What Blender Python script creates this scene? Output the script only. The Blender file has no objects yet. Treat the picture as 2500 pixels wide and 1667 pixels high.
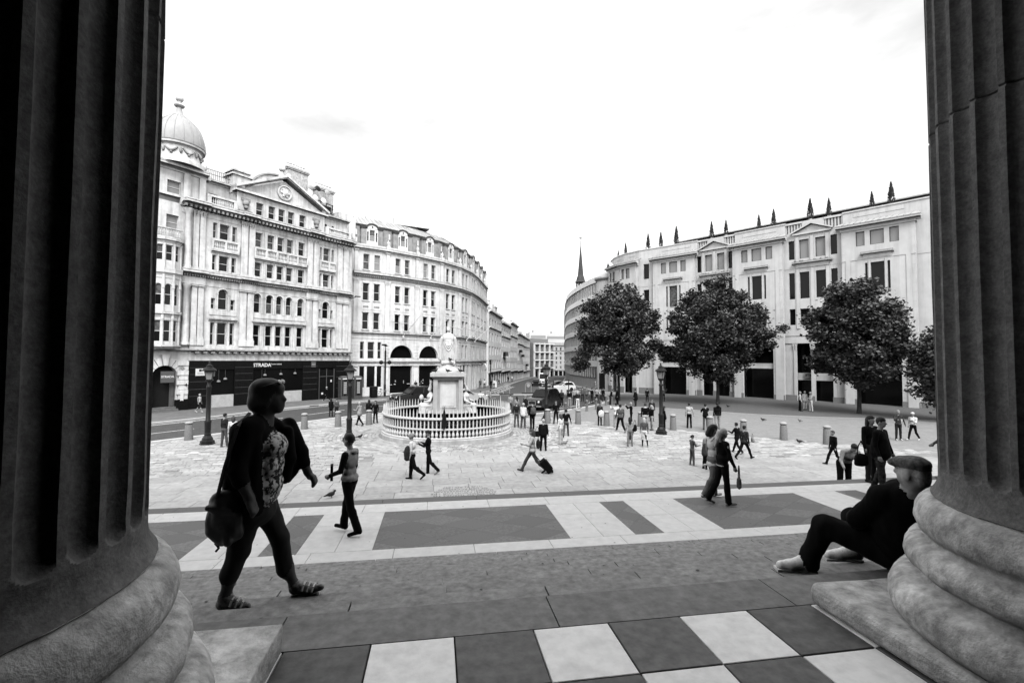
import bpy, bmesh, math, random
import numpy as np
from mathutils import Vector, Matrix
random.seed(7)
SC = bpy.context.scene
COL = SC.collection
R = math.radians

# ------------------------------------------------------------------ camera
FPX, YAW, PITCH, ROLL = 1130.0, 0.161, 0.0381, 0.005
cam = bpy.data.cameras.new('camera')
cam.sensor_width = 36.0
cam.lens = FPX / 2500.0 * 36.0
cam.clip_start = 0.05
cam.clip_end = 6000
camo = bpy.data.objects.new('camera', cam)
COL.objects.link(camo)
_f = Vector((math.sin(YAW) * math.cos(PITCH), math.cos(YAW) * math.cos(PITCH), math.sin(PITCH)))
_r = Vector((math.cos(YAW), -math.sin(YAW), 0))
_u = _r.cross(_f)
_R = _r * math.cos(ROLL) + _u * math.sin(ROLL)
_U = -_r * math.sin(ROLL) + _u * math.cos(ROLL)
EYE = Vector((0, 0, 4.5))
camo.matrix_world = Matrix(((_R.x, _U.x, -_f.x, EYE.x), (_R.y, _U.y, -_f.y, EYE.y), (_R.z, _U.z, -_f.z, EYE.z), (0, 0, 0, 1)))
SC.camera = camo

# ------------------------------------------------------------------ sky and sun (overcast, black and white)
SUN_EL, SUN_AZ = R(50), R(180)          # azimuth measured from +Y towards +X: the sun stands behind the camera
w = bpy.data.worlds.new('World')
SC.world = w
w.use_nodes = True
nt = w.node_tree
nt.nodes.clear()
sky = nt.nodes.new('ShaderNodeTexSky')
sky.sky_type = 'NISHITA'
sky.sun_disc = False
sky.sun_elevation = SUN_EL
sky.sun_rotation = SUN_AZ
bw = nt.nodes.new('ShaderNodeRGBToBW')
nt.links.new(sky.outputs[0], bw.inputs[0])
k1 = nt.nodes.new('ShaderNodeMath'); k1.operation = 'MULTIPLY'; k1.inputs[1].default_value = 0.35
nt.links.new(bw.outputs[0], k1.inputs[0])
tc = nt.nodes.new('ShaderNodeTexCoord')
mp = nt.nodes.new('ShaderNodeMapping'); mp.inputs['Scale'].default_value = (1.0, 1.0, 2.6)
nt.links.new(tc.outputs['Generated'], mp.inputs[0])
nz = nt.nodes.new('ShaderNodeTexNoise'); nz.inputs['Scale'].default_value = 1.9; nz.inputs['Detail'].default_value = 6.0
nz.inputs['Roughness'].default_value = 0.52
nt.links.new(mp.outputs[0], nz.inputs['Vector'])
mr = nt.nodes.new('ShaderNodeMapRange')
mr.inputs[1].default_value = 0.30; mr.inputs[2].default_value = 0.70
mr.inputs[3].default_value = 2.7; mr.inputs[4].default_value = 8.2
nt.links.new(nz.outputs[0], mr.inputs[0])
ad = nt.nodes.new('ShaderNodeMath'); ad.operation = 'ADD'
nt.links.new(k1.outputs[0], ad.inputs[0]); nt.links.new(mr.outputs[0], ad.inputs[1])
bg = nt.nodes.new('ShaderNodeBackground'); bg.inputs['Strength'].default_value = 0.088
nt.links.new(ad.outputs[0], bg.inputs['Color'])
ow = nt.nodes.new('ShaderNodeOutputWorld')
nt.links.new(bg.outputs[0], ow.inputs[0])
sd = bpy.data.lights.new('sun', 'SUN')
sd.energy = 1.5
sd.angle = R(30)
sd.color = (1, 1, 1)
so = bpy.data.objects.new('sun', sd)
COL.objects.link(so)
_sv = Vector((math.sin(SUN_AZ) * math.cos(SUN_EL), math.cos(SUN_AZ) * math.cos(SUN_EL), math.sin(SUN_EL)))
so.rotation_euler = (-_sv).to_track_quat('-Z', 'Y').to_euler()
SC.view_settings.view_transform = 'Standard'
SC.view_settings.look = 'None'
SC.view_settings.gamma = 1.0
SC.view_settings.exposure = 1.3
SC.cycles.use_denoising = True
SC.cycles.max_bounces = 6
SC.cycles.diffuse_bounces = 0
SC.cycles.glossy_bounces = 3

# ------------------------------------------------------------------ materials (all grey: a black and white picture)
MATS = {}
def mat(name, g, rough=0.8, var=0.0, scale=3.0, bump=0.0, bscale=None, objvar=0.0, spec=0.25, metal=0.0, streak=0.0, blot=0.0, attr=None, emit=None, detail=5):
    if name in MATS: return MATS[name]
    m = bpy.data.materials.new(name); m.use_nodes = True
    t = m.node_tree; n = t.nodes; L = t.links
    b = n['Principled BSDF']
    b.inputs['Roughness'].default_value = rough
    b.inputs['Specular IOR Level'].default_value = spec
    b.inputs['Metallic'].default_value = metal
    val = n.new('ShaderNodeValue'); val.outputs[0].default_value = g
    cur = val.outputs[0]
    pos = n.new('ShaderNodeNewGeometry').outputs['Position']
    def mul(a, bb):
        q = n.new('ShaderNodeMath'); q.operation = 'MULTIPLY'; L.new(a, q.inputs[0]); L.new(bb, q.inputs[1]); return q.outputs[0]
    def rng(src, lo, hi, a=0.3, c=0.7):
        q = n.new('ShaderNodeMapRange'); q.inputs[1].default_value = a; q.inputs[2].default_value = c
        q.inputs[3].default_value = lo; q.inputs[4].default_value = hi; L.new(src, q.inputs[0]); return q.outputs[0]
    def noise(sc, det=detail, vec=None, rg=0.6):
        q = n.new('ShaderNodeTexNoise'); q.inputs['Scale'].default_value = sc; q.inputs['Detail'].default_value = det
        q.inputs['Roughness'].default_value = rg
        L.new(vec or pos, q.inputs['Vector']); return q.outputs[0]
    if var: cur = mul(cur, rng(noise(scale), 1 - var, 1 + var))
    if blot: cur = mul(cur, rng(noise(scale * 0.23, 3), 1 - blot, 1 + blot * 0.4))
    if streak:
        mpn = n.new('ShaderNodeMapping'); mpn.inputs['Scale'].default_value = (2.2, 2.2, 0.16); L.new(pos, mpn.inputs[0])
        cur = mul(cur, rng(noise(1.0, 5, mpn.outputs[0]), 1 - streak, 1.04, 0.3, 0.55))
    if objvar:
        oi = n.new('ShaderNodeObjectInfo'); cur = mul(cur, rng(oi.outputs['Random'], 1 - objvar, 1 + objvar, 0, 1))
    if attr:
        at = n.new('ShaderNodeAttribute'); at.attribute_name = attr; cur = mul(cur, at.outputs['Fac'])
    L.new(cur, b.inputs['Base Color'])
    if bump:
        bp = n.new('ShaderNodeBump'); bp.inputs['Strength'].default_value = bump; bp.inputs['Distance'].default_value = 0.02
        L.new(noise(bscale or scale * 4, 6), bp.inputs['Height']); L.new(bp.outputs[0], b.inputs['Normal'])
    if emit:
        b.inputs['Emission Color'].default_value = (1, 1, 1, 1); b.inputs['Emission Strength'].default_value = emit
    MATS[name] = m
    return m

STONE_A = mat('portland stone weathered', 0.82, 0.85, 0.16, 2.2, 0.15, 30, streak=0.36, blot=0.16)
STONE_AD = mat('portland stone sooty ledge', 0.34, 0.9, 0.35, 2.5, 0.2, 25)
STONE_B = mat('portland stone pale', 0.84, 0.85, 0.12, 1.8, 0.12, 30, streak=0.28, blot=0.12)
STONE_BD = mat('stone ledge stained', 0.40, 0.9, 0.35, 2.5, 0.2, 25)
STONE_C = mat('new portland stone', 0.62, 0.8, 0.07, 1.2, 0.05, 30, streak=0.13, blot=0.06)
STONE_CG = mat('grey granite base', 0.22, 0.7, 0.25, 14, 0.1)
STONE_FAR = mat('street terrace stone', 0.88, 0.85, 0.10, 0.8, streak=0.14, objvar=0.10)
LEAD = mat('lead roofing', 0.42, 0.6, 0.12, 1.2, streak=0.12)
LEADD = mat('dark lead cheek', 0.34, 0.6, 0.3, 2.0)
SLATE = mat('dark slate', 0.06, 0.7, 0.3, 3.0)
BRICK = mat('chimney brick', 0.55, 0.9, 0.4, 5.0, 0.3)
GLASS = mat('dark window glass', 0.008, 0.08, spec=0.22)
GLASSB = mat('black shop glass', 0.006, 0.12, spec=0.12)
GLASSG = mat('grey reflecting glass', 0.30, 0.25, spec=0.5)
CURT = mat('curtained glass', 0.10, 0.5, 0.8, 3.5)
BLIND = mat('blind behind glass', 0.33, 0.5, 0.08, 3)
WHITE = mat('white paint', 0.82, 0.5, 0.03, 4)
SHOPBLK = mat('black shopfront paint', 0.006, 0.5, 0.6, 9, spec=0.12)
SHOPLINE = mat('dark joint highlight', 0.10, 0.5)
BLACKP = mat('black gloss paint', 0.006, 0.35, spec=0.3)
IRON = mat('black iron', 0.008, 0.5, 0.3, 8, spec=0.3)
GRANITE = mat('granite bollard', 0.20, 0.75, 0.45, 38, 0.15)
GRANTOP = mat('granite bollard cap', 0.36, 0.75, 0.35, 38, 0.15)
ASPHALT = mat('asphalt', 0.078, 0.9, 0.30, 9.0, 0.25, 60, blot=0.25)
PAVE = mat('pavement flags', 0.16, 0.85, 0.18, 4.0, 0.1, blot=0.2)
GROUND = mat('paved ground', 0.25, 0.85, 0.14, 6.0, 0.1, blot=0.15)
BRICKPAVE = mat('brick paving', 0.12, 0.9, 0.22, 12.0, 0.15, blot=0.15)
FLAG = mat('york flagstone', 0.37, 0.8, 0.16, 5.0, 0.1, 60, objvar=0.10, blot=0.10)
SETT = mat('stone setts', 0.36, 0.8, 0.18, 9.0, 0.15, 60, attr='tone')
LINE = mat('road paint', 0.72, 0.7, 0.15, 6)
SLABW = mat('white paving slab', 0.68, 0.6, 0.09, 6.0, 0.04, objvar=0.035)
SLABG = mat('grey paving tile', 0.185, 0.7, 0.22, 22.0, 0.05, objvar=0.13)
STRIP = mat('grey granite strip', 0.15, 0.75, 0.12, 40.0, 0.05, objvar=0.05)
STEPM = mat('worn step stone', 0.28, 0.85, 0.34, 13.0, 0.25, 50, objvar=0.06, blot=0.15)
BORDER = mat('dark border slab', 0.18, 0.6, 0.34, 13.0, 0.08, 40, objvar=0.06, blot=0.2, spec=0.35)
TILEB = mat('black marble tile', 0.105, 0.55, 0.4, 14.0, 0.08, 30, objvar=0.12, blot=0.25, spec=0.35)
TILEW = mat('white marble tile', 0.93, 0.5, 0.14, 11.0, 0.15, 30, objvar=0.04, blot=0.10, detail=9)
JOINT = mat('dark joint', 0.03, 0.9)
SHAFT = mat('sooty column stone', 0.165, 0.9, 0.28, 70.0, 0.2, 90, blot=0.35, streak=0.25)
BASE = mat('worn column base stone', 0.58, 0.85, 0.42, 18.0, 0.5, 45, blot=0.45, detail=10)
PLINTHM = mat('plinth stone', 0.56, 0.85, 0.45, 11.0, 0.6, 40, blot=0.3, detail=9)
INTERIOR = mat('dark portico stone and room shade', 0.012, 0.9, 0.2, 3.0)
STATUE = mat('statue marble', 0.62, 0.7, 0.12, 3.0, 0.15, 25, streak=0.18)
STATUED = mat('weathered pedestal stone', 0.50, 0.8, 0.15, 2.0, 0.1, 25, streak=0.35)
RAILW = mat('white railing paint', 0.68, 0.5, 0.05, 6)
KERBW = mat('pale kerb stone', 0.50, 0.8, 0.1, 6)

# ------------------------------------------------------------------ mesh helpers
class MB:
    def __init__(s, M=None): s.v = []; s.f = []; s.m = []; s.M = M; s.k = 0
    def add(s, V, F):
        o = len(s.v)
        if s.M is not None: V = [tuple(s.M @ Vector(p)) for p in V]
        s.v.extend(V)
        for q in F: s.f.append(tuple(i + o for i in q)); s.m.append(s.k)
        return s
    def box(s, x0, x1, y0, y1, z0, z1):
        return s.add([(x0,y0,z0),(x1,y0,z0),(x1,y1,z0),(x0,y1,z0),(x0,y0,z1),(x1,y0,z1),(x1,y1,z1),(x0,y1,z1)],
                     [(0,3,2,1),(4,5,6,7),(0,1,5,4),(1,2,6,5),(2,3,7,6),(3,0,4,7)])
    def prism(s, poly, z0, z1):
        n = len(poly)
        V = [(x, y, z0) for x, y in poly] + [(x, y, z1) for x, y in poly]
        return s.add(V, [tuple(range(n - 1, -1, -1)), tuple(range(n, 2 * n))] + [(i, (i + 1) % n, n + (i + 1) % n, n + i) for i in range(n)])
    def xprof(s, poly, x0, x1):              # (y,z) outline pulled along x
        n = len(poly)
        V = [(x0, y, z) for y, z in poly] + [(x1, y, z) for y, z in poly]
        return s.add(V, [tuple(range(n - 1, -1, -1)), tuple(range(n, 2 * n))] + [(i, (i + 1) % n, n + (i + 1) % n, n + i) for i in range(n)])
    def yprof(s, poly, y0, y1):              # (x,z) outline pulled along y
        n = len(poly)
        V = [(x, y0, z) for x, z in poly] + [(x, y1, z) for x, z in poly]
        return s.add(V, [tuple(range(n)), tuple(range(2 * n - 1, n - 1, -1))] + [(i, n + i, n + (i + 1) % n, (i + 1) % n) for i in range(n)])
    def lathe(s, prof, n=16, cx=0, cy=0, a0=0.0, a1=2 * math.pi, sx=1, sy=1):
        full = abs(a1 - a0 - 2 * math.pi) < 1e-6
        m = n if full else n + 1
        V = []
        for r, z in prof:
            for i in range(m):
                a = a0 + (a1 - a0) * i / n
                V.append((cx + r * sx * math.cos(a), cy + r * sy * math.sin(a), z))
        F = []
        for j in range(len(prof) - 1):
            for i in range(n):
                i2 = (i + 1) % m if full else i + 1
                F.append((j * m + i, j * m + i2, (j + 1) * m + i2, (j + 1) * m + i))
        if full:
            F.append(tuple(range(m - 1, -1, -1))); F.append(tuple((len(prof) - 1) * m + i for i in range(m)))
        return s.add(V, F)
    def tube(s, p0, p1, r0, r1=None, n=8):
        r1 = r0 if r1 is None else r1
        a = Vector(p0); b = Vector(p1); d = (b - a)
        if d.length < 1e-6: return s
        d.normalize()
        e = d.orthogonal().normalized(); g = d.cross(e)
        V = []
        for c, r in ((a, r0), (b, r1)):
            for i in range(n):
                t = 2 * math.pi * i / n
                V.append(tuple(c + e * (r * math.cos(t)) + g * (r * math.sin(t))))
        return s.add(V, [tuple(range(n - 1, -1, -1)), tuple(range(n, 2 * n))] + [(i, (i + 1) % n, n + (i + 1) % n, n + i) for i in range(n)])
    def path(s, pts, r, n=6):
        for a, b in zip(pts[:-1], pts[1:]): s.tube(a, b, r, r, n)
        return s
    def ball(s, c, r, n=10, sz=1.0):
        m = max(4, n // 2)
        return s.lathe([(max(1e-4, r * math.sin(math.pi * i / m)), c[2] - r * sz * math.cos(math.pi * i / m)) for i in range(m + 1)], n, c[0], c[1])
    def mesh(s, name, smooth=None):
        me = bpy.data.meshes.new(name)
        me.from_pydata(s.v, [], s.f)
        if any(s.m): me.polygons.foreach_set('material_index', s.m)
        if smooth:
            me.polygons.foreach_set('use_smooth', [True] * len(me.polygons))
            me.set_sharp_from_angle(angle=R(smooth))
        me.update()
        return me

WM = {}
def thing(name, label, cat, loc=(0, 0, 0), rz=0.0, group=None, kind=None):
    o = bpy.data.objects.new(name, None); COL.objects.link(o)
    o.empty_display_size = 0.2
    o.location = loc; o.rotation_euler = (0, 0, rz)
    o['label'] = label; o['category'] = cat
    if group: o['group'] = group
    if kind: o['kind'] = kind
    WM[o.name] = Matrix.Translation(Vector(loc)) @ Matrix.Rotation(rz, 4, 'Z')
    return o
def put(name, me, mats, parent=None, M=None, local=False, kind=None, label=None):
    """link a mesh; M is its world matrix (its matrix inside the parent when local)"""
    o = bpy.data.objects.new(name, me); COL.objects.link(o)
    if not isinstance(mats, (list, tuple)): mats = [mats]
    if len(me.materials) == 0:
        for q in mats: me.materials.append(q)
    elif me.materials[0] != mats[0]:
        o.material_slots[0].link = 'OBJECT'; o.material_slots[0].material = mats[0]
    M = M or Matrix.Identity(4)
    o.matrix_basis = M
    W = M
    if parent is not None:
        o.parent = parent
        PW = WM[parent.name]
        if local: W = PW @ M
        else: o.matrix_parent_inverse = PW.inverted()
    WM[o.name] = W
    if kind: o['kind'] = kind
    if label: o['label'] = label
    return o
def tag(o, label, cat, group=None, kind=None):
    o['label'] = label; o['category'] = cat
    if group: o['group'] = group
    if kind: o['kind'] = kind
    return o
def struct(o): o['kind'] = 'structure'; return o
def copy_tree(o, loc, rz, label, group=None):
    r = o.copy(); COL.objects.link(r); r.location = loc; r.rotation_euler = (0, 0, rz)
    r['label'] = label
    if group: r['group'] = group
    WM[r.name] = Matrix.Translation(Vector(loc)) @ Matrix.Rotation(rz, 4, 'Z')
    for c in list(o.children):
        d = c.copy(); COL.objects.link(d); d.parent = r
        for g in list(c.children):
            e = g.copy(); COL.objects.link(e); e.parent = d
    return r
def T(x, y, z=0, rz=0): return Matrix.Translation((x, y, z)) @ Matrix.Rotation(rz, 4, 'Z')
def text_mesh(body, size, extrude=0.005, align='CENTER', bold=0.0, spacing=1.0):
    cu = bpy.data.curves.new('lettering', 'FONT'); cu.body = body; cu.size = size; cu.extrude = extrude
    cu.align_x = align; cu.align_y = 'CENTER'; cu.offset = bold; cu.space_character = spacing; cu.resolution_u = 3
    o = bpy.data.objects.new('lettering_tmp', cu); COL.objects.link(o)
    bpy.context.view_layer.update()
    me = bpy.data.meshes.new_from_object(o.evaluated_get(bpy.context.evaluated_depsgraph_get()))
    bpy.data.objects.remove(o)
    return me
UPR = Matrix.Rotation(math.pi / 2, 4, 'X')     # lay lettering upright, facing -Y

def gz(x, y):                                   # the ground falls away down the hill
    t = max(0.0, min(y, 260.0) - 48.0)
    return -0.021 * t * min(1.0, t / 14.0)

# ------------------------------------------------------------------ ground
from mathutils import noise as MN
def grid_sheet(xs, ys, zoff=0.0):
    V = [(x, y, gz(x, y) + zoff) for y in ys for x in xs]
    n = len(xs)
    F = [(j * n + i, j * n + i + 1, (j + 1) * n + i + 1, (j + 1) * n + i) for j in range(len(ys) - 1) for i in range(n - 1)]
    return V, F
b = MB()
xs = [-4000, -600, -200, -90, -60, -40, -30, -20, -10, 0, 10, 20, 30, 40, 60, 90, 200, 600, 4000]
ys = [-60, 0, 20, 40, 46, 48, 50, 52, 54, 57, 60, 65, 70, 80, 90, 100, 120, 140, 160, 200, 259, 262, 500, 5000]
b.add(*grid_sheet(xs, ys))
struct(put('ground', b.mesh('ground'), GROUND))

def resample(pl, n):
    pl = [Vector((p[0], p[1])) for p in pl]
    L = [0]
    for a, c in zip(pl[:-1], pl[1:]): L.append(L[-1] + (c - a).length)
    out = []
    for i in range(n):
        t = L[-1] * i / (n - 1); j = 0
        while j < len(L) - 2 and L[j + 1] < t: j += 1
        u = (t - L[j]) / max(1e-9, L[j + 1] - L[j]); out.append(pl[j].lerp(pl[j + 1], u))
    return out
def band(A, Bq, zoff, n=60, m=6, thick=0.0):
    A = resample(A, n); Bq = resample(Bq, n)
    V = []; F = []
    for a, c in zip(A, Bq):
        for k in range(m + 1):
            p = a.lerp(c, k / m); V.append((p.x, p.y, gz(p.x, p.y) + zoff))
    w1 = m + 1
    for i in range(n - 1):
        for k in range(m): F.append((i * w1 + k, i * w1 + k + 1, (i + 1) * w1 + k + 1, (i + 1) * w1 + k))
    if thick:
        o = len(V)
        for i in range(n):
            for k in (0, m): x, y, z = V[i * w1 + k]; V.append((x, y, z - thick))
        for i in range(n - 1):
            F.append((i * w1, (i + 1) * w1, o + 2 * i + 2, o + 2 * i)); F.append((i * w1 + m, o + 2 * i + 1, o + 2 * i + 3, (i + 1) * w1 + m))
    return V, F
FARK = [(-36, 10), (-26, 25.5), (-18.74, 34.64), (-16.46, 37.6), (-14.3, 41.6), (-11.7, 45.2), (-8.7, 48.6), (-4.6, 53), (-0.1, 57.4), (3.8, 61.4), (6.6, 66), (8.9, 73), (12, 85), (14.6, 95), (20, 116), (27, 142), (48, 215), (60, 258)]
NEARK = [(-30, 4), (-22, 18.5), (-15.1, 27.7), (-13.1, 29.8), (-11.06, 32.1), (-9.3, 34.9), (-7.6, 36.9), (-4.7, 39.6), (0, 40.3), (4, 38.6), (7.3, 37.3), (10.8, 39.6), (15.5, 44), (19.2, 50), (22, 60), (24, 68), (26.2, 80), (27.4, 90), (29.5, 105), (36, 130), (45, 160), (61, 215), (73, 258)]
b = MB(); b.add(*band(FARK, NEARK, 0.004, 120, 8)); struct(put('road', b.mesh('road'), ASPHALT))
BACKA = [(-50, 22), (-40, 34), (-26.5, 37), (-24, 40), (-20.6, 43.6), (-15, 50), (-9, 57), (-4.5, 62), (0.5, 66), (3.5, 70), (5.6, 75), (8, 84), (10.0, 92), (13, 105), (20, 128), (41, 206), (53, 258)]
b = MB(); b.add(*band(FARK, BACKA, 0.125, 110, 5, 0.125)); struct(put('pavement', b.mesh('pavement'), PAVE))
b = MB()
kA = resample(FARK, 160)
kB = [p + Vector((-(kA[min(i + 1, 159)] - kA[max(i - 1, 0)]).y, (kA[min(i + 1, 159)] - kA[max(i - 1, 0)]).x)).normalized() * 0.28 for i, p in enumerate(kA)]
b.add(*band([p + (p - q) * 0.02 for p, q in zip(kA, kB)], kB, 0.131, 150, 1, 0.12)); struct(put('kerb', b.mesh('kerb'), KERBW))
kA = resample(NEARK, 200)
kB = [p - Vector((-(kA[min(i + 1, 199)] - kA[max(i - 1, 0)]).y, (kA[min(i + 1, 199)] - kA[max(i - 1, 0)]).x)).normalized() * 0.42 for i, p in enumerate(kA)]
b = MB(); b.add(*band(kA, kB, 0.03, 200, 1, 0.03)); struct(put('kerb', b.mesh('kerb'), KERBW))
# brick carriageway in front of the right hand building, and the pale drain line that bounds it
BR0 = [(16.5, 43.9), (20.4, 41.1), (23.5, 38), (26.0, 35.2), (30, 32.8), (33.9, 31.2), (48, 26), (70, 18)]
BR1 = [(24, 62), (27, 63), (31, 60.5), (34.5, 56.5), (38, 51), (41.5, 45.5), (47, 38), (70, 30)]
b = MB(); b.add(*band(BR0, BR1, 0.006, 60, 6)); struct(put('brick_road', b.mesh('brick_road'), BRICKPAVE))
q = resample(BR0, 60)
b = MB(); b.add(*band(q, [p + Vector((0.12, 0.16)) for p in q], 0.011, 60, 1)); struct(put('drain_line', b.mesh('drain_line'), KERBW))

# road markings
def offset_line(pl, t, n=200):
    q = resample(pl, n); o = []
    for i, p in enumerate(q):
        d = q[min(i + 1, n - 1)] - q[max(i - 1, 0)]; o.append(p + Vector((d.y, -d.x)).normalized() * t)
    return o
def dashes(name, pl, t0, t1, on, off, wd, zoff=0.009):
    L = [0]
    for a, c in zip(pl[:-1], pl[1:]): L.append(L[-1] + (c - a).length)
    def at(t):
        j = 0
        while j < len(L) - 2 and L[j + 1] < t: j += 1
        return pl[j].lerp(pl[j + 1], (t - L[j]) / max(1e-9, L[j + 1] - L[j]))
    b = MB(); t = t0
    while t < min(t1, L[-1] - on):
        k = max(2, int(on / 2) + 1)
        pts = [at(t + on * i / (k - 1)) for i in range(k)]
        V = []; 
        for i, p in enumerate(pts):
            d = (pts[min(i + 1, k - 1)] - pts[max(i - 1, 0)]).normalized(); nn = Vector((d.y, -d.x)) * wd / 2
            for s in (nn, -nn): V.append((p.x + s.x, p.y + s.y, gz(0, p.y) + zoff))
        b.add(V, [(2 * i, 2 * i + 1, 2 * i + 3, 2 * i + 2) for i in range(k - 1)])
        t += on + off
    return struct(put(name, b.mesh(name), LINE))
dashes('road_marking', offset_line(FARK, 0.35), 12, 90, 30, 0.01, 0.09)
dashes('road_marking', offset_line(FARK, 0.55), 12, 90, 30, 0.01, 0.09)
mid = [(-28, 14), (-16.5, 30.6), (-14.0, 33.6), (-11.2, 37.4), (-7.2, 43.4), (-3.0, 47.4), (2, 50.2), (7.5, 54), (12.5, 61), (15.4, 68), (17.5, 76), (19.6, 88), (24, 105), (30, 130), (45, 175), (60, 225)]
dashes('road_marking', resample(mid, 160), 6, 52, 4.0, 2.2, 0.11)
dashes('road_marking', resample(mid, 160), 62, 180, 2.2, 2.2, 0.12)
dashes('road_marking', offset_line(NEARK, -1.1), 62, 130, 4.0, 1.4, 0.12)
# zig zags beside the crossing
b = MB()
for base, sg in ((offset_line(FARK, 1.3), 1), (offset_line(FARK, 1.75), 1), (offset_line(NEARK, -2.3), 1)):
    pts = [p for p in base if 66 < p.y < 90 and p.x > 4]
    pts = resample(pts, 15)
    for i in range(14):
        a = pts[i]; c = pts[i + 1]; d = (c - a).normalized(); nn = Vector((d.y, -d.x))
        s = 0.28 if i % 2 else -0.28
        a2 = a + nn * (-s); c2 = c + nn * s
        e = (c2 - a2).normalized(); w2 = Vector((e.y, -e.x)) * 0.07
        b.add([(p.x, p.y, gz(0, p.y) + 0.01) for p in (a2 + w2, a2 - w2, c2 - w2, c2 + w2)], [(0, 1, 2, 3)])
struct(put('zigzag_marking', b.mesh('zigzag_marking'), LINE))
b = MB()
for y in (60.2, 60.9, 62.0): b.box(4.2, 20.0, y, y + 0.16, gz(0, y) + 0.008, gz(0, y) + 0.011)
struct(put('crossing_marking', b.mesh('crossing_marking'), LINE))

# ------------------------------------------------------------------ forecourt paving: flags by the steps, setts beyond
STAT = Vector((0.69, 28.5)); RS = 3.88
forec = struct(thing('forecourt', 'paved forecourt', 'paving', (0, 14, 0), kind='structure'))
del forec['category']; del forec['label']
flag_mesh = {}
def slab_mesh(w_, d_, h_, bev=0.006):
    k = (round(w_, 3), round(d_, 3), round(h_, 3))
    if k in flag_mesh: return flag_mesh[k]
    b = MB(); x, y = w_ / 2, d_ / 2
    V = [(-x, -y, 0), (x, -y, 0), (x, y, 0), (-x, y, 0), (-x, -y, h_ - bev), (x, -y, h_ - bev), (x, y, h_ - bev), (-x, y, h_ - bev),
         (-x + bev, -y + bev, h_), (x - bev, -y + bev, h_), (x - bev, y - bev, h_), (-x + bev, y - bev, h_)]
    b.add(V, [(0, 1, 5, 4), (1, 2, 6, 5), (2, 3, 7, 6), (3, 0, 4, 7), (4, 5, 9, 8), (5, 6, 10, 9), (6, 7, 11, 10), (7, 4, 8, 11), (8, 9, 10, 11)])
    flag_mesh[k] = b.mesh('slab'); return flag_mesh[k]
rows = [(14.4 + 0.82 * i, -14, 22) for i in range(6)] + [(19.32, -4.2, 8.2), (20.14, -3.4, 7.0), (20.96, -2.6, 5.8), (21.78, -2.0, 5.0)]
rng = random.Random(3)
for r, (y, x0, x1) in enumerate(rows):
    x = x0 - rng.random() * 0.9
    while x < x1:
        wd = rng.choice((1.08, 1.22, 1.36))
        if y + 0.4 > 14.9:
            put('flagstone', slab_mesh(wd - 0.014, 0.806, 0.022), FLAG, forec, T(x + wd / 2, y + 0.41, 0.002 + rng.random() * 0.003))
        x += wd
def in_poly(px, py, poly):
    c = False; j = len(poly) - 1
    for i in range(len(poly)):
        xi, yi = poly[i]; xj, yj = poly[j]
        if (yi > py) != (yj > py) and px < (xj - xi) * (py - yi) / (yj - yi) + xi: c = not c
        j = i
    return c
plaza = [(-40, 13), (-21, 18.0), (-14.6, 27.6), (-12.6, 29.6), (-10.5, 32), (-8.7, 34.9), (-7.0, 36.6), (-4.4, 38.9), (0, 39.6), (3.8, 37.9), (7.3, 36.7), (9.8, 33.5), (12.5, 30.4), (15.5, 27.7), (18, 25), (20, 23.3), (21.5, 21.8), (28, 17), (38, 13)]
V = []; F = []; tone = []
def sett(cx, cy, lx, ly, ang, z):
    o = len(V); h = z; c, s = math.cos(ang), math.sin(ang); bv = 0.014
    tn = rng.gauss(1.0, 0.12)
    u = rng.random()
    if u > 0.955: tn = 1.5
    elif u < 0.06: tn = 0.6
    for (fx, fy, zz) in ((lx, ly, 0.0), (lx - bv, ly - bv, h)):
        for sx, sy in ((-1, -1), (1, -1), (1, 1), (-1, 1)):
            x = sx * fx; y = sy * fy
            V.append((cx + x * c - y * s, cy + x * s + y * c, zz))
    for q in ((0, 1, 5, 4), (1, 2, 6, 5), (2, 3, 7, 6), (3, 0, 4, 7), (4, 5, 6, 7)):
        F.append(tuple(i + o for i in q)); tone.append(tn)
y = 19.45
while y < 39.5:
    x = -24 - rng.random()
    hy = 0.115
    while x < 30:
        lx = rng.uniform(0.17, 0.33); cx = x + lx
        d = (Vector((cx, y)) - STAT).length
        wedge = y < 22.6 and (-4.4 + (y - 19.3) * 0.55) < cx < (8.4 - (y - 19.3) * 0.9)
        if d > 7.05 and not wedge and in_poly(cx, y, plaza):
            sett(cx, y, lx - 0.008, hy - 0.006, rng.gauss(0, 0.012), 0.018 + rng.random() * 0.008)
        x += 2 * lx
    y += 2 * hy
for ri in range(14):                                  # rings of setts about the statue
    rr = 4.1 + ri * 0.21
    n = int(2 * math.pi * rr / (0.26 if ri % 5 else 0.6))
    for k in range(n):
        a = 2 * math.pi * (k + (ri % 2) * 0.5) / n
        cx, cy = STAT.x + rr * math.cos(a), STAT.y + rr * math.sin(a)
        if cy < 22.6 and -2.6 < cx < 5.6: continue
        sett(cx, cy, math.pi * rr / n - 0.008, 0.098, a + math.pi / 2, 0.019 + rng.random() * 0.006)
me = bpy.data.meshes.new('setts'); me.from_pydata(V, [], F)
at = me.attributes.new('tone', 'FLOAT', 'FACE'); at.data.foreach_set('value', tone)
o = put('stone_setts', me, SETT, forec); o['kind'] = 'stuff'
# inscription cut in the paving, to be read from the square side
t = text_mesh('RETVRNED THANKS TO\nALMIGHTY GOD FOR THE\nSIXTIETH ANNIVERSARY\nOF HER ACCESSION\nIVNE 22 AD 1897', 0.235, 0.001)
put('inscription', t, mat('worn inscription', .17, .9, .3, 9), forec, T(0.95, 15.95, 0.0285, math.pi) @ Matrix.Scale(0.80, 4, (1, 0, 0)))

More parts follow.
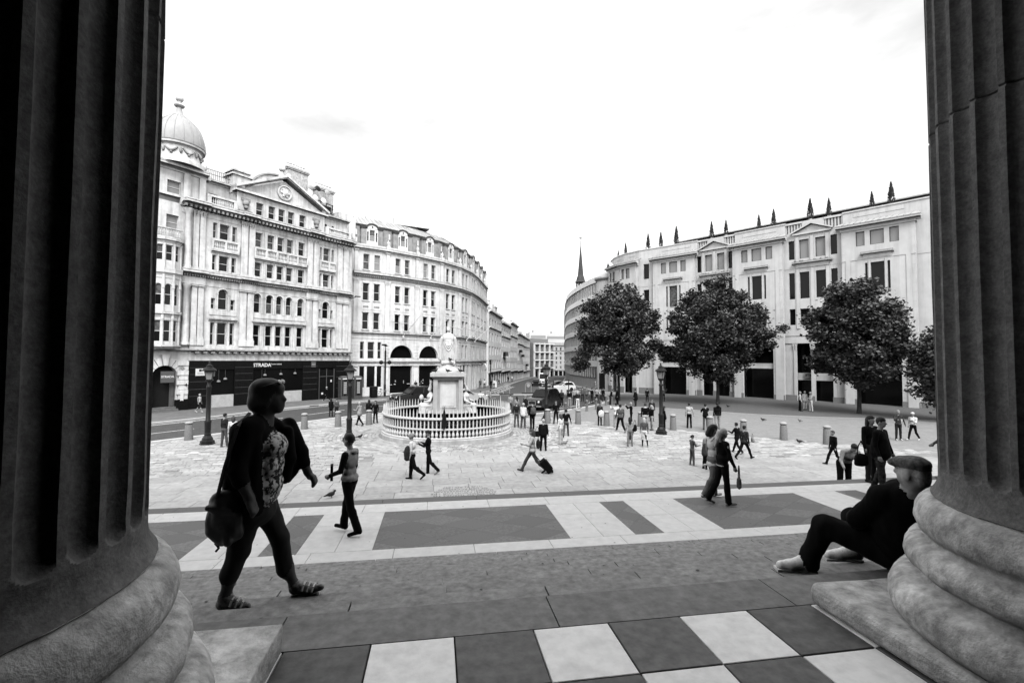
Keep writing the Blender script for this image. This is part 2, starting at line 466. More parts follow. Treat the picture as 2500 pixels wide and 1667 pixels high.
# ------------------------------------------------------------------ landing between the two flights
LZ = 1.3
landing = struct(put('landing', MB().box(-30, 34, 7.3, 11.02, 0.0, LZ - 0.03).mesh('landing'), JOINT))
def slab(x0, x1, y0, y1, m, name, parent, z=LZ, h=0.03, gap=0.003):
    put(name, slab_mesh(x1 - x0 - 2 * gap, y1 - y0 - 2 * gap, h, 0.003), m, parent, T((x0 + x1) / 2, (y0 + y1) / 2, z - h))
def cells(x0, x1, step):
    n = max(1, round((x1 - x0) / step)); return [(x0 + (x1 - x0) * i / n, x0 + (x1 - x0) * (i + 1) / n) for i in range(n)]
for a, c in cells(-18, 22, 1.33): slab(a, c, 7.40, 8.15, SLABW, 'white_slab', landing)
for a, c in cells(-18, 22, 1.33): slab(a + .5, c + .5, 10.1, 10.66, SLABW, 'white_slab', landing)
for a, c in cells(-18, 22, 2.1): slab(a, c, 10.66, 11.02, STRIP, 'grey_slab', landing)
def clip_poly(poly, x0, x1, y0, y1):
    for ax, lim, sg in ((0, x0, 1), (0, x1, -1), (1, y0, 1), (1, y1, -1)):
        out = []
        for i in range(len(poly)):
            p, q = poly[i], poly[(i + 1) % len(poly)]
            ip = sg * (p[ax] - lim) >= 0; iq = sg * (q[ax] - lim) >= 0
            if ip: out.append(p)
            if ip != iq:
                t_ = (lim - p[ax]) / (q[ax] - p[ax]); out.append((p[0] + (q[0] - p[0]) * t_, p[1] + (q[1] - p[1]) * t_))
        poly = out
        if not poly: return poly
    return poly
SLABG2 = mat('darker grey paving tile', 0.165, 0.7, 0.10, 40.0, 0.05, objvar=0.08)
def diamond_panel(x0, x1, y0, y1, wx, wy):
    i0 = 0
    nx = int((x1 - x0) / wx) + 2; ny = int((y1 - y0) / wy) + 3
    for j in range(-1, 2 * ny):
        for i in range(-1, nx + 1):
            cx = x0 + (i + (0.5 if j % 2 else 0)) * wx; cy = y0 + j * wy / 2
            g = 0.994
            p = clip_poly([(cx - wx / 2 * g, cy), (cx, cy - wy / 2 * g), (cx + wx / 2 * g, cy), (cx, cy + wy / 2 * g)], x0, x1, y0, y1)
            if len(p) >= 3:
                b = MB(); b.prism(p, LZ - 0.028, LZ); put('paving_tile', b.mesh('paving_tile'), SLABG2 if j % 2 else SLABG, landing)
for x0, x1 in ((-7.45, -4.0), (-1.03, 2.41), (5.43, 8.55), (11.6, 14.9)): diamond_panel(x0, x1, 8.15, 10.1, (x1 - x0) / 3, 0.65)
for x0, x1 in ((-9.25, -8.65), (-2.82, -2.24), (3.65, 4.21), (9.7, 10.3)):
    diamond_panel(x0, x1, 8.15, 10.1, (x1 - x0), 0.65)
for x0, x1 in ((-10.5, -9.25), (-8.65, -7.45), (-4.0, -2.82), (-2.24, -1.03), (2.41, 3.65), (4.21, 5.43), (8.55, 9.7), (10.3, 11.6), (14.9, 22), (-18, -10.5)):
    for a, c in cells(x0, x1, 0.6):
        o_ = rng.choice((8.8, 9.1, 9.4)); slab(a, c, 8.15, o_, SLABW, 'white_slab', landing); slab(a, c, o_, 10.1, SLABW, 'white_slab', landing)

# ------------------------------------------------------------------ steps
steps = struct(put('steps', MB().box(-30, 34, 2.6, 3.0, 0, 2.4).mesh('steps'), JOINT))
def step_stone(L, D_, H):
    k = ('s', L, D_, H)
    if k in flag_mesh: return flag_mesh[k]
    b = MB(); e = 0.012
    b.xprof([(0, 0), (0, H - 0.004), (0.01, H), (D_ - e, H), (D_, H - e), (D_, 0)], -L / 2, L / 2)
    flag_mesh[k] = b.mesh('step_stone'); return flag_mesh[k]
RISE = 1.7 / 11; TD = (7.40 - 2.94) / 10
for i in range(1, 11):
    z1 = 3.0 - RISE * i; y0 = 2.94 + TD * (i - 1)
    x = -16 - rng.random()
    while x < 20:
        L = rng.choice((1.35, 1.6, 1.85))
        put('step_stone', step_stone(L - 0.012, TD + 0.03, RISE + 0.02), STEPM, steps, T(x + L / 2, y0 - 0.03, z1 - RISE - 0.02 + rng.gauss(0, 0.0015)))
        x += L
for i in range(1, 8):
    z1 = LZ - i * LZ / 8; b = MB(); b.box(-30, 34, 11.02 + 0.34 * (i - 1), 11.02 + 0.34 * i, 0, z1); put('lower_step', b.mesh('lower_step'), STEPM, steps)

GUM = mat('dark gum spot', .09, .8)
def gum(name, n, x0, x1, y0, y1, zf, rmax, parent):
    b = MB()
    for _ in range(n):
        x, y = rng.uniform(x0, x1), rng.uniform(y0, y1); r_ = rng.uniform(.3, 1) * rmax; z = zf(y); k_ = rng.randint(5, 8)
        b.add([(x + r_ * rng.uniform(.7, 1.2) * math.cos(6.283 * i / k_), y + r_ * rng.uniform(.7, 1.2) * math.sin(6.283 * i / k_), z) for i in range(k_)], [tuple(range(k_))])
    put(name, b.mesh(name), GUM, parent, kind='stuff')
gum('gum_spots', 130, -7, 13, 7.5, 11.0, lambda y: LZ + .002, .018, landing)
gum('gum_spots', 190, -6, 9, 2.95, 7.38, lambda y: 3.0 - RISE * (int((y - 2.94) / TD) + 1) + .004, .016, steps)
gum('gum_spots', 260, -13, 20, 15, 26, lambda y: .0315, .03, forec)
# ------------------------------------------------------------------ portico: floor, columns, ceiling, wall
FZ = 3.0
pf = struct(put('portico_floor', MB().box(-14, 16, -5.0, 2.94, 2.2, FZ - 0.02).mesh('portico_floor'), JOINT))
xe = [-0.76 + 0.4355 * i for i in range(-12, 22)]
for j in range(14):
    y1 = 2.58 - 0.4333 * j; y0 = y1 - 0.4333
    for i in range(len(xe) - 1):
        if abs((xe[i] + xe[i + 1]) / 2 - 0.75) > 4.5: continue
        wh = (i - 12 + j) % 2 == 1
        put('floor_tile', slab_mesh(0.4355 - 0.008, 0.4333 - 0.008, 0.02, 0.003), TILEW if wh else TILEB, pf, T((xe[i] + xe[i + 1]) / 2, (y0 + y1) / 2, FZ - 0.02 + rng.random() * 0.002))
for a, c in zip([-6.9, -5.3, -3.8, -2.3, -0.84, 0.70, 2.20, 3.6, 5.2], [-5.3, -3.8, -2.3, -0.84, 0.70, 2.20, 3.6, 5.2, 6.9]):
    b = MB(); b.xprof([(2.585, 2.9), (2.585, 2.9985), (2.93, 2.9985), (2.945, 2.985), (2.945, 2.83), (2.585, 2.83)], a + 0.004, c - 0.004)
    put('border_slab', b.mesh('border_slab'), BORDER, pf)
CR = 0.645; SR = 0.688
def worn(V, amp, sc, seed):
    out = []
    for x, y, z in V:
        n_ = MN.noise(Vector((x * sc + seed, y * sc, z * sc * 1.5))) + 0.5 * MN.noise(Vector((x * sc * 3 + seed, y * sc * 3, z * sc * 3)))
        r = math.hypot(x, y) or 1; k_ = 1 + amp * n_ / r
        out.append((x * k_, y * k_, z))
    return out
def shaft_mesh(seed):
    NF, PER = 34, 14
    zs = [0, .015, .03, .06, .09, .12, .13, .135, .14, .147, .155, .164, .173, .182, .191, .24, .3, .5, .8, 1.2, 1.6, 1.97, 1.985, 1.992, 2.0, 2.2, 2.8, 3.6, 4.6, 4.98, 4.99, 5.0, 6, 8, 10.8]
    V = []; N = NF * PER
    for z in zs:
        Rz = SR * (1 - 0.0 if z < 3 else 1 - 0.05 * ((z - 3) / 8) ** 1.5)
        Rz += 0.035 * max(0, 1 - z / 0.09) ** 2
        jn = 0.009 if (abs(z - 1.985) < 0.004 or abs(z - 4.99) < 0.004) else 0
        for i in range(N):
            a = 2 * math.pi * i / N; u = (i % PER) / PER          # fillet then flute
            fw = 0.26
            d = 0.0
            if u > fw:
                t_ = (u - fw) / (1 - fw) * 2 - 1                   # -1..1 over the flute
                hw = SR * 2 * math.pi / NF * (1 - fw) / 2           # half width in metres
                zb = z - 0.13 - hw                                  # round foot of the flute
                lim = 1.0 if zb >= 0 else math.sqrt(max(0, 1 - (zb / hw) ** 2)) if zb > -hw else 0
                if lim > abs(t_): d = hw * 0.86 * math.sqrt(max(0, lim * lim - t_ * t_))
            r = Rz - d - jn
            V.append((r * math.cos(a), r * math.sin(a), z))
    V = worn(V, 0.004, 5.0, seed)
    F = [(j * N + i, j * N + (i + 1) % N, (j + 1) * N + (i + 1) % N, (j + 1) * N + i) for j in range(len(zs) - 1) for i in range(N)]
    b = MB(); b.add(V, F); return b.mesh('shaft', 38)
def base_mesh(seed):
    prof = [(1.36, 0.0), (1.41, .03), (1.43, .075), (1.42, .12), (1.39, .16), (1.34, .19), (1.27, .205), (1.215, .215), (1.20, .235), (1.21, .25), (1.255, .258),
            (1.295, .28), (1.31, .32), (1.30, .355), (1.27, .385), (1.225, .40), (1.175, .405), (1.165, .42), (1.18, .435), (1.215, .455), (1.235, .50), (1.225, .55), (1.2, .59), (1.165, .615), (1.14, .625), (1.125, .628), (1.11, .632), (1.12, .638), (0.9, .64)]
    fine = []
    for (r0, z0), (r1, z1) in zip(prof[:-1], prof[1:]):
        for k_ in range(2): fine.append((r0 + (r1 - r0) * k_ / 2, z0 + (z1 - z0) * k_ / 2))
    fine.append(prof[-1])
    b = MB(); b.lathe([(r * CR, z) for r, z in fine], 160)
    b.v = worn(b.v, 0.009, 5.0, seed)
    return b.mesh('column_base', 60)
def plinth_mesh(worn_edge, seed):
    h = 0.135; a = 0.925; b = MB()
    bm = bmesh.new(); bmesh.ops.create_cube(bm, size=1.0)
    for v_ in bm.verts: v_.co = Vector((v_.co.x * 2 * a, v_.co.y * 2 * a, (v_.co.z + 0.5) * h))
    bmesh.ops.bevel(bm, geom=bm.edges[:], offset=0.05 if worn_edge else 0.008, segments=4 if worn_edge else 2, affect='EDGES', profile=0.5)
    if worn_edge:
        bmesh.ops.subdivide_edges(bm, edges=bm.edges[:], cuts=5, use_grid_fill=True)
        for v_ in bm.verts:
            n_ = MN.noise(v_.co * 5 + Vector((seed, 0, 0))) * 0.016 + MN.noise(v_.co * 16) * 0.008
            if v_.co.z > 0.01: v_.co += Vector((v_.co.x, v_.co.y, 0)).normalized() * n_ + Vector((0, 0, n_ * 0.3))
    me = bpy.data.meshes.new('plinth'); bm.to_mesh(me); bm.free()
    me.polygons.foreach_set('use_smooth', [True] * len(me.polygons)); me.set_sharp_from_angle(angle=R(50))
    return me
def column(x, y, label, we, seed):
    r = thing('column', label, 'column', (x, y, FZ), seed * 0.07, 'portico columns', 'thing')
    put('plinth', plinth_mesh(we, seed), PLINTHM, r, T(0, 0, 0, -seed * 0.07), local=True)
    put('column_base', base_mesh(seed), BASE, r, T(0, 0, 0.135), local=True)
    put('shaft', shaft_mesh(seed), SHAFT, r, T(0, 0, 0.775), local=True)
    return r
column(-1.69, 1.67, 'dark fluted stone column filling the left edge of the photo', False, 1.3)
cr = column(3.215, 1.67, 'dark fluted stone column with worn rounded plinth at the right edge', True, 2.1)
column(-3.9, 1.67, 'unseen second fluted column of the left hand pair, added to darken the portico', False, 3.3)  # out of view, added to keep sky light off the portico interior
column(5.45, 1.67, 'unseen second fluted column of the right hand pair, added to darken the portico', False, 4.2)  # likewise unseen, added so the portico falls dark
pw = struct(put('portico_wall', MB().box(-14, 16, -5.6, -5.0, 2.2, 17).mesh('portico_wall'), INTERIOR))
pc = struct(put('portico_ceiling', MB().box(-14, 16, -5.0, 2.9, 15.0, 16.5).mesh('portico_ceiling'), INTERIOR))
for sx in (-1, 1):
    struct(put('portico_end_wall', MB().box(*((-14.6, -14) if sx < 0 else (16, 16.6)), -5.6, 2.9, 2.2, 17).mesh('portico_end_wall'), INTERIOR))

# ------------------------------------------------------------------ facade helpers (local x right, y into the house, z up)
rf = random.Random(11)
def wall(b, x0, x1, z0, z1, ops=(), y=0.0, dep=0.28):
    """flat wall with real openings; op = (xa, xb, za, zb, arched)"""
    X = sorted({x0, x1, *[min(max(o[i], x0), x1) for o in ops for i in (0, 1)]}); Z = sorted({z0, z1, *[o[i] for o in ops for i in (2, 3)]})
    for i in range(len(X) - 1):
        for j in range(len(Z) - 1):
            cx, cz = (X[i] + X[i + 1]) / 2, (Z[j] + Z[j + 1]) / 2
            if any(o[0] < cx < o[1] and o[2] < cz < o[3] for o in ops): continue
            b.add([(X[i], y, Z[j]), (X[i + 1], y, Z[j]), (X[i + 1], y, Z[j + 1]), (X[i], y, Z[j + 1])], [(0, 1, 2, 3)])
    for o in ops:
        xa, xb, za, zb = o[:4]; arch = len(o) > 4 and o[4]
        if arch:
            r = (xb - xa) / 2; c = (xa + xb) / 2; zs = zb - r; n = 12
            pts = [(c - r * math.cos(math.pi * k / n), zs + r * math.sin(math.pi * k / n)) for k in range(n + 1)]
            for (px, pz), (qx, qz) in zip(pts[:-1], pts[1:]):
                b.add([(px, y, pz), (qx, y, qz), (qx, y, zb), (px, y, zb)], [(0, 1, 2, 3)])
                b.add([(px, y, pz), (qx, y, qz), (qx, y + dep, qz), (px, y + dep, pz)], [(0, 1, 2, 3)])
            zt = zs
        else:
            zt = zb; b.add([(xa, y, zb), (xb, y, zb), (xb, y + dep, zb), (xa, y + dep, zb)], [(0, 1, 2, 3)])
        for x in (xa, xb): b.add([(x, y, za), (x, y + dep, za), (x, y + dep, zt), (x, y, zt)], [(0, 1, 2, 3)])
        b.add([(xa, y, za), (xb, y, za), (xb, y + dep, za), (xa, y + dep, za)], [(0, 1, 2, 3)])
    return b
WCACHE = {}
def window_meshes(wd, ht, arch, fr, mid, vert):
    k = (round(wd, 2), round(ht, 2), arch, fr, mid, vert)
    if k in WCACHE: return WCACHE[k]
    wd, ht = round(wd, 2), round(ht, 2)
    b = MB(); zt = ht - wd / 2 if arch else ht
    b.box(0, fr, -0.03, 0.05, 0, zt); b.box(wd - fr, wd, -0.03, 0.05, 0, zt); b.box(fr, wd - fr, -0.03, 0.05, 0, fr * 1.3)
    if arch:
        n = 10; r = wd / 2
        for i in range(n):
            a0, a1 = math.pi * i / n, math.pi * (i + 1) / n
            P = lambda a, rr, y: (r - rr * math.cos(a), y, zt + rr * math.sin(a))
            b.add([P(a0, r, -.03), P(a1, r, -.03), P(a1, r - fr, -.03), P(a0, r - fr, -.03), P(a0, r - fr, .05), P(a1, r - fr, .05)], [(0, 1, 2, 3), (3, 2, 5, 4)])
    else: b.box(fr, wd - fr, -0.03, 0.05, ht - fr, ht)
    if mid: b.box(fr, wd - fr, -0.02, 0.045, ht * mid - fr * .5, ht * mid + fr * .5)
    if vert: b.box(wd / 2 - fr * .4, wd / 2 + fr * .4, -0.02, 0.045, fr * 1.3, zt - fr if not arch else zt)
    panes = []
    splits = [0, ht * mid, ht] if mid else [0, ht]
    for q in range(len(splits) - 1):
        p = MB(); za, zb = splits[q] + 0.01, splits[q + 1] - 0.01; yy = 0.02 + 0.012 * q
        if arch and q == len(splits) - 2:
            n = 12; r = wd / 2
            poly = [(0.005, za), (wd - 0.005, za)] + [(r + r * .99 * math.cos(math.pi * i / n), zt + r * .99 * math.sin(math.pi * i / n)) for i in range(n + 1)]
            p.add([(x, yy, z) for x, z in poly], [tuple(range(len(poly)))])
        else: p.add([(0.005, yy, za), (wd - 0.005, yy, za), (wd - 0.005, yy, zb), (0.005, yy, zb)], [(0, 1, 2, 3)])
        panes.append(p.mesh('pane'))
    WCACHE[k] = (b.mesh('window'), panes)
    return WCACHE[k]
def window(root, Mx, xa, xb, za, zb, y=0.2, arch=False, fr=0.045, mid=0.5, vert=False, frame=None, panes=None, name='window'):
    me, ps = window_meshes(xb - xa, zb - za, arch, fr, mid, vert)
    W = put(name, me, frame or WHITE, root, Mx @ T(xa, y, za))
    panes = panes or [GLASS]
    for i, p in enumerate(ps): put('pane', p, panes[i % len(panes)], W, Matrix.Identity(4), local=True)
    return W
def cornice(b, x0, x1, z, h, p, y=0.0):
    b.xprof([(y + .12, z), (y - p * .2, z), (y - p * .28, z + h * .28), (y - p * .62, z + h * .45), (y - p * .95, z + h * .52), (y - p * .95, z + h * .8), (y - p, z + h * .86), (y - p, z + h), (y + .12, z + h * 1.04)], x0, x1)
def teeth(b, x0, x1, z, h, p, wd, step, y=0.0):
    x = x0 + step * .3
    while x < x1 - wd * .5: b.box(x, x + wd, y - p, y + .05, z, z + h); x += step
def balusters(b, x0, x1, z0, z1, y, step=0.17, r=0.055):
    x = x0 + step / 2; h = z1 - z0
    while x < x1:
        b.lathe([(r * .8, z0), (r * .5, z0 + h * .12), (r, z0 + h * .35), (r * .45, z0 + h * .75), (r * .8, z1)], 6, x, y); x += step
def pilaster(root, Mx, xa, xb, z0, z1, m, p=0.14, y=0.0, cap=0.42, bs=0.45, name='pilaster', round_=False):
    b = MB(Mx); c = (xa + xb) / 2; hw = (xb - xa) / 2
    if round_:
        b.lathe([(hw * 1.25, z0), (hw * 1.25, z0 + .12), (hw * 1.1, z0 + .2), (hw, z0 + .28), (hw * .86, z1 - cap), (hw * .95, z1 - cap + .03), (hw * 1.0, z1 - cap * .6), (hw * 1.35, z1 - .08), (hw * 1.35, z1)], 14, c, y - hw * .4)
    else:
        b.box(xa, xb, y - p, y + .05, z0 + bs, z1 - cap)
        b.box(xa - .07, xb + .07, y - p - .07, y + .05, z0, z0 + bs * .75); b.box(xa - .03, xb + .03, y - p - .03, y + .05, z0 + bs * .75, z0 + bs)
        if cap:
            b.box(xa - .015, xb + .015, y - p - .02, y + .05, z1 - cap, z1 - cap + .05)
            for k in range(3):
                q = .02 + .03 * k; za = z1 - cap + .05 + (cap - .12) * k / 3
                n = max(2, int((xb - xa) / 0.14))
                for i in range(n):
                    u0 = xa - q + (xb - xa + 2 * q) * i / n; u1 = xa - q + (xb - xa + 2 * q) * (i + .8) / n
                    b.box(u0, u1, y - p - q - .015 * (i % 2), y, za, za + (cap - .12) / 3 - .02)
            b.box(xa - .09, xb + .09, y - p - .09, y + .05, z1 - .07, z1)
    return put(name, b.mesh(name, 40 if round_ else None), m, root)
JOINED = {'dentils', 'modillions', 'cornice_brackets', 'mullion_shafts', 'shopfront_highlights', 'balcony_front', 'parapet_balustrade', 'roof_railing', 'fire_escape', 'mullions', 'ornament_frieze', 'rustication', 'stone_joints'}
def part(root, name, m, fn, Mx=None, smooth=None):
    b = MB(Mx); fn(b); return put(name, b.mesh(name, smooth), m, root, kind='stuff' if name in JOINED else None)
PANES = lambda: rf.choice(([GLASS, GLASS], [GLASS, GLASS], [GLASS, GLASS], [GLASS, CURT], [CURT, GLASS], [GLASS, GLASSB]))
def parts(root, name, m, Mx, fns):
    for f in fns: part(root, name, m, f, Mx)

# ------------------------------------------------------------------ corner building with the dome (left)
A0 = (-19.43, 44.57); MA = T(A0[0], A0[1], 0, R(48))
bA = thing('corner_building', 'ornate stone corner building with lead dome above a black restaurant front', 'building', (A0[0], A0[1], 0), R(48))
C5 = [(3.34, 4.03), (4.54, 5.21), (5.55, 6.2), (6.55, 7.2), (7.79, 8.48)]
SB = [(-.36, -.02), (1.28, 1.66), (10.28, 10.52), (11.72, 12.02)]; MBY = [(.22, 1.01), (10.69, 11.51)]
opsA = []
for xa, xb in C5 + MBY + SB:
    nar = xb - xa < .5; mainb = (xa, xb) in MBY
    opsA += [(xa, xb, 5.63, 7.62), (xa, xb, 12.24, 13.6), (xa, xb, 15.1, 16.47)]
    opsA.append((xa, xb, 8.8, 9.75) if nar else (xa, xb, 8.79, 10.6, True))
TWN = [(-3.93, -3.0)]
opsT = [(-3.9, -3.02, 15.08, 16.3), (-3.93, -2.95, 18.1, 19.15)]
part(bA, 'wall', STONE_A, lambda b: (wall(b, -2.0, 14.45, 5.25, 17.4, opsA), wall(b, -5.4, -2.0, 5.25, 17.4, opsT[:1]),
     b.add([(14.45, 0, 0), (14.45, 14, 0), (14.45, 14, 19), (14.45, 0, 19)], [(0, 1, 2, 3)]), b.add([(-5.4, 0, 0), (-5.4, 12, 0), (-5.4, 12, 17.8), (-5.4, 0, 17.8)], [(0, 1, 2, 3)])), MA)
part(bA, 'room_darkness', INTERIOR, lambda b: b.box(-5.3, 14.4, 0.34, 0.5, 0.05, 17.3), MA)  # near black sheet painted as the darkness of the rooms
part(bA, 'roof', LEAD, lambda b: (b.box(-5.4, 14.45, 0.3, 13.5, 17.4, 17.95), b.box(0.0, 14.4, 2.6, 12, 17.95, 20.4)), MA)
for xa, xb in C5 + MBY + SB:
    nar = xb - xa < .5; v = False
    window(bA, MA, xa, xb, 5.63, 7.62, panes=[GLASS, GLASS]); window(bA, MA, xa, xb, 12.24, 13.6, panes=PANES()); window(bA, MA, xa, xb, 15.1, 16.47, panes=rf.choice(([GLASS, CURT], [CURT, BLIND], [CURT, CURT])))
    if nar: window(bA, MA, xa, xb, 8.8, 9.75, panes=PANES())
    else: window(bA, MA, xa, xb, 8.79, 10.6, arch=True, mid=.55, panes=PANES())
window(bA, MA, -3.9, -3.02, 15.08, 16.3, panes=[BLIND, BLIND])
# architraves, hoods and sills round the openings
for xa, xb in C5 + MBY:
    def hood(b, xa=xa, xb=xb):
        n = 10; r = (xb - xa) / 2 + .02; c = (xa + xb) / 2; zs = 10.6 - (xb - xa) / 2
        for k in range(n):
            a0, a1 = math.pi * k / n, math.pi * (k + 1) / n
            P = lambda a, rr, y: (c - rr * math.cos(a), y, zs + rr * math.sin(a))
            b.add([P(a0, r, -.06), P(a1, r, -.06), P(a1, r + .13, -.06), P(a0, r + .13, -.06), P(a0, r + .13, 0), P(a1, r + .13, 0), P(a0, r, 0), P(a1, r, 0)], [(0, 1, 2, 3), (3, 2, 5, 4), (1, 0, 6, 7)])
        for x in (xa - .15, xb + .02): b.box(x, x + .13, -.06, 0, 8.7, zs)
        for x in (xa - .17, xb): b.box(x, x + .17, -.09, 0, zs - .08, zs)
    part(bA, 'window_surround', STONE_A, hood, MA)
for xa, xb in [(-.5, 1.8), (3.2, 8.62), (10.15, 12.15)]:
    def bandp(b, xa=xa, xb=xb):
        b.box(xa, xb, -.05, .02, 8.28, 8.66); cornice(b, xa - .04, xb + .04, 7.74, .3, .26)
    part(bA, 'window_band', STONE_A, bandp, MA)
    def balc(b, xa=xa, xb=xb):
        cornice(b, xa, xb, 13.78, .3, .3); b.box(xa, xb, -.28, .0, 14.08, 14.2); b.box(xa, xb, -.26, -.08, 14.86, 14.98)
        balusters(b, xa + .1, xb - .1, 14.2, 14.86, -.17, .15)
        x = xa
        while x < xb: b.box(x, x + .16, -.27, -.02, 14.2, 14.86); x += 1.08
    part(bA, 'balcony_front', STONE_A, balc, MA)
    def mull(b, xa=xa, xb=xb):
        e = sorted([q for p in C5 + MBY + SB for q in p if xa - .1 < q < xb + .1]); 
        for i in range(1, len(e) - 1, 2):
            c = (e[i] + e[i + 1]) / 2
            for z0, z1 in ((5.5, 7.7), (12.1, 13.7)): b.lathe([(.1, z0), (.1, z0 + .35), (.07, z0 + .4), (.06, z1 - .15), (.1, z1 - .05), (.1, z1)], 8, c, -.03)
            b.box(c - .06, c + .06, -.06, .0, 15.0, 16.6)
    part(bA, 'mullion_shafts', STONE_A, mull, MA)
for z0, z1 in ((5.5, 5.6),): part(bA, 'sill', STONE_A, lambda b: b.box(-2.0, 14.3, -.12, .02, 5.25, 5.56), MA)
PILA = [(-1.94, -1.52), (-1.42, -1.0), (2.05, 2.62), (2.76, 3.3), (8.78, 9.36), (9.52, 10.1), (12.46, 13.06), (13.28, 13.9)]
for xa, xb in PILA:
    pilaster(bA, MA, xa, xb, 5.56, 10.7, STONE_A, bs=.75, cap=.22); pilaster(bA, MA, xa, xb, 12.05, 17.15, STONE_A, bs=.25, cap=.5)
for z0, z1, nm in ((5.56, 10.7, 'engaged_column'), (12.05, 17.15, 'engaged_column')): pilaster(bA, MA, -2.62, -2.06, z0, z1, STONE_A, round_=True, name=nm)
def corA(b):
    b.box(-2.8, 14.3, -.04, .02, 10.75, 11.35); cornice(b, -2.9, 14.5, 11.4, .6, .5)
    for xa, xb in ((-2.75, -.9), (1.95, 3.4), (8.7, 10.2), (12.36, 14.0)):
        b.box(xa, xb, -.2, 0, 10.75, 11.4); cornice(b, xa - .04, xb + .04, 11.42, .6, .66)
part(bA, 'string_cornice', STONE_A, corA, MA)
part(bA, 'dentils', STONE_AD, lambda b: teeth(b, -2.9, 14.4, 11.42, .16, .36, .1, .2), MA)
def corA2(b):
    b.box(-2.8, 14.3, -.04, .02, 16.75, 17.3); cornice(b, -2.95, 14.6, 17.3, .58, .75)
    for xa, xb in ((-2.75, -.9), (1.95, 3.4), (8.7, 10.2), (12.36, 14.0)): cornice(b, xa - .04, xb + .04, 17.32, .58, .92)
part(bA, 'main_cornice', STONE_A, corA2, MA)
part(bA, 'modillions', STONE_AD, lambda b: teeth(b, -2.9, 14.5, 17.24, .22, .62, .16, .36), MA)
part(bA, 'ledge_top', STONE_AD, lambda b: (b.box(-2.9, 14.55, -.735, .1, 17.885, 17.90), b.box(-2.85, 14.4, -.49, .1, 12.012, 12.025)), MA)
# attic, pediment and roofscape
opsAt = [(xa, xb, 18.02, 19.33) for xa, xb in C5]
part(bA, 'attic_wall', STONE_A, lambda b: (wall(b, 1.55, 10.75, 17.88, 19.9, opsAt, y=-.05), b.box(1.55, 10.75, .3, 2.5, 17.88, 19.9)), MA)
for xa, xb in C5: window(bA, MA, xa, xb, 18.02, 19.33, y=.14, panes=[GLASS, CURT])
for xa, xb in ((1.75, 2.95), (9.1, 10.3)): part(bA, 'carved_panel', STONE_AD, lambda b: (b.box(xa, xb, -.16, 0, 18.0, 18.25), b.ball(((xa + xb) / 2, -.1, 18.9), .32, 10), b.ball(((xa + xb) / 2, -.14, 18.55), .22, 8), b.box((xa + xb) / 2 - .42, (xa + xb) / 2 + .42, -.12, 0, 19.15, 19.4)), MA, 50)
def ped(b):
    x0, x1, ax, z0, az = 1.3, 11.0, 6.15, 19.9, 22.5
    b.yprof([(x0 + .3, z0 + .2), (x1 - .3, z0 + .2), (ax, az - .25)], .0, .5)
    b.box(x0, x1, -.4, .4, z0, z0 + .2)
    for xs_, s in ((x0, 1), (x1, -1)):
        L = (ax - xs_); 
        for o_, p_ in ((0.0, .42), (.12, .55)):
            b.yprof([(xs_, z0 + .2 + o_ * .5), (ax, az + o_), (ax, az + .22 + o_), (xs_ - s * .05, z0 + .36 + o_)] if s > 0 else [(ax, az + o_), (xs_, z0 + .2 + o_ * .5), (xs_ - s * .05, z0 + .36 + o_), (ax, az + .22 + o_)], -p_, .5)
part(bA, 'pediment', STONE_A, ped, MA)
part(bA, 'roundel', STONE_A, lambda b: [b.lathe([(.78, 0), (.78, .1), (.66, .16), (.60, .06), (.01, .06)], 24), b.ball((0, 0, .12), .34, 10, .5)] + [b.ball((.36 * math.cos(k), .36 * math.sin(k), .1), .15, 6, .7) for k in (0, 1.05, 2.1, 3.14, 4.2, 5.2)], MA @ T(6.15, -.02, 21.05) @ Matrix.Rotation(math.pi / 2, 4, 'X'), 40)
part(bA, 'arched_gable', STONE_A, lambda b: b.yprof([(3.3, 20)] + [(6.1 - 2.8 * math.cos(math.pi * k / 16), 20.8 + 2.1 * math.sin(math.pi * k / 16)) for k in range(17)] + [(8.9, 20)], .9, 1.5), MA)
part(bA, 'gable_coping', LEAD, lambda b: [b.yprof([(6.1 - 2.85 * math.cos(math.pi * k / 16), 20.8 + 2.15 * math.sin(math.pi * k / 16)), (6.1 - 2.85 * math.cos(math.pi * (k + 1) / 16), 20.8 + 2.15 * math.sin(math.pi * (k + 1) / 16)), (6.1 - 3.0 * math.cos(math.pi * (k + 1) / 16), 20.8 + 2.3 * math.sin(math.pi * (k + 1) / 16)), (6.1 - 3.0 * math.cos(math.pi * k / 16), 20.8 + 2.3 * math.sin(math.pi * k / 16))], .8, 1.6) for k in range(16)], MA)
part(bA, 'ball_finial', STONE_A, lambda b: (b.lathe([(.32, 22.5), (.32, 22.75), (.12, 22.85), (.12, 23.2)], 12, 5.85, .0), b.ball((5.85, 0, 23.45), .32, 12)), MA, 40)
part(bA, 'parapet_block', STONE_A, lambda b: (b.box(1.5, 3.1, .6, 2.2, 19.9, 21.6), b.box(1.35, 3.25, .45, 2.35, 21.6, 21.75), b.box(1.6, 3.0, .7, 2.1, 21.75, 22.0), b.box(1.45, 3.15, .55, 2.25, 22.0, 22.15)), MA)
part(bA, 'parapet_scroll', STONE_A, lambda b: (b.ball((1.9, -.1, 20.35), .32, 10), b.ball((10.6, -.1, 20.3), .3, 10), b.ball((6.5, 0, 22.85), .3, 10)), MA, 40)
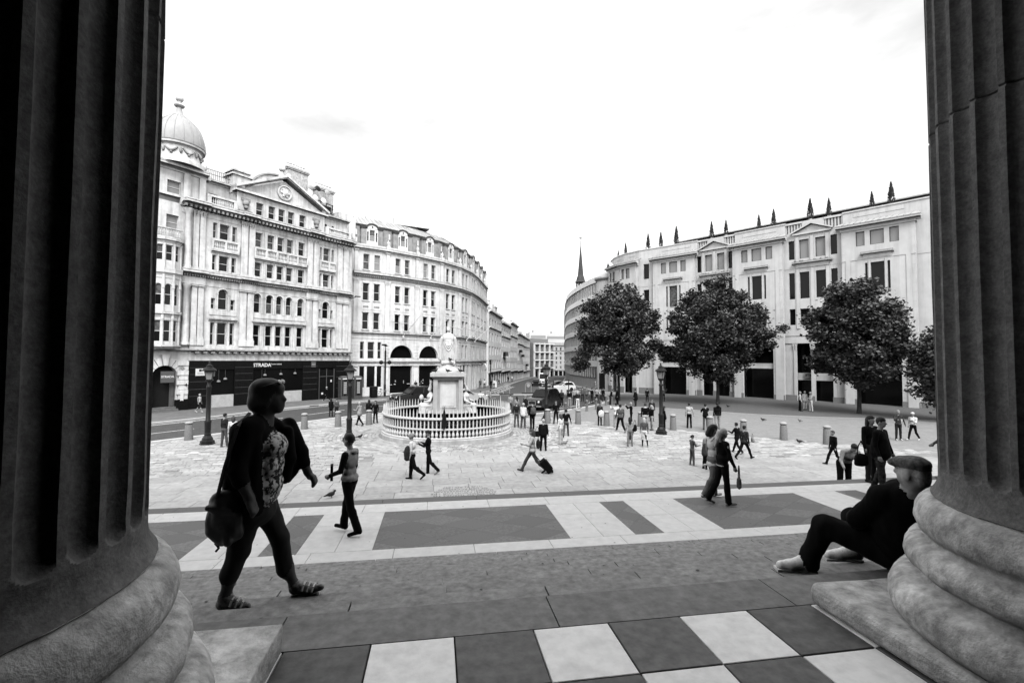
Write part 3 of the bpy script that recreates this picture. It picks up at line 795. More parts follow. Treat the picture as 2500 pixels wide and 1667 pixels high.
for xa, xb in ((-1.0, 1.5), (10.8, 14.0)):
    def para(b, xa=xa, xb=xb):
        b.box(xa, xb, -.35, -.1, 17.9, 18.05); b.box(xa, xb, -.37, -.08, 18.62, 18.8); balusters(b, xa + .1, xb - .1, 18.05, 18.62, -.22, .16, .06)
        b.box(xa, xa + .3, -.36, -.08, 18.05, 18.62); b.box(xb - .3, xb, -.36, -.08, 18.05, 18.62)
    part(bA, 'parapet_balustrade', STONE_A, para, MA)
parts(bA, 'set_back_wall', STONE_A, MA, [lambda b: wall(b, -1.2, 1.55, 17.9, 20.3, [(-.2, .5, 18.3, 19.4)], y=1.3), lambda b: wall(b, 10.75, 14.4, 17.9, 20.1, [(11.1, 11.7, 18.6, 19.4), (12.3, 12.6, 18.6, 19.4)], y=.9)])
parts(bA, 'parapet_cornice', STONE_A, MA, [lambda b: cornice(b, -1.3, 1.6, 20.3, .35, .4, 1.3), lambda b: cornice(b, 10.7, 14.5, 20.1, .35, .5, .9)])
part(bA, 'parapet_block', STONE_A, lambda b: b.box(13.0, 14.3, .5, 1.8, 20.3, 21.2), MA)
part(bA, 'room_darkness', INTERIOR, lambda b: (b.box(-1.1, 1.5, 1.6, 1.7, 17.95, 20.2), b.box(10.8, 14.3, 1.2, 1.3, 17.95, 20.0)), MA)  # black sheets painted as shade inside the set back openings
part(bA, 'roof_railing', IRON, lambda b: [b.tube((x, 1.1, 20.6), (x, 1.1, 21.5), .02, n=4) for x in np.arange(-.9, 1.5, .16)] + [b.tube((-.9, 1.1, z), (1.5, 1.1, z), .025, n=4) for z in (20.7, 21.1, 21.5)], MA)
part(bA, 'fire_escape', IRON, lambda b: [b.tube((x, 1.2, 19.9), (x + .2, 1.2, 21.9), .05, n=4) for x in (9.9, 10.9, 11.6, 12.4)] + [b.tube((9.7, 1.2, z), (12.7, 1.2, z - .2), .05, n=4) for z in (20.4, 21.0, 21.6, 22.0)] + [b.box(10.2, 12.6, 1.5, 2.2, 19.6, 21.7)], MA)
def chimney(root, Mx, xa, xb, y0, y1, z0, z1, pots, m=BRICK):
    c = part(root, 'chimney', m, lambda b: (b.box(xa, xb, y0, y1, z0, z1 - .35), b.box(xa - .1, xb + .1, y0 - .1, y1 + .1, z1 - .35, z1 - .22), b.box(xa - .16, xb + .16, y0 - .16, y1 + .16, z1 - .22, z1 - .08), b.box(xa - .08, xb + .08, y0 - .08, y1 + .08, z1 - .08, z1)), Mx)
    for i in range(pots):
        x = xa + (xb - xa) * (i + .5) / pots
        b = MB(Mx); b.lathe([(.13, z1), (.11, z1 + .1), (.10, z1 + .4), (.14, z1 + .44), (.14, z1 + .5), (.10, z1 + .52)], 8, x, (y0 + y1) / 2)
        put('chimney_pot', b.mesh('chimney_pot', 40), STONE_B, c)
chimney(bA, MA, 7.3, 9.6, 1.4, 2.4, 19.9, 24.7, 6); chimney(bA, MA, 10.9, 13.0, 1.6, 2.5, 19.9, 23.7, 6)
DISH = MB(); DISH.lathe([(.02, .12), (.2, .08), (.33, 0), (.34, .01), (.2, .1), (.02, .14)], 14); DISH.tube((0, 0, .1), (0, .1, -.5), .03, n=5); DISHM = DISH.mesh('dish', 40)
for i, (x, z, dk) in enumerate([(9.65, 23.0, 1), (10.55, 23.15, 2), (9.55, 22.2, 0), (10.3, 22.05, 0), (11.75, 23.05, 1), (11.3, 22.0, 0)]):
    o_ = put('satellite_dish', DISHM, [WHITE, LEAD, IRON][dk], bA, MA @ T(x, 1.0, z) @ Matrix.Rotation(math.pi / 2 - .3, 4, 'X'))
# bowed bay at the corner, and the domed turret
def bow(b):
    cx, rr = -3.9, 1.12
    for i in range(5):
        a0 = math.pi + math.pi * i / 5; a1 = math.pi + math.pi * (i + 1) / 5
        p0 = Vector((cx + rr * math.cos(a0), rr * math.sin(a0) * .75)); p1 = Vector((cx + rr * math.cos(a1), rr * math.sin(a1) * .75))
        L = (p1 - p0).length; ang = math.atan2(p1.y - p0.y, p1.x - p0.x)
        b.M = MA @ T(p0.x, p0.y, 0, ang)
        wall(b, 0, L, 5.25, 14.3, [(.1, L - .1, 5.75, 7.5), (.1, L - .1, 8.7, 10.45, True), (.1, L - .1, 12.3, 13.6)], dep=.15)
        for z, h in ((5.25, .25), (7.8, .4), (10.9, .8), (13.8, .35)): cornice(b, -.04, L + .04, z, h, .2)
        for x in (0, L): b.lathe([(.09, 5.5), (.07, 5.9), (.06, 7.4), (.1, 7.6), (.08, 8.5), (.06, 10), (.1, 10.1), (.07, 12.2), (.06, 13.5), (.1, 13.7)], 6, x, -.03)
        for z0, z1, ar in ((5.75, 7.5, False), (8.7, 10.45, True), (12.3, 13.6, False)): window(bA, b.M, .1, L - .1, z0, z1, y=.1, arch=ar, panes=[GLASS, CURT if i % 2 else GLASS])
    b.M = MA; balusters(b, -4.9, -2.95, 14.4, 14.95, -.55, .17); b.box(-4.95, -2.9, -.65, -.45, 14.95, 15.05)
part(bA, 'bow_window', STONE_A, bow)
part(bA, 'turret_wall', STONE_A, lambda b: (wall(b, -5.3, -1.1, 17.9, 20.0, [opsT[1]], y=-.05), b.box(-5.3, -1.1, .25, 3.5, 17.9, 20.0), b.box(-2.8, -2.3, -.25, 0, 17.9, 20.0), b.box(-1.6, -1.1, -.2, 0, 17.9, 20.0)), MA)
window(bA, MA, -3.93, -2.95, 18.1, 19.15, y=.14, panes=[BLIND, BLIND])
part(bA, 'turret_cornice', STONE_A, lambda b: (cornice(b, -5.4, -1.0, 20.0, .5, .7), b.box(-1.1, -.6, .1, 3.4, 20.1, 20.48)), MA)
part(bA, 'ledge_top', STONE_AD, lambda b: b.box(-5.4, -.95, -.68, .3, 20.525, 20.54), MA)
DX, DY = -2.95, .75
part(bA, 'drum', STONE_A, lambda b: b.lathe([(2.05, 20.5), (2.05, 20.85), (1.78, 20.95), (1.74, 21.1), (1.72, 21.95), (1.8, 22.05), (1.95, 22.1), (1.98, 22.25), (1.9, 22.3)], 40, DX, DY), MA, 35)
part(bA, 'dome_edge', LEADD, lambda b: b.lathe([(2.0, 22.26), (2.02, 22.32), (1.95, 22.34)], 40, DX, DY), MA, 35)
DP = [(1.93, 22.33), (1.94, 22.6), (1.9, 23.0), (1.8, 23.42), (1.62, 23.85), (1.36, 24.25), (1.04, 24.6), (.72, 24.88), (.42, 25.1), (.29, 25.3), (.22, 25.6), (.18, 25.82)]
dome = part(bA, 'dome', LEAD, lambda b: b.lathe(DP, 40, DX, DY), MA, 60)
for k in range(18):
    b = MB(MA); a = 2 * math.pi * k / 18
    b.path([(DX + (r + .01) * math.cos(a), DY + (r + .01) * math.sin(a), z) for r, z in DP[:9]], .03, 5); put('dome_rib', b.mesh('dome_rib'), LEAD, dome)
part(bA, 'finial', STONE_A, lambda b: (b.lathe([(.16, 25.8), (.36, 25.9), (.4, 26.0), (.3, 26.08), (.16, 26.12), (.14, 26.3), (.18, 26.36)], 14, DX, DY), b.ball((DX, DY, 26.6), .3, 14)), MA, 50)
for k in range(9):
    a0 = -math.pi + k * math.pi / 4.5
    def swag(b):
        for i in range(8):
            t0, t1 = i / 8, (i + 1) / 8
            P = lambda t_: (DX + 1.78 * math.cos(a0 + t_ * .5), DY + 1.78 * math.sin(a0 + t_ * .5), 21.78 - .36 * math.sin(math.pi * t_))
            b.tube(P(t0), P(t1), .05 + .05 * math.sin(math.pi * t0), .05 + .05 * math.sin(math.pi * t1), 6)
        b.ball((DX + 1.76 * math.cos(a0 - .08), DY + 1.76 * math.sin(a0 - .08), 21.55), .13, 6, 2.0); b.ball((DX + 1.77 * math.cos(a0 + .25), DY + 1.77 * math.sin(a0 + .25), 21.3), .12, 6)
    part(bA, 'garland', STONE_AD, swag, MA, 60)
part(bA, 'turret_console', STONE_A, lambda b: (b.ball((-1.45, -.3, 20.95), .35, 10, 1.4), b.box(-1.8, -1.2, -.4, .6, 20.5, 20.8), b.ball((-1.1, .6, 20.85), .3, 8)), MA, 50)
# ground floor
part(bA, 'fascia_band', STONE_A, lambda b: (b.box(-2.0, 14.3, -.06, .3, 4.24, 4.98), cornice(b, -5.2, 14.5, 5.0, .26, .5)), MA)
part(bA, 'cornice_brackets', STONE_AD, lambda b: teeth(b, -1.8, 14.4, 4.88, .14, .4, .3, .62), MA)
def shop(b):
    for xa, xb in ((-1.95, -.3), (1.75, 3.45), (8.5, 10.35), (12.4, 14.25)): b.box(xa, xb, -.12, .3, 0.02, 4.24)
    b.box(-1.95, 14.25, -.08, .3, 3.45, 4.24); b.box(-.3, 14.25, .2, .32, 0, 3.5)
part(bA, 'shopfront', SHOPBLK, shop, MA)
part(bA, 'shopfront_highlights', SHOPLINE, lambda b: [b.box(xa, xb, -.126, -.11, z, z + .022) for xa, xb in ((-1.9, -.35), (1.8, 3.4), (8.55, 10.2), (12.5, 14.2)) for z in (1.2, 1.78, 2.42, 3.05, 3.62)], MA)  # highlights along the joints, put in as paler strips
for xa, xb in ((-.3, 1.75), (3.45, 8.5)): part(bA, 'shop_window', GLASSB, lambda b: b.box(xa, xb, .02, .06, 1.25, 3.45), MA)
for xa, xb in ((-.1, 1.72), (3.47, 8.44)): part(bA, 'white_stall_riser', mat('pale marble panel', .5, .6, .15, 3), lambda b: b.box(xa, xb, -.1, .1, .06, 1.2), MA)
dr = part(bA, 'door', SHOPBLK, lambda b: (b.box(10.5, 12.3, .02, .12, .06, 3.3),), MA)
put('door_frame', MB(MA).box(10.45, 10.52, -.06, .1, .05, 3.35).box(11.36, 11.42, -.03, .1, .05, 3.35).box(12.28, 12.35, -.06, .1, .05, 3.35).box(10.45, 12.35, -.05, .1, 2.5, 2.56).mesh('door_frame'), SHOPLINE, dr)
put('door_notice', MB(MA).box(11.9, 12.05, -.02, .02, 1.9, 2.15).box(10.8, 11.0, -.02, .02, .6, .8).mesh('door_notice'), WHITE, dr)
put('sign_lettering', text_mesh('STRADA', .46, .012, bold=.012), WHITE, bA, MA @ T(4.27, -.105, 3.8) @ UPR)
put('sign_lettering', text_mesh('Cucina Italiana', .19, .008), WHITE, bA, MA @ T(5.66, -.1, 3.9) @ UPR)
GREYSIGN = mat('grey sign board', .11, .6)
part(bA, 'projecting_sign', GREYSIGN, lambda b: b.box(9.43, 9.92, -.2, -.13, 3.55, 4.14), MA)
put('sign_lettering', text_mesh('STRADA', .12, .004), WHITE, bA, MA @ T(9.67, -.205, 3.84) @ UPR)
nb = part(bA, 'white_notice', WHITE, lambda b: b.box(-1.46, -.72, -.17, -.13, 2.95, 3.55), MA)
put('notice_print', MB(MA).box(-1.2, -1.0, -.176, -.17, 3.3, 3.5).mesh('notice_print'), BLACKP, nb)
put('notice_print', MB(MA).box(-1.36, -.82, -.174, -.17, 3.2, 3.22).box(-1.3, -.9, -.174, -.17, 3.12, 3.14).box(-1.38, -.8, -.174, -.17, 3.05, 3.07).mesh('notice_print'), SHOPLINE, nb)
part(bA, 'menu_case', SHOPLINE, lambda b: (b.box(-.6, -.25, -.1, -.06, 2.85, 3.3), b.box(-.18, -.08, -.1, -.02, 2.85, 3.3), b.box(-.0, .1, -.1, -.02, 2.85, 3.3)), MA)
PENDM = mat('pale lamp shade', .22, .5)
for x, z in ((4.6, 2.85), (6.2, 2.9), (7.7, 2.95), (4.3, 2.0), (-.15, 2.55), (1.0, 2.6), (.45, 2.4)):
    part(bA, 'lamp_shade', PENDM, lambda b: (b.lathe([(.02, z + .12), (.12, z + .08), (.16, z - .05), (.1, z - .08)], 10, x, -.03), b.tube((x, -.03, z + .1), (x, -.03, 3.44), .006, n=4)), MA, 60)
# arched doorway at the corner
opD = [(-4.55, -2.85, .5, 3.75, True)]
part(bA, 'doorway_wall', STONE_A, lambda b: (wall(b, -5.4, -2.0, 0.0, 5.0, [(-4.6, -2.8, .05, 3.85, True)], y=-.03, dep=.7),), MA)
part(bA, 'doorway_shade', SHOPBLK, lambda b: b.box(-4.7, -2.7, .66, .7, .05, 3.9), MA)  # black sheet painted as the shade inside the doorway
for k in range(9):
    a = math.pi * (k + .5) / 9; cxd = -3.7
    def vous(b):
        r0, r1 = .9, 1.55 + (.25 if k == 4 else .0); a0, a1 = math.pi * k / 9 + .02, math.pi * (k + 1) / 9 - .02
        b.yprof([(cxd + r0 * math.cos(a0), 2.95 + r0 * math.sin(a0)), (cxd + r1 * math.cos(a0), 2.95 + r1 * math.sin(a0)), (cxd + r1 * math.cos(a1), 2.95 + r1 * math.sin(a1)), (cxd + r0 * math.cos(a1), 2.95 + r0 * math.sin(a1))], -.2 - .12 * (k == 4), .1)
    part(bA, 'arch_stone', STONE_A, vous, MA)
for side in (0, 1):
    for k in range(8):
        z0 = 1.02 + k * .4; w_ = .8 if k % 2 else .68
        b = MB(MA)
        x1 = -2.02 if side else -4.62
        b.box(x1 - w_, x1, -.2 - .05 * (k % 2), .1, z0 + .015, z0 + .385); put('pier_stone', b.mesh('pier_stone'), STONE_A, bA)
    part(bA, 'pier_plinth', SHOPBLK, lambda b: b.box(-2.86 if side else -5.45, -1.96 if side else -4.58, -.25, .1, .03, 1.0), MA)
sg = part(bA, 'hanging_sign', GREYSIGN, lambda b: b.box(-3.99, -3.05, -.22, -.14, 2.45, 3.37), MA)
put('sign_lettering', text_mesh('STRADA', .24, .006, bold=.006), WHITE, sg, MA @ T(-3.52, -.228, 2.92) @ UPR)
put('house_number', text_mesh('4', .36, .004, bold=.006), BLACKP, bA, MA @ T(-2.2, -.27, 2.2) @ UPR)
part(bA, 'menu_board', WHITE, lambda b: b.box(-2.6, -2.36, -.29, -.26, .92, 1.56), MA)
part(bA, 'side_door', mat('grey panelled door', .12, .6), lambda b: (b.box(-3.2, -2.84, .2, .3, .3, 2.4), b.box(-3.12, -2.92, .17, .2, .5, 1.1), b.box(-3.12, -2.92, .17, .2, 1.3, 2.2)), MA)
for k in range(3): part(bA, 'door_step', PAVE, lambda b: b.box(-4.6 - .1 * k, -2.8, -.2 - .3 * (2 - k), .6, .05 if k == 2 else .05, .17 + .14 * k), MA)

# ------------------------------------------------------------------ curved building (middle left)
bB = thing('curved_building', 'long curved stone building with arched shop openings and dormers in its dark attic', 'building', (-10.06, 57.8, 0))
nodeB = [Vector((-10.06, 57.8))]
for h in (63, 55, 49, 38, 26, 17, 14.5, 13.5, 13.5): nodeB.append(nodeB[-1] + Vector((math.sin(R(h)), math.cos(R(h)))) * 4.3)
STRIPW = mat('white window pier', .74, .7, .05, 3)
def seg(p, q):
    d = q - p; return T(p.x, p.y, 0, math.atan2(d.y, d.x)), d.length
for i in range(len(nodeB) - 1):
    Mx, L = seg(nodeB[i], nodeB[i + 1]); far = i > 4
    z0 = gz(0, nodeB[i].y) - 1.2
    c = L / 2 + (.12 if i == 0 else 0)
    prs = [(c - 1.05, c - .32), (c + .32, c + 1.05)]
    ops = [(a, q_, 8.05, 10.1) for a, q_ in prs] + [(a, q_, 11.6, 13.7) for a, q_ in prs] + [(a, q_, 15.4, 17.3) for a, q_ in prs]
    arch = i in (1, 2)
    if arch: go = [(c - 1.62, c + 1.62, .12, 3.55), (c - 1.62, c + 1.62, 4.22, 6.2)]
    elif i == 0: go = [(.99, 1.46, 4.46, 6.53), (1.93, 2.74, 4.46, 6.53), (3.16, 3.63, 4.46, 6.53), (.95, 1.55, .98, 3.54), (1.86, 2.86, .98, 3.54), (3.1, 3.7, .98, 3.54)]
    else: go = [(a, q_, 4.46, 6.53) for a, q_ in prs] + [(c - 1.6, c - 1.0, z0 + 1.5, 3.54), (c - .45, c + .45, z0 + 1.5, 3.54), (c + 1.0, c + 1.6, z0 + 1.5, 3.54)]
    def bw(b):
        if arch: wall(b, 0, L, z0, 17.9, ops + [go[0]]  + [(go[1][0], go[1][1], 4.55, 6.2, True)], dep=.4)
        else: wall(b, 0, L, z0, 17.9, ops + go)
    part(bB, 'wall', STONE_B, bw, Mx)
    part(bB, 'room_darkness', INTERIOR, lambda b: b.box(0, L, .42, .5, z0, 17.8), Mx)  # room darkness put in as a near black sheet behind the windows
    for a, q_ in prs:
        window(bB, Mx, a, q_, 8.05, 10.1, panes=PANES()); window(bB, Mx, a, q_, 11.6, 13.7, panes=PANES()); window(bB, Mx, a, q_, 15.4, 17.3, panes=rf.choice(([CURT, CURT], [BLIND, CURT], [BLIND, BLIND])) if i < 3 else [CURT, GLASS])
    if arch:
        window(bB, Mx, c - 1.62, c + 1.62, 4.55, 6.2, y=.3, arch=True, mid=0, frame=BLACKP, panes=[GLASSB], name='fanlight')
        so_ = part(bB, 'shop_entrance', GLASSB, lambda b: b.box(c - 1.6, c + 1.6, .36, .4, .12, 3.55), Mx)
        put('door_handle', MB(Mx).box(c - 1.5, c - 1.1, .32, .36, 1.15, 1.2).box(c - .85, c - .6, .32, .36, 1.2, 1.27).box(c + 1.05, c + 1.5, .32, .36, 1.2, 1.26).mesh('door_handle'), WHITE, so_)
        put('door_notice', MB(Mx).box(c - .7, c - .56, .33, .36, 1.5, 1.75).box(c + .5, c + .6, .33, .36, 1.3, 1.7).mesh('door_notice'), BLIND, so_)
        part(bB, 'arch_moulding', STONE_B, lambda b: [b.yprof([(c - 1.66 * math.cos(math.pi * k / 18), 4.55 + 1.66 * math.sin(math.pi * k / 18)), (c - 1.66 * math.cos(math.pi * (k + 1) / 18), 4.55 + 1.66 * math.sin(math.pi * (k + 1) / 18)), (c - 1.95 * math.cos(math.pi * (k + 1) / 18), 4.55 + 1.95 * math.sin(math.pi * (k + 1) / 18)), (c - 1.95 * math.cos(math.pi * k / 18), 4.55 + 1.95 * math.sin(math.pi * k / 18))], -.07, .02) for k in range(18)] + [b.box(c - .14, c + .14, -.14, 0, 6.2, 6.75)], Mx)
        put('fascia_lettering', text_mesh("One St Paul's Churchyard", .2, .004), SHOPLINE, bB, Mx @ T(c, -.075, 3.78) @ UPR)
    else:
        for k, g_ in enumerate(go):
            if g_[2] > 4: window(bB, Mx, *g_[:4], panes=PANES() if i else [GLASS, GLASS])
            else: window(bB, Mx, *g_[:4], mid=0, fr=.03, frame=BLACKP, panes=[GLASSB], name='shop_window')
    parts(bB, 'cornice', STONE_B, Mx, [lambda b: cornice(b, -.03, L + .03, 3.98, .22, .3), lambda b: cornice(b, -.03, L + .03, 7.5, .26, .34), lambda b: cornice(b, -.04, L + .04, 14.55, .5, .5), lambda b: cornice(b, -.03, L + .03, 17.75, .4, .4)])
    parts(bB, 'string_band', STONE_B, Mx, [lambda b: b.box(-.02, L + .02, -.06, .02, 3.6, 3.95), lambda b: b.box(0, L, -.05, .02, 6.95, 7.1), lambda b: b.box(0, L, -.05, .02, 14.1, 14.2), lambda b: b.box(0, L, -.1, .3, 18.1, 18.5)])
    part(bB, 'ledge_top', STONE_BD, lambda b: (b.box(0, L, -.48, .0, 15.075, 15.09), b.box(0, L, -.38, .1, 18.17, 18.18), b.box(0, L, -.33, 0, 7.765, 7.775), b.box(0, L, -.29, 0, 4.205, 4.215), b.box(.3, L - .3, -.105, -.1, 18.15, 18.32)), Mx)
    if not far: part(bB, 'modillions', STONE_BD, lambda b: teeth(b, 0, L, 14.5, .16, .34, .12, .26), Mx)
    part(bB, 'ornament_frieze', STONE_B, lambda b: [b.box(c - 1.25, c + 1.25, -.03, 0, 10.45, 11.2)] + [b.lathe([(.2, 0), (.2, .03), (.12, .05), (.01, .05)], 10, x, 0) for x in ()], Mx)
    for a, q_ in prs:
        parts(bB, 'window_sill', STONE_B, Mx, [lambda b, z=z: b.box(a - .1, q_ + .1, -.1, .05, z, z + .1) for z in (7.95, 11.5, 15.3)])
        parts(bB, 'window_head', STONE_B, Mx, [lambda b, z=z: b.box(a - .08, q_ + .08, -.06, 0, z, z + .12) for z in (10.12, 13.72)])
        if not far:
            def ros(b):
                for k in range(3):
                    x = a + .15 + k * .22
                    b.M = Mx @ T(x, -.03, 10.83) @ Matrix.Rotation(math.pi / 2, 4, 'X'); b.lathe([(.13, 0), (.12, .04), (.07, .02), (.05, .05), (.01, .05)], 8)
            part(bB, 'rosette', STONE_BD, ros)
    for x in ((.0, L) if i == 0 else (L,)):
        w2 = .28
        pilaster(bB, Mx, x - w2 + (.35 if x == 0 else 0), x + w2 + (.35 if x == 0 else 0), 7.8, 14.15, STONE_B, p=.12, bs=.5, cap=.55)
        pilaster(bB, Mx, x - .2 + (.35 if x == 0 else 0), x + .2 + (.35 if x == 0 else 0), 15.1, 17.75, STONE_B, p=.12, bs=.2, cap=.25)
        pilaster(bB, Mx, x - .3 + (.35 if x == 0 else 0), x + .3 + (.35 if x == 0 else 0), z0, 3.6, STONE_B, p=.07, bs=1.3, cap=.18)
        if not far: part(bB, 'rustication', STONE_BD, lambda b: [b.box(x - .42 + (.35 if x == 0 else 0), x + .42 + (.35 if x == 0 else 0), -.006, .01, z, z + .02) for z in np.arange(4.4, 7.4, .42)], Mx)
        part(bB, 'urn', STONE_B, lambda b: (b.box(x - .22, x + .22, -.34, .1, 18.18, 18.6), b.lathe([(.1, 18.6), (.08, 18.7), (.2, 18.95), (.17, 19.1), (.06, 19.2), (.08, 19.3), (.02, 19.4)], 8, x, -.12)), Mx, 40)
    # attic of dark lead with white dormers
    part(bB, 'attic_wall', LEADD, lambda b: (b.box(0, L, .45, .7, 18.3, 21.0), b.box(c - 1.35, c - .72, .05, .6, 18.4, 20.5), b.box(c + .72, c + 1.35, .05, .6, 18.4, 20.5)), Mx)
    part(bB, 'attic_cornice', SLATE, lambda b: (b.box(0, L, .3, .8, 20.85, 21.02), b.box(c - 1.42, c - .62, -.05, .6, 20.5, 20.72), b.box(c + .62, c + 1.42, -.05, .6, 20.5, 20.72)), Mx)
    dm = part(bB, 'dormer', WHITE, lambda b: (wall(b, c - .72, c + .72, 18.45, 21.0, [(c - .33, c + .33, 18.95, 20.35), (c - .64, c - .45, 18.95, 20.1), (c + .45, c + .64, 18.95, 20.1)], y=.0, dep=.2),), Mx)
    put('dormer_hood', MB(Mx).yprof([(c - .86 * math.cos(math.pi * k / 12), 20.55 + .62 * math.sin(math.pi * k / 12)) for k in range(13)] + [(c + .66 * math.cos(math.pi * k / 12), 20.55 + .46 * math.sin(math.pi * k / 12)) for k in range(13)], -.12, .9).mesh('dormer_hood'), SLATE, dm)
    put('dormer_gable', MB(Mx).yprof([(c - .66 * math.cos(math.pi * k / 12), 20.5 + .5 * math.sin(math.pi * k / 12)) for k in range(13)], -.03, .5).mesh('dormer_gable'), WHITE, dm)
    put('roundel_window', MB(Mx @ T(c, -.035, 20.72) @ Matrix.Rotation(math.pi / 2, 4, 'X')).lathe([(.11, 0), (.11, .01), (.01, .01)], 10).mesh('roundel_window'), GLASS, dm)
    put('dormer_shade', MB(Mx).box(c - .7, c + .7, .22, .25, 18.5, 20.9).mesh('dormer_shade'), GLASS, dm)  # dark sheet painted as the shade within the dormer openings
    window(bB, Mx, c - .33, c + .33, 18.95, 20.35, y=.1, panes=[BLIND, CURT])
    part(bB, 'attic_light', WHITE, lambda b: (b.box(.25, .55, .38, .5, 18.6, 19.3), b.box(.28, .5, .36, .4, 19.6, 20.3)), Mx)
    part(bB, 'roof', LEAD, lambda b: (b.add([(-.1, .35, 21.0), (L + .1, .35, 21.0), (L + .5, 2.6, 22.5), (-.6 * (i > 0), 2.6, 22.5)], [(0, 1, 2, 3)]), b.add([(-.6 * (i > 0), 2.6, 22.5), (L + .5, 2.6, 22.5), (L + .9, 8, 22.6), (-1 * (i > 0), 8, 22.6)], [(0, 1, 2, 3)])), Mx)
    part(bB, 'roof_ridge', STONE_BD, lambda b: [b.tube((x, .36, 21.03), (x, 2.6, 22.53), .03, n=4) for x in np.arange(.1, L, .55)], Mx).__setitem__('kind', 'stuff')
    part(bB, 'roof_rail_post', IRON, lambda b: (b.tube((c, 2.6, 22.5), (c, 2.6, 23.3), .03, n=5),), Mx)
    if i in (1, 2, 3, 4, 5):
        part(bB, 'flagpole', WHITE, lambda b: (b.tube((c, -.3, 7.35), (c + .9, -2.9, 9.9), .05, .035, 7), b.box(c - .1, c + .1, -.42, -.3, 7.2, 7.4)), Mx)
        part(bB, 'flagpole_stay', IRON, lambda b: (b.tube((c + .5, -1.7, 8.6), (c - 1.5, 0, 9.2), .012, n=4), b.tube((c + .5, -1.7, 8.6), (c + 1.7, 0, 9.0), .012, n=4)), Mx)
Mx, L = seg(nodeB[0], nodeB[1])
part(bB, 'party_wall', STONE_B, lambda b: (b.box(-.6, .02, .0, 9, -1, 18.4), b.box(-.5, .25, .2, 9, 18.4, 21.6)), Mx)
part(bB, 'penthouse', mat('penthouse cladding', .4, .6, .3, 6), lambda b: [b.box(3.0, 9.5, 5.5, 9, 22.2, 22.9)], Mx @ Matrix.Rotation(R(-8), 4, 'Z'))
part(bB, 'penthouse_roof', mat('pale curved roof', .78, .5), lambda b: b.yprof([(1.8, 22.85)] + [(6.5 - 4.7 * math.cos(math.pi * k / 14), 22.9 + 1.0 * math.sin(math.pi * k / 14)) for k in range(15)], 5.0, 11), Mx @ Matrix.Rotation(R(-8), 4, 'Z'), 30)
part(bB, 'wall_lamp', IRON, lambda b: (b.tube((-.5, -.1, 11.5), (.1, -1.2, 11.8), .04, n=5), b.box(-.1, .5, -1.4, -1.1, 11.75, 11.85)), Mx)

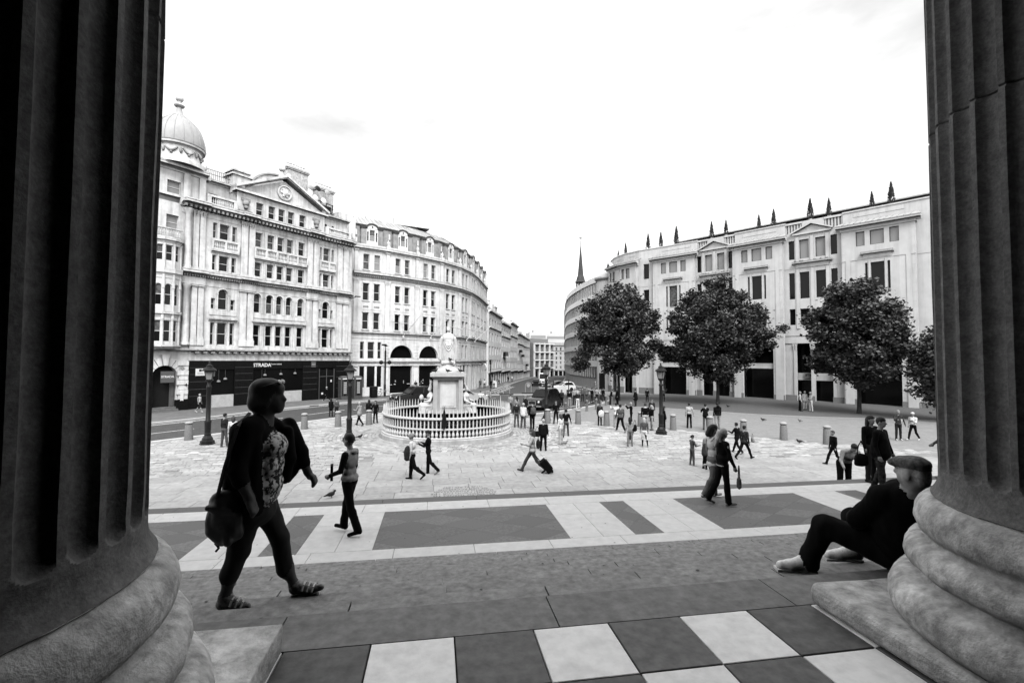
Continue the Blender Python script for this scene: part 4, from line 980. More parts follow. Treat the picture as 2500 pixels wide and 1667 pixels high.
# ------------------------------------------------------------------ white building on the right
bC = thing('white_building', 'long white stone building with pediments and a row of roof trees behind the plane trees', 'building', (39, 48.7, 0))
SEGC = [('R', (27.3, 71.2), (26.9, 68.6)), ('Pc', (26.9, 68.6), (27.35, 65.6)), ('Pc', (27.35, 65.6), (28.7, 62.9)), ('r', (28.7, 62.9), (30.3, 61.0)), ('P', (30.3, 61.0), (33.9, 56.4)),
        ('R', (33.9, 56.4), (36.6, 52.3)), ('P', (36.6, 52.3), (39.7, 47.65)), ('R', (39.7, 47.65), (42.85, 42.9)), ('P', (42.85, 42.9), (46.15, 37.9)), ('E', (46.15, 37.9), (49.0, 33.5)), ('P', (49.0, 33.5), (52.3, 28.5))]
SILLC = mat('dark stone ledge', .12, .9, .5, 4)
def grp(c, offs): return [(c + a, c + q_) for a, q_ in offs]
first_R = True
for kind, p, q_ in SEGC:
    Mx, L = seg(Vector(p), Vector(q_)); c = L / 2; z0 = -1.4
    if kind in ('P', 'Pc'):
        y = -.55
        att = grp(c, [(-.57, .57), (-1.75, -1.0), (1.0, 1.75)]) if kind == 'P' else grp(c, [(-.38, .38), (-1.2, -.62)])
        cen = [(c - .55, c + .55)]; sl = [(c - 1.02, c - .8), (c + .8, c + 1.02)]
        ops = [(a, e, 16.4, 17.9) for a, e in att] + [(a, e, 11.76, 14.58) for a, e in cen + sl] + [(a, e, 8.55, 10.36) for a, e in cen + sl]
        gop = [(c - 1.7, c + 1.7, z0, 6.4)] if kind == 'P' else [(c - .8, c + .8, z0, 6.4)]
        def w1(b):
            wall(b, 0, L, z0, 18.3, ops + gop, y=y, dep=.35)
            for x in (0, L): b.add([(x, y, z0), (x, .2, z0), (x, .2, 18.3), (x, y, 18.3)], [(0, 1, 2, 3)])
        part(bC, 'wall', STONE_C, w1, Mx)
        for a, e in att: window(bC, Mx, a, e, 16.4, 17.9, y=y + .2, mid=0, fr=.05, frame=BLACKP, panes=[rf.choice((GLASSG, GLASSG, BLIND))])
        for a, e in cen + sl: window(bC, Mx, a, e, 11.76, 14.58, y=y + .22, mid=0, fr=.05, frame=BLACKP, panes=[rf.choice((GLASS, GLASS, CURT))]); window(bC, Mx, a, e, 8.55, 10.36, y=y + .22, mid=.3, fr=.05, frame=BLACKP, panes=[GLASS])
        def tr(b):
            cornice(b, -.45, L + .45, 18.25, .42, .55, y); b.box(-.1, L + .1, y - .1, .4, 18.1, 18.27)
            if kind == 'P': cornice(b, c - 1.35, c + 1.35, 15.35, .28, .4, y); b.box(c - 1.15, c + 1.15, y - .08, y, 15.05, 15.35)
            for x in (.35, L - .75): b.box(x, x + .4, y - .05, y, 7.4, 15.0)
            for x in (c - .72, c + .6): b.box(x, x + .14, y - .06, y, 8.1, 14.9)
            b.box(0, L, y - .04, y, 14.95, 15.03); b.box(0, L, y - .05, y, 7.2, 7.35)
            for x in (.0, L - .95) if kind == 'P' else (): b.box(x + .08, x + .87, y - .06, y, z0, 6.3)
        part(bC, 'trim', STONE_C, tr, Mx)
        part(bC, 'stone_joints', mat('stone joint', .42, .9), lambda b: [b.box(x0_, x1_, y - .004, y, z, z + .014) for x0_, x1_ in ((.02, gop[0][0]), (gop[0][1], L - .02)) for z in np.arange(.9, 6.4, .46)] + [b.box(x0_, x1_, y - .004, y, z, z + .012) for x0_, x1_ in ((.02, .34), (L - .34, L - .02)) for z in np.arange(7.6, 18, .9)], Mx)
        if kind == 'P': part(bC, 'ledge', SILLC, lambda b: b.box(c - 1.33, c + 1.33, y - .39, y, 15.64, 15.67), Mx)
        part(bC, 'eaves_roof', LEAD, lambda b: (b.add([(-.5, y - .58, 18.69), (L + .5, y - .58, 18.69), (L + .1, .6, 19.35), (-.1, .6, 19.35)], [(0, 1, 2, 3)]), b.add([(-.5, y - .58, 18.69), (-.1, .6, 19.35), (-.1, .6, 18.69)], [(0, 1, 2)]), b.add([(L + .5, y - .58, 18.69), (L + .1, .6, 19.35), (L + .1, .6, 18.69)], [(0, 1, 2)])), Mx)
        part(bC, 'roof_ridge', LEAD, lambda b: [b.tube((x, y - .58, 18.72), (x, .6, 19.38), .035, n=4) for x in np.arange(.2, L, .5)], Mx).__setitem__('kind', 'stuff')
        part(bC, 'parapet', STONE_C, lambda b: (b.box(-.05, L + .05, .45, 1.0, 18.6, 20.35), b.box(-.1, L + .1, .38, 1.05, 20.35, 20.5), b.box(.9, L - .9, .42, .46, 19.75, 20.15)), Mx)
        for gx in gop:
            part(bC, 'arcade_shade', GLASSB, lambda b: b.box(gx[0] - .2, gx[1] + .2, 1.1, 1.2, z0, 6.6), Mx)  # black sheet painted as the shade inside the arcade
            part(bC, 'arcade_beam', STONE_C, lambda b: (b.box(gx[0], gx[1], y + .25, y + .5, 3.55, 4.05), b.box(gx[0], gx[1], y + .22, y + .55, 4.05, 4.15)), Mx)
        part(bC, 'granite_base', STONE_CG, lambda b: (b.box(-.02, gop[0][0] + .02, y - .03, y + .1, z0, .55), b.box(gop[0][1] - .02, L + .02, y - .03, y + .1, z0, .55)), Mx)
    else:
        y = 0.0
        big = kind == 'R' and L > 4; lim = L / 2 - .05
        offs = [(-1.27, -.31), (.31, 1.27), (-2.35, -1.75), (1.75, 2.35)] if big else ([(-.42, .42)] if kind == 'r' else ([(-.5, .5)] if kind == 'R' else []))
        cols = grp(c, offs)
        ops = [(a, e, 16.05, 18.2) for a, e in cols] + [(a, e, 11.5, 14.5) for a, e in cols] + [(a, e, 8.55, 10.36) for a, e in cols]
        gop = [(c - 1.75, c - .25, z0, 6.4), (c + .05, c + 1.75, z0, 6.4)] if big else []
        if kind == 'E': ops = [(c - 1.6, c + 1.6, .0, 15.6, True)]
        part(bC, 'wall', STONE_C, lambda b: wall(b, 0, L, z0, 19.0, ops + gop, y=y, dep=.4), Mx)
        if kind == 'E': part(bC, 'archway_back', STONE_B, lambda b: b.box(c - 1.7, c + 1.7, 3.0, 3.1, z0, 15.7), Mx)
        for a, e in cols:
            window(bC, Mx, a, e, 16.05, 18.2, y=.25, mid=0, fr=.05, frame=BLACKP, panes=[rf.choice((GLASSG, BLIND)) if big and e - a > .7 else GLASS])
            window(bC, Mx, a, e, 11.5, 14.5, y=.25, mid=0, fr=.05, frame=BLACKP, panes=[GLASS]); window(bC, Mx, a, e, 8.55, 10.36, y=.25, mid=0, fr=.05, frame=BLACKP, panes=[GLASS])
        def tr(b):
            if big:
                cornice(b, c - 1.95, c + 1.95, 15.35, .28, .45, y); b.box(c - 1.6, c + 1.6, -.1, 0, 15.0, 15.36)
                for x in (c - 1.62, c - .16, c + 1.3): b.box(x, x + .32, -.08, 0, 8.1, 14.9); b.box(x, x + .32, -.1, 0, 15.7, 18.5)
                b.box(0, L, -.05, 0, 7.3, 7.45); b.box(0, L, -.09, 0, 6.45, 7.1)
            b.box(0, L, -.03, 0, 14.95, 15.03)
        part(bC, 'trim', STONE_C, tr, Mx)
        if kind in ('R',):
            hw = 1.9 if big else L / 2
            def pd(b):
                b.box(c - hw, c + hw, -.2, .5, 18.75, 18.95)
                b.yprof([(c - hw + .1, 18.95), (c + hw - .1, 18.95), (c, 19.75)], -.02, .6)
                for s_ in (-1, 1):
                    P_ = [(c + s_ * (hw + .12), 18.93), (c, 19.83), (c, 19.98), (c + s_ * (hw + .2), 19.06)]
                    b.yprof(P_ if s_ < 0 else P_[::-1], -.32, .6)
            part(bC, 'pediment', STONE_C, pd, Mx)
        if big:
            part(bC, 'ledge', SILLC, lambda b: b.box(c - 1.93, c + 1.93, -.44, 0, 15.64, 15.67), Mx)
            part(bC, 'window_planting', mat('ledge plants', .1, .9, .6, 20), lambda b: [b.ball((c + rf.uniform(-1.8, 1.8), -.25, 15.7), rf.uniform(.05, .11), 6) for k in range(16)], Mx).__setitem__('kind', 'stuff')
            def bal(b):
                for xa, xb in ((-.05, c - 1.95 + .9), (c + 1.95 - .9, L + .05)):
                    b.box(xa, xb, .5, .9, 18.6, 19.2); b.box(xa, xb, .45, .95, 20.2, 20.42)
                    x = xa + .1
                    while x < xb - .1: b.box(x, x + .13, .55, .85, 19.2, 20.2); x += .3
                b.box(c - 1.1, c + 1.1, .5, .9, 18.6, 20.42)
            part(bC, 'parapet_balustrade', STONE_C, bal, Mx)
            for x in (c - 1.98, c - .28, c + 1.78): pilaster(bC, Mx, x, x + .3, z0 + .9, 6.4, STONE_C, p=.1, bs=.35, cap=.75)
            part(bC, 'granite_base', STONE_CG, lambda b: [b.box(x, x + w_, -.2, .1, z0, .6) for x, w_ in ((0, c - 1.7), (c - .3, .34), (c + 1.74, L - c - 1.74))], Mx)
            part(bC, 'arcade_shade', GLASSB, lambda b: b.box(0, L, 1.2, 1.3, z0, 6.6), Mx)  # arcade shade put in as a black sheet across the bay
            part(bC, 'shop_beam', STONE_C, lambda b: (b.box(c - 1.75, c + 1.75, .5, .7, 2.3, 3.1),), Mx)
            if abs(p[0] - 39.7) < .1:
                put('sign_board', MB(Mx).box(c - 1.05, c - .28, .3, .4, 2.55, 3.15).mesh('sign_board'), PENDM, bC)
                put('sign_lettering', text_mesh('STA', .34, .006, bold=.014), BLACKP, bC, Mx @ T(c - .66, .29, 2.86) @ UPR)
        else:
            part(bC, 'parapet', STONE_C, lambda b: (b.box(-.05, L + .05, .45, 1.0, 18.6, 20.35), b.box(-.1, L + .1, .38, 1.05, 20.35, 20.5)), Mx)
            part(bC, 'granite_base', STONE_CG, lambda b: b.box(0, L, -.03, .1, z0, .55), Mx)
part(bC, 'round_turret', STONE_C, lambda b: b.lathe([(1.9, -1.5), (1.9, 14.0), (2.05, 14.05), (2.05, 14.3), (1.9, 14.35), (1.9, 17.4), (2.1, 17.5), (2.3, 17.75), (2.32, 17.95), (2.2, 18.0)], 28, 28.0, 72.9), None, 30)
part(bC, 'turret_roof', LEAD, lambda b: b.lathe([(2.25, 18.0), (.8, 19.0), (.02, 19.1)], 28, 28.0, 72.9), None, 20)
part(bC, 'building_body', STONE_C, lambda b: b.prism([(52.5, 36), (62, 42), (46, 76), (30.5, 75), (30.0, 69.5), (31.0, 65.5), (33.2, 63)], -1.5, 18.7))
Mx, L = seg(Vector((33, 62.5)), Vector((52, 33.5)))
part(bC, 'penthouse', SLATE, lambda b: b.box(2, L, 2.0, 6, 19.5, 21.55), Mx); part(bC, 'penthouse_window', GLASSG, lambda b: b.box(2.2, L, 1.96, 2.0, 19.6, 21.1), Mx)
part(bC, 'penthouse_roof', LEAD, lambda b: (b.box(1, L, .9, 6, 21.55, 21.66), b.add([(1, .9, 21.67), (L, .9, 21.67), (L, 4, 22.5), (2, 4, 22.5)], [(0, 1, 2, 3)])), Mx)

# ------------------------------------------------------------------ terraces down the hill
def far_house(name, label, P, Q, H, bays, floors, dep=10, shop=3.2, m=None, rec=False, cor=True, dark_shop=True, z0=None):
    P = Vector(P); Q = Vector(Q); Mx, L = seg(P, Q); g = min(gz(0, P.y), gz(0, Q.y)) - .3 if z0 is None else z0
    r = thing(name, label, 'building', (P.x, P.y, g), 0, 'terrace down the hill')
    bw_ = L / bays; fh = (H - shop - 1.0) / floors; ops = []
    for i in range(bays):
        for k in range(floors):
            za = g + shop + .9 + k * fh; ops.append((i * bw_ + bw_ * .28, i * bw_ + bw_ * .72, za, za + fh * .62))
    so_ = [(i * bw_ + bw_ * .12, i * bw_ + bw_ * .88, g + .4, g + shop - .2) for i in range(bays)]
    part(r, 'wall', m or STONE_FAR, lambda b: (wall(b, 0, L, g, g + H, ops + so_, dep=.3), b.add([(0, 0, g), (0, dep, g), (0, dep, g + H), (0, 0, g + H)], [(0, 1, 2, 3)]), b.add([(L, 0, g), (L, dep, g), (L, dep, g + H), (L, 0, g + H)], [(0, 1, 2, 3)])), Mx)
    for o_ in ops: window(r, Mx, *o_, y=.2, fr=.07, panes=[GLASS if rf.random() < .7 else CURT])
    for o_ in so_: window(r, Mx, *o_, y=.22, fr=.08, mid=0, frame=BLACKP, panes=[GLASSB], name='shop_window')
    part(r, 'roof', LEAD, lambda b: b.box(0, L, .25, dep, g + H - .1, g + H), Mx)
    if cor:
        parts(r, 'cornice', m or STONE_FAR, Mx, [lambda b: cornice(b, -.1, L + .1, g + H - .1, .5, .6), lambda b: cornice(b, 0, L, g + shop, .35, .35), lambda b: cornice(b, 0, L, g + shop + .6 + fh * (floors - 1), .3, .3)])
        part(r, 'parapet', m or STONE_FAR, lambda b: b.box(0, L, .1, .4, g + H + .4, g + H + 1.1), Mx)
    return r, Mx, L, g
P0 = Vector((10.2, 92.2)); hD = Vector((math.sin(R(16)), math.cos(R(16))))
def sd(t): return tuple(P0 + hD * t)
r, Mx, L, g = far_house('terrace_house', 'first pale stone terrace house beyond the curved building, with a dormer roof', sd(0), sd(18), 15.6, 5, 4)
part(r, 'dormer', STONE_FAR, lambda b: (b.box(2, 3.4, .3, 2, g + 16, g + 18.3), b.box(7, 9, .4, 2, g + 16, g + 18)), Mx)
part(r, 'dome_finial', STONE_FAR, lambda b: (b.lathe([(.9, g + 16.5), (.9, g + 17.8), (1.0, g + 17.9), (.7, g + 18.6), (.2, g + 19), (.02, g + 19.1)], 14, .6, .8),), Mx, 40)
r, Mx, L, g = far_house('terrace_house', 'second pale terrace house down the hill with a black shop awning and brick chimney', sd(18.2), sd(36), 15.0, 5, 4)
chimney(r, Mx, 3, 6, 2, 3.2, g + 15, g + 19.5, 5)
part(r, 'balcony_box', BLACKP, lambda b: b.box(3, 8, -.7, -.1, g + 7.2, g + 8.2), Mx)
r, Mx, L, g = far_house('terrace_house', 'third terrace house down the hill, pale stone with a tall plain parapet', sd(36.2), sd(55), 16.8, 5, 4)
chimney(r, Mx, 2, 4.5, 3, 4, g + 16.8, g + 19.4, 4)
r, Mx, L, g = far_house('terrace_house', 'fourth terrace house down the hill with dark balconies', sd(55.2), sd(75), 15.2, 6, 4)
part(r, 'balcony', BLACKP, lambda b: (b.box(5, 8, -.9, 0, g + 9.5, g + 10.3), b.box(12, 15, -.9, 0, g + 8, g + 8.8)), Mx)
chimney(r, Mx, 8, 11, 3, 4, g + 15.2, g + 18.5, 4)
r, Mx, L, g = far_house('terrace_house', 'narrow terrace house far down the hill before the dark framed offices', sd(75.2), sd(104), 15.6, 8, 4)
part(r, 'balcony', BLACKP, lambda b: (b.box(9, 13, -.9, 0, g + 5.2, g + 6),), Mx); chimney(r, Mx, 20, 23, 3, 4, g + 15.6, g + 19, 4)
r, Mx, L, g = far_house('office_block', 'dark framed office block stepping down at the left of the street end', (40.5, 193), (51, 199.5), 15.0, 4, 4, m=mat('grey framed offices', .2, .7, .2, 1), cor=False)
part(r, 'concrete_frame', STONE_FAR, lambda b: [b.box(x, x + .6, -.7, 0, g, g + 15) for x in np.arange(0, 12, 3.05)] + [b.box(0, 12.3, -.8, 0, z, z + .5) for z in (g + 4, g + 7.4, g + 10.8, g + 14.4)], Mx)
part(r, 'upper_storey', mat('set back roof storey', .25, .6), lambda b: b.box(1, 11, 2, 9, g + 15, g + 17.0), Mx)
GE = gz(0, 240) - .4
far_house('end_house', 'grey end house closing the street below the far towers', (54, 236), (66, 230), 16, 6, 5, z0=GE, m=mat('grey end stone', .45, .8, .15, .6))
far_house('end_house', 'low pale end house beside the street end, right of the dark offices', (47, 246), (54, 243), 13, 4, 4, z0=GE, m=mat('pale end stone', .6, .8, .15, .6))
far_house('end_house', 'tall pale end house half hidden by the first plane tree', (66, 228), (78, 220), 21, 4, 5, z0=GE)
PALE = mat('far pale cladding', .62, .8, .05, .3)
for (x, y, w_, H, lab) in ((73, 330, 13, 28.5, 'pale office tower far away at the left of the street end'), (92, 350, 18, 29.0, 'wider pale office tower far away at the right of the street end')):
    r = thing('far_tower', lab, 'building', (x, y, GE)); b = MB(); b.box(x - w_ / 2, x + w_ / 2, y, y + 15, GE, GE + H); put('tower_wall', b.mesh('tower_wall'), PALE, r)
    for k in range(3): put('window_band', MB().box(x - w_ / 2 + 1, x + w_ / 2 - 1, y - .15, y, GE + H - 4 - k * 5, GE + H - 2.2 - k * 5).mesh('window_band'), GLASSG, r)
    put('plant_room', MB().box(x - 3, x + 3, y + 3, y + 9, GE + H, GE + H + 2).mesh('plant_room'), PALE, r)
# glass fronted office that bends into the street (right)
bF = thing('glass_office', 'curved modern office with bands of glass between white spandrels, behind the first tree', 'building', (29, 90, -1))
FP = [Vector(p) for p in ((52, 185), (38, 135), (33.2, 117), (31.2, 108.5), (30.1, 102), (29.5, 96), (29.2, 90), (29.2, 85), (29.6, 80), (30.6, 75.5))]
FSP = mat('white spandrel', .74, .5); FGL = mat('grey office glass', .2, .12, .3, .5, spec=.5)
for k in range(6):
    z = 20 - 3.15 * (k + 1)
    bs = MB(); bg_ = MB(); bm_ = MB()
    for p, q_ in zip(FP[:-1], FP[1:]):
        Mx, L = seg(p, q_)
        for b in (bs, bg_, bm_): b.M = Mx
        bs.box(0, L, -.05, .5, z + 2.05, z + 3.15); bs.box(0, L, -.15, .5, z + 2.05, z + 2.12)
        bg_.box(0, L, .12, .2, z, z + 2.05)
        n = max(2, round(L / 1.3))
        for j in range(n): bm_.box(L * j / n, L * j / n + .09, .0, .15, z, z + 2.05)
    put('spandrel', bs.mesh('spandrel'), FSP, bF); put('glazing', bg_.mesh('glazing'), FGL, bF); put('mullions', bm_.mesh('mullions'), FSP, bF, kind='stuff')
b = MB()
for p, q_ in zip(FP[:-1], FP[1:]): b.M, L = seg(p, q_); b.box(0, L, .3, 9, -5, 19.9)
put('building_body', b.mesh('building_body'), LEAD, bF)
# church spire
sp = thing('church_spire', 'dark slender church spire with open lantern rising behind the glass office', 'spire', (44.6, 140, 0))
part(sp, 'tower', STONE_FAR, lambda b: b.box(42.1, 47.1, 138, 143, -3, 25)); part(sp, 'lantern_floor', SLATE, lambda b: b.lathe([(2.2, 25), (1.6, 26), (1.6, 26.6)], 8, 44.6, 140))
for k in range(8): part(sp, 'lantern_post', SLATE, lambda b: b.tube((44.6 + 1.3 * math.cos(k * math.pi / 4), 140 + 1.3 * math.sin(k * math.pi / 4), 26.4), (44.6 + 1.3 * math.cos(k * math.pi / 4), 140 + 1.3 * math.sin(k * math.pi / 4), 28.6), .2, n=6))
part(sp, 'spire', SLATE, lambda b: b.lathe([(1.6, 28.5), (1.9, 28.8), (1.5, 29.2), (1.25, 30.2), (.95, 31), (.1, 40.5), (.08, 42)], 8, 44.6, 140), None)
part(sp, 'weather_vane', SLATE, lambda b: (b.tube((44.6, 140, 42), (44.6, 140, 43.2), .06, n=5), b.box(44.1, 45.1, 139.97, 140.03, 42.7, 43)))

# ------------------------------------------------------------------ smooth bodies: blended round cones and ellipsoids, skinned with surface nets
def _cone(P, a, b, ra, rb):
    a = np.array(a, float); b = np.array(b, float); d = b - a; L2 = max(1e-9, d @ d)
    t = np.clip(((P - a) @ d) / L2, 0, 1)
    q = P - (a + t[..., None] * d)
    return np.sqrt((q * q).sum(-1)) - (ra + (rb - ra) * t)
def _ell(P, c, r, rot=None):
    q = P - np.array(c, float)
    if rot is not None: q = q @ np.array(rot)
    r = np.array(r, float); k0 = np.sqrt(((q / r) ** 2).sum(-1)); k1 = np.sqrt(((q / (r * r)) ** 2).sum(-1))
    return k0 * (k0 - 1.0) / np.maximum(k1, 1e-6)
def sdf_mesh(prims, cell, k=0.03, name='body'):
    lo = np.full(3, 1e9); hi = np.full(3, -1e9); bbs = []
    for p in prims:
        if p[0] == 'c': a = np.array(p[1]); b_ = np.array(p[2]); m = max(p[3], p[4]); l = np.minimum(a, b_) - m; h = np.maximum(a, b_) + m
        else: c = np.array(p[1]); m = max(p[2]) if len(p) > 4 and p[4] is not None else np.array(p[2]); l = c - m; h = c + m
        bbs.append((l, h)); lo = np.minimum(lo, l); hi = np.maximum(hi, h)
    lo -= 3 * cell; hi += 3 * cell
    n = np.ceil((hi - lo) / cell).astype(int) + 1
    F = np.full(n, 0.3); D0 = np.full(n, 0.3); TG = np.zeros(n, int)
    for p, (l, h) in zip(prims, bbs):
        kk = p[5] if p[0] == 'c' and len(p) > 6 else k
        pad = 0.06 + 2 * cell
        i0 = np.maximum(0, np.floor((l - pad - lo) / cell).astype(int)); i1 = np.minimum(n, np.ceil((h + pad - lo) / cell).astype(int) + 1)
        ax = [lo[j] + np.arange(i0[j], i1[j]) * cell for j in range(3)]
        P = np.stack(np.meshgrid(*ax, indexing='ij'), -1)
        d = _cone(P, *p[1:5]) if p[0] == 'c' else _ell(P, p[1], p[2], p[4] if len(p) > 4 else None)
        tg = p[5] if p[0] == 'c' else p[3]
        s = tuple(slice(i0[j], i1[j]) for j in range(3))
        f = F[s]; hq = np.clip(0.5 + 0.5 * (f - d) / k, 0, 1)
        F[s] = f + (d - f) * hq - k * hq * (1 - hq)
        m = d < D0[s]; D0[s] = np.where(m, d, D0[s]); TG[s] = np.where(m, tg, TG[s])
    ins = F < 0
    nx, ny, nz_ = n - 1
    acc = np.zeros((nx, ny, nz_, 3)); cnt = np.zeros((nx, ny, nz_))
    I = np.stack(np.meshgrid(np.arange(nx), np.arange(ny), np.arange(nz_), indexing='ij'), -1).astype(float)
    corners = [(0,0,0),(1,0,0),(0,1,0),(1,1,0),(0,0,1),(1,0,1),(0,1,1),(1,1,1)]
    def cv(A, c): return A[c[0]:nx + c[0], c[1]:ny + c[1], c[2]:nz_ + c[2]]
    for a in range(8):
        for axx in range(3):
            c0 = corners[a]
            if c0[axx]: continue
            c1 = list(c0); c1[axx] = 1
            v0, v1 = cv(F, c0), cv(F, c1); x = (v0 < 0) != (v1 < 0)
            t = np.where(x, v0 / np.where(x, v0 - v1, 1), 0)
            pt = I + np.array(c0, float); pt[..., axx] += t
            acc += np.where(x[..., None], pt, 0); cnt += x
    act = cnt > 0
    idx = -np.ones((nx, ny, nz_), int); idx[act] = np.arange(act.sum())
    V = acc[act] / cnt[act][:, None] * cell + lo
    Q = []; TQ = []
    for axx in range(3):
        s0 = [slice(1, None)] * 3; s1 = [slice(1, None)] * 3
        sl0 = [slice(1, -1)] * 3; sl0[axx] = slice(0, -1); sl1 = [slice(1, -1)] * 3; sl1[axx] = slice(1, None)
        a = ins[tuple(sl0)]; b_ = ins[tuple(sl1)]; X = np.argwhere(a != b_)
        if len(X) == 0: continue
        off = np.ones(3, int); off[axx] = 0
        G_ = X + off                                    # grid point at the low end of the edge
        u, v = [(1, 2), (2, 0), (0, 1)][axx]
        def ci(du, dv):
            c = G_.copy(); c[:, u] -= du; c[:, v] -= dv; return idx[c[:, 0], c[:, 1], c[:, 2]]
        q = np.stack([ci(1, 1), ci(0, 1), ci(0, 0), ci(1, 0)], 1)
        flip = ~ins[G_[:, 0], G_[:, 1], G_[:, 2]]
        q[flip] = q[flip][:, ::-1]
        G2 = G_.copy(); G2[flip, axx] += 1
        Q.append(q); TQ.append(TG[G2[:, 0], G2[:, 1], G2[:, 2]])
    Q = np.concatenate(Q); TQ = np.concatenate(TQ)
    me = bpy.data.meshes.new(name)
    me.from_pydata(V.tolist(), [], Q.tolist())
    me.polygons.foreach_set('material_index', TQ.tolist()); me.polygons.foreach_set('use_smooth', [True] * len(me.polygons))
    me.update(); return me

# ------------------------------------------------------------------ statue and railing
sx, sy = STAT.x, STAT.y
st = thing('monument', 'white marble queen statue on a tall pedestal inside the round railing', 'statue', (sx, sy, 0))
Ms = T(sx, sy, 0)
part(st, 'stepped_base', STATUED, lambda b: b.lathe([(2.75, 0.02), (2.75, .42), (2.7, .46), (2.35, .46), (2.35, .84), (2.3, .88), (1.75, .88), (1.75, 1.1), (.5, 1.12)], 48), Ms, 30)
part(st, 'pedestal', STATUED, lambda b: (b.box(-1.0, 1.0, -1.0, 1.0, 1.1, 1.28), b.box(-.92, .92, -.92, .92, 1.28, 1.4), b.box(-.7, .7, -.7, .7, 1.4, 3.25)) + tuple(b.box(x - .13, x + .13, y - .13, y + .13, 1.4, 3.25) for x in (-.74, .74) for y in (-.74, .74)), Ms)
part(st, 'pedestal_panel', STATUE, lambda b: (b.box(-.46, .46, -.74, -.7, 1.6, 3.0), b.box(-.36, .36, -.765, -.74, 1.7, 2.9)), Ms)
part(st, 'pedestal_cornice', STATUED, lambda b: (b.box(-.84, .84, -.84, .84, 3.25, 3.35), b.box(-.92, .92, -.92, .92, 3.35, 3.45), b.box(-1.06, 1.06, -1.06, 1.06, 3.45, 3.62), b.box(-.98, .98, -.98, .98, 3.62, 3.68)), Ms)
part(st, 'statue_plinth', STATUE, lambda b: b.lathe([(.72, 3.68), (.7, 3.8), (.55, 3.88), (.46, 4.02), (.46, 4.2)], 4 * 6), Ms, 40)
Q = []
Q += [('c', (0, 0, .05), (0, 0, .95), .44, .42, 0), ('c', (0, .02, .95), (0, .0, 1.62), .42, .30, 0), ('e', (0, 0, 1.66), (.40, .25, .22), 0), ('e', (0, -.1, 1.55), (.36, .22, .30), 0),
      ('c', (0, -.02, 1.75), (0, -.02, 1.92), .1, .085, 0), ('e', (0, .02, 2.05), (.12, .14, .16), 0), ('e', (0, -.06, 2.08), (.13, .12, .14), 0),
      ('c', (-.4, .05, 1.55), (-.5, .12, 1.05), .14, .16, 0), ('c', (.4, .05, 1.55), (.5, .14, 1.05), .14, .16, 0), ('c', (-.5, .1, 1.05), (-.46, .05, .3), .14, .14, 0), ('c', (.5, .1, 1.05), (.46, .05, .3), .14, .14, 0),
      ('c', (-.2, -.42, .08), (.24, -.46, .1), .13, .12, 0), ('c', (-.3, -.3, .05), (.3, -.32, .02), .16, .16, 0), ('c', (0, .3, 1.2), (0, .42, .1), .2, .2, 0)]
for k_, x in enumerate(np.linspace(-.4, .4, 8)):
    yb = -math.sqrt(max(0, .47 ** 2 - x * x)) * .98
    Q.append(('c', (x * .62, yb * .62 - .06, 1.42), (x * 1.08, yb - .02, .08), .028, .055, 0))
for dx in (.12, .2, .3):
    for i in range(6):
        t0, t1 = i / 6, (i + 1) / 6; Pq = lambda t: (-dx + 2 * dx * t, -.36 - .10 * math.sin(math.pi * t), 1.3 - dx * 1.7 * math.sin(math.pi * t))
        Q.append(('c', Pq(t0), Pq(t1), .03, .03, 0))
put('queen_figure', sdf_mesh(Q, .022, .03, 'queen_figure'), STATUE, st, T(sx, sy, 4.18) @ Matrix.Diagonal((.9, .9, 1, 1)))
part(st, 'crown', STATUE, lambda b: (b.lathe([(.1, 6.28), (.12, 6.32), (.12, 6.38), (.09, 6.42)], 12),) + tuple(b.tube((.1 * math.cos(k), .1 * math.sin(k), 6.38), (.02 * math.cos(k), .02 * math.sin(k), 6.52), .022, n=5) for k in (0, 1.05, 2.1, 3.14, 4.2, 5.2)) + (b.ball((0, 0, 6.54), .04, 6),), Ms, 40)
def seated(side):
    m = -1 if side else 1
    q = [('c', (0, 0, .62), (.02, 0, 1.2), .21, .19, 0), ('e', (.05, 0, 1.15), (.2, .22, .17), 0), ('c', (.02, 0, 1.32), (.05, 0, 1.47), .07, .06, 0), ('e', (.08, 0, 1.56), (.11, .10, .14), 0),
         ('c', (.05, .12, .6), (.52, .16, .62), .17, .13, 0), ('c', (.05, -.12, .6), (.55, -.12, .66), .17, .13, 0), ('c', (.52, .16, .6), (.5, .18, .1), .13, .15, 0), ('c', (.55, -.12, .62), (.62, -.12, .08), .12, .12, 0),
         ('c', (.2, 0, .45), (.45, 0, .1), .26, .24, 0), ('c', (-.1, 0, .5), (-.05, 0, .05), .3, .34, 0), ('c', (.0, .24, 1.2), (.16, .34, .9), .075, .065, 0), ('c', (.16, .34, .9), (.42, .22, .86), .06, .05, 0), ('c', (.0, -.24, 1.2), (.1, -.36, .92), .075, .065, 0), ('c', (.1, -.36, .92), (.4, -.3, .98 if m > 0 else .8), .06, .05, 0),
         ('c', (.6, -.1, .04), (.76, -.12, .03), .05, .04, 0), ('c', (.55, .2, .05), (.7, .22, .04), .05, .04, 0)]
    if m > 0: q += [('c', (.04, 0, 1.66), (-.02, 0, 2.0), .1, .08, 0), ('c', (-.02, 0, 2.0), (.0, 0, 2.06), .09, .06, 0), ('e', (.5, -.3, 1.06), (.13, .15, .2), 0)]
    else: q += [('c', (.04, 0, 1.66), (-.04, yy, 1.9), .07, .045, 0) for yy in (-.14, -.07, 0, .07, .14)]
    for a_ in (-.2, -.1, .02, .12, .22): q.append(('c', (.3, a_, .72), (.52, a_ * 1.2, .05), .03, .045, 0))
    return sdf_mesh(q, .026, .04, 'seated_figure')
put('seated_figure', seated(0), STATUE, st, T(sx - 1.0, sy - .3, 1.1, R(195)))
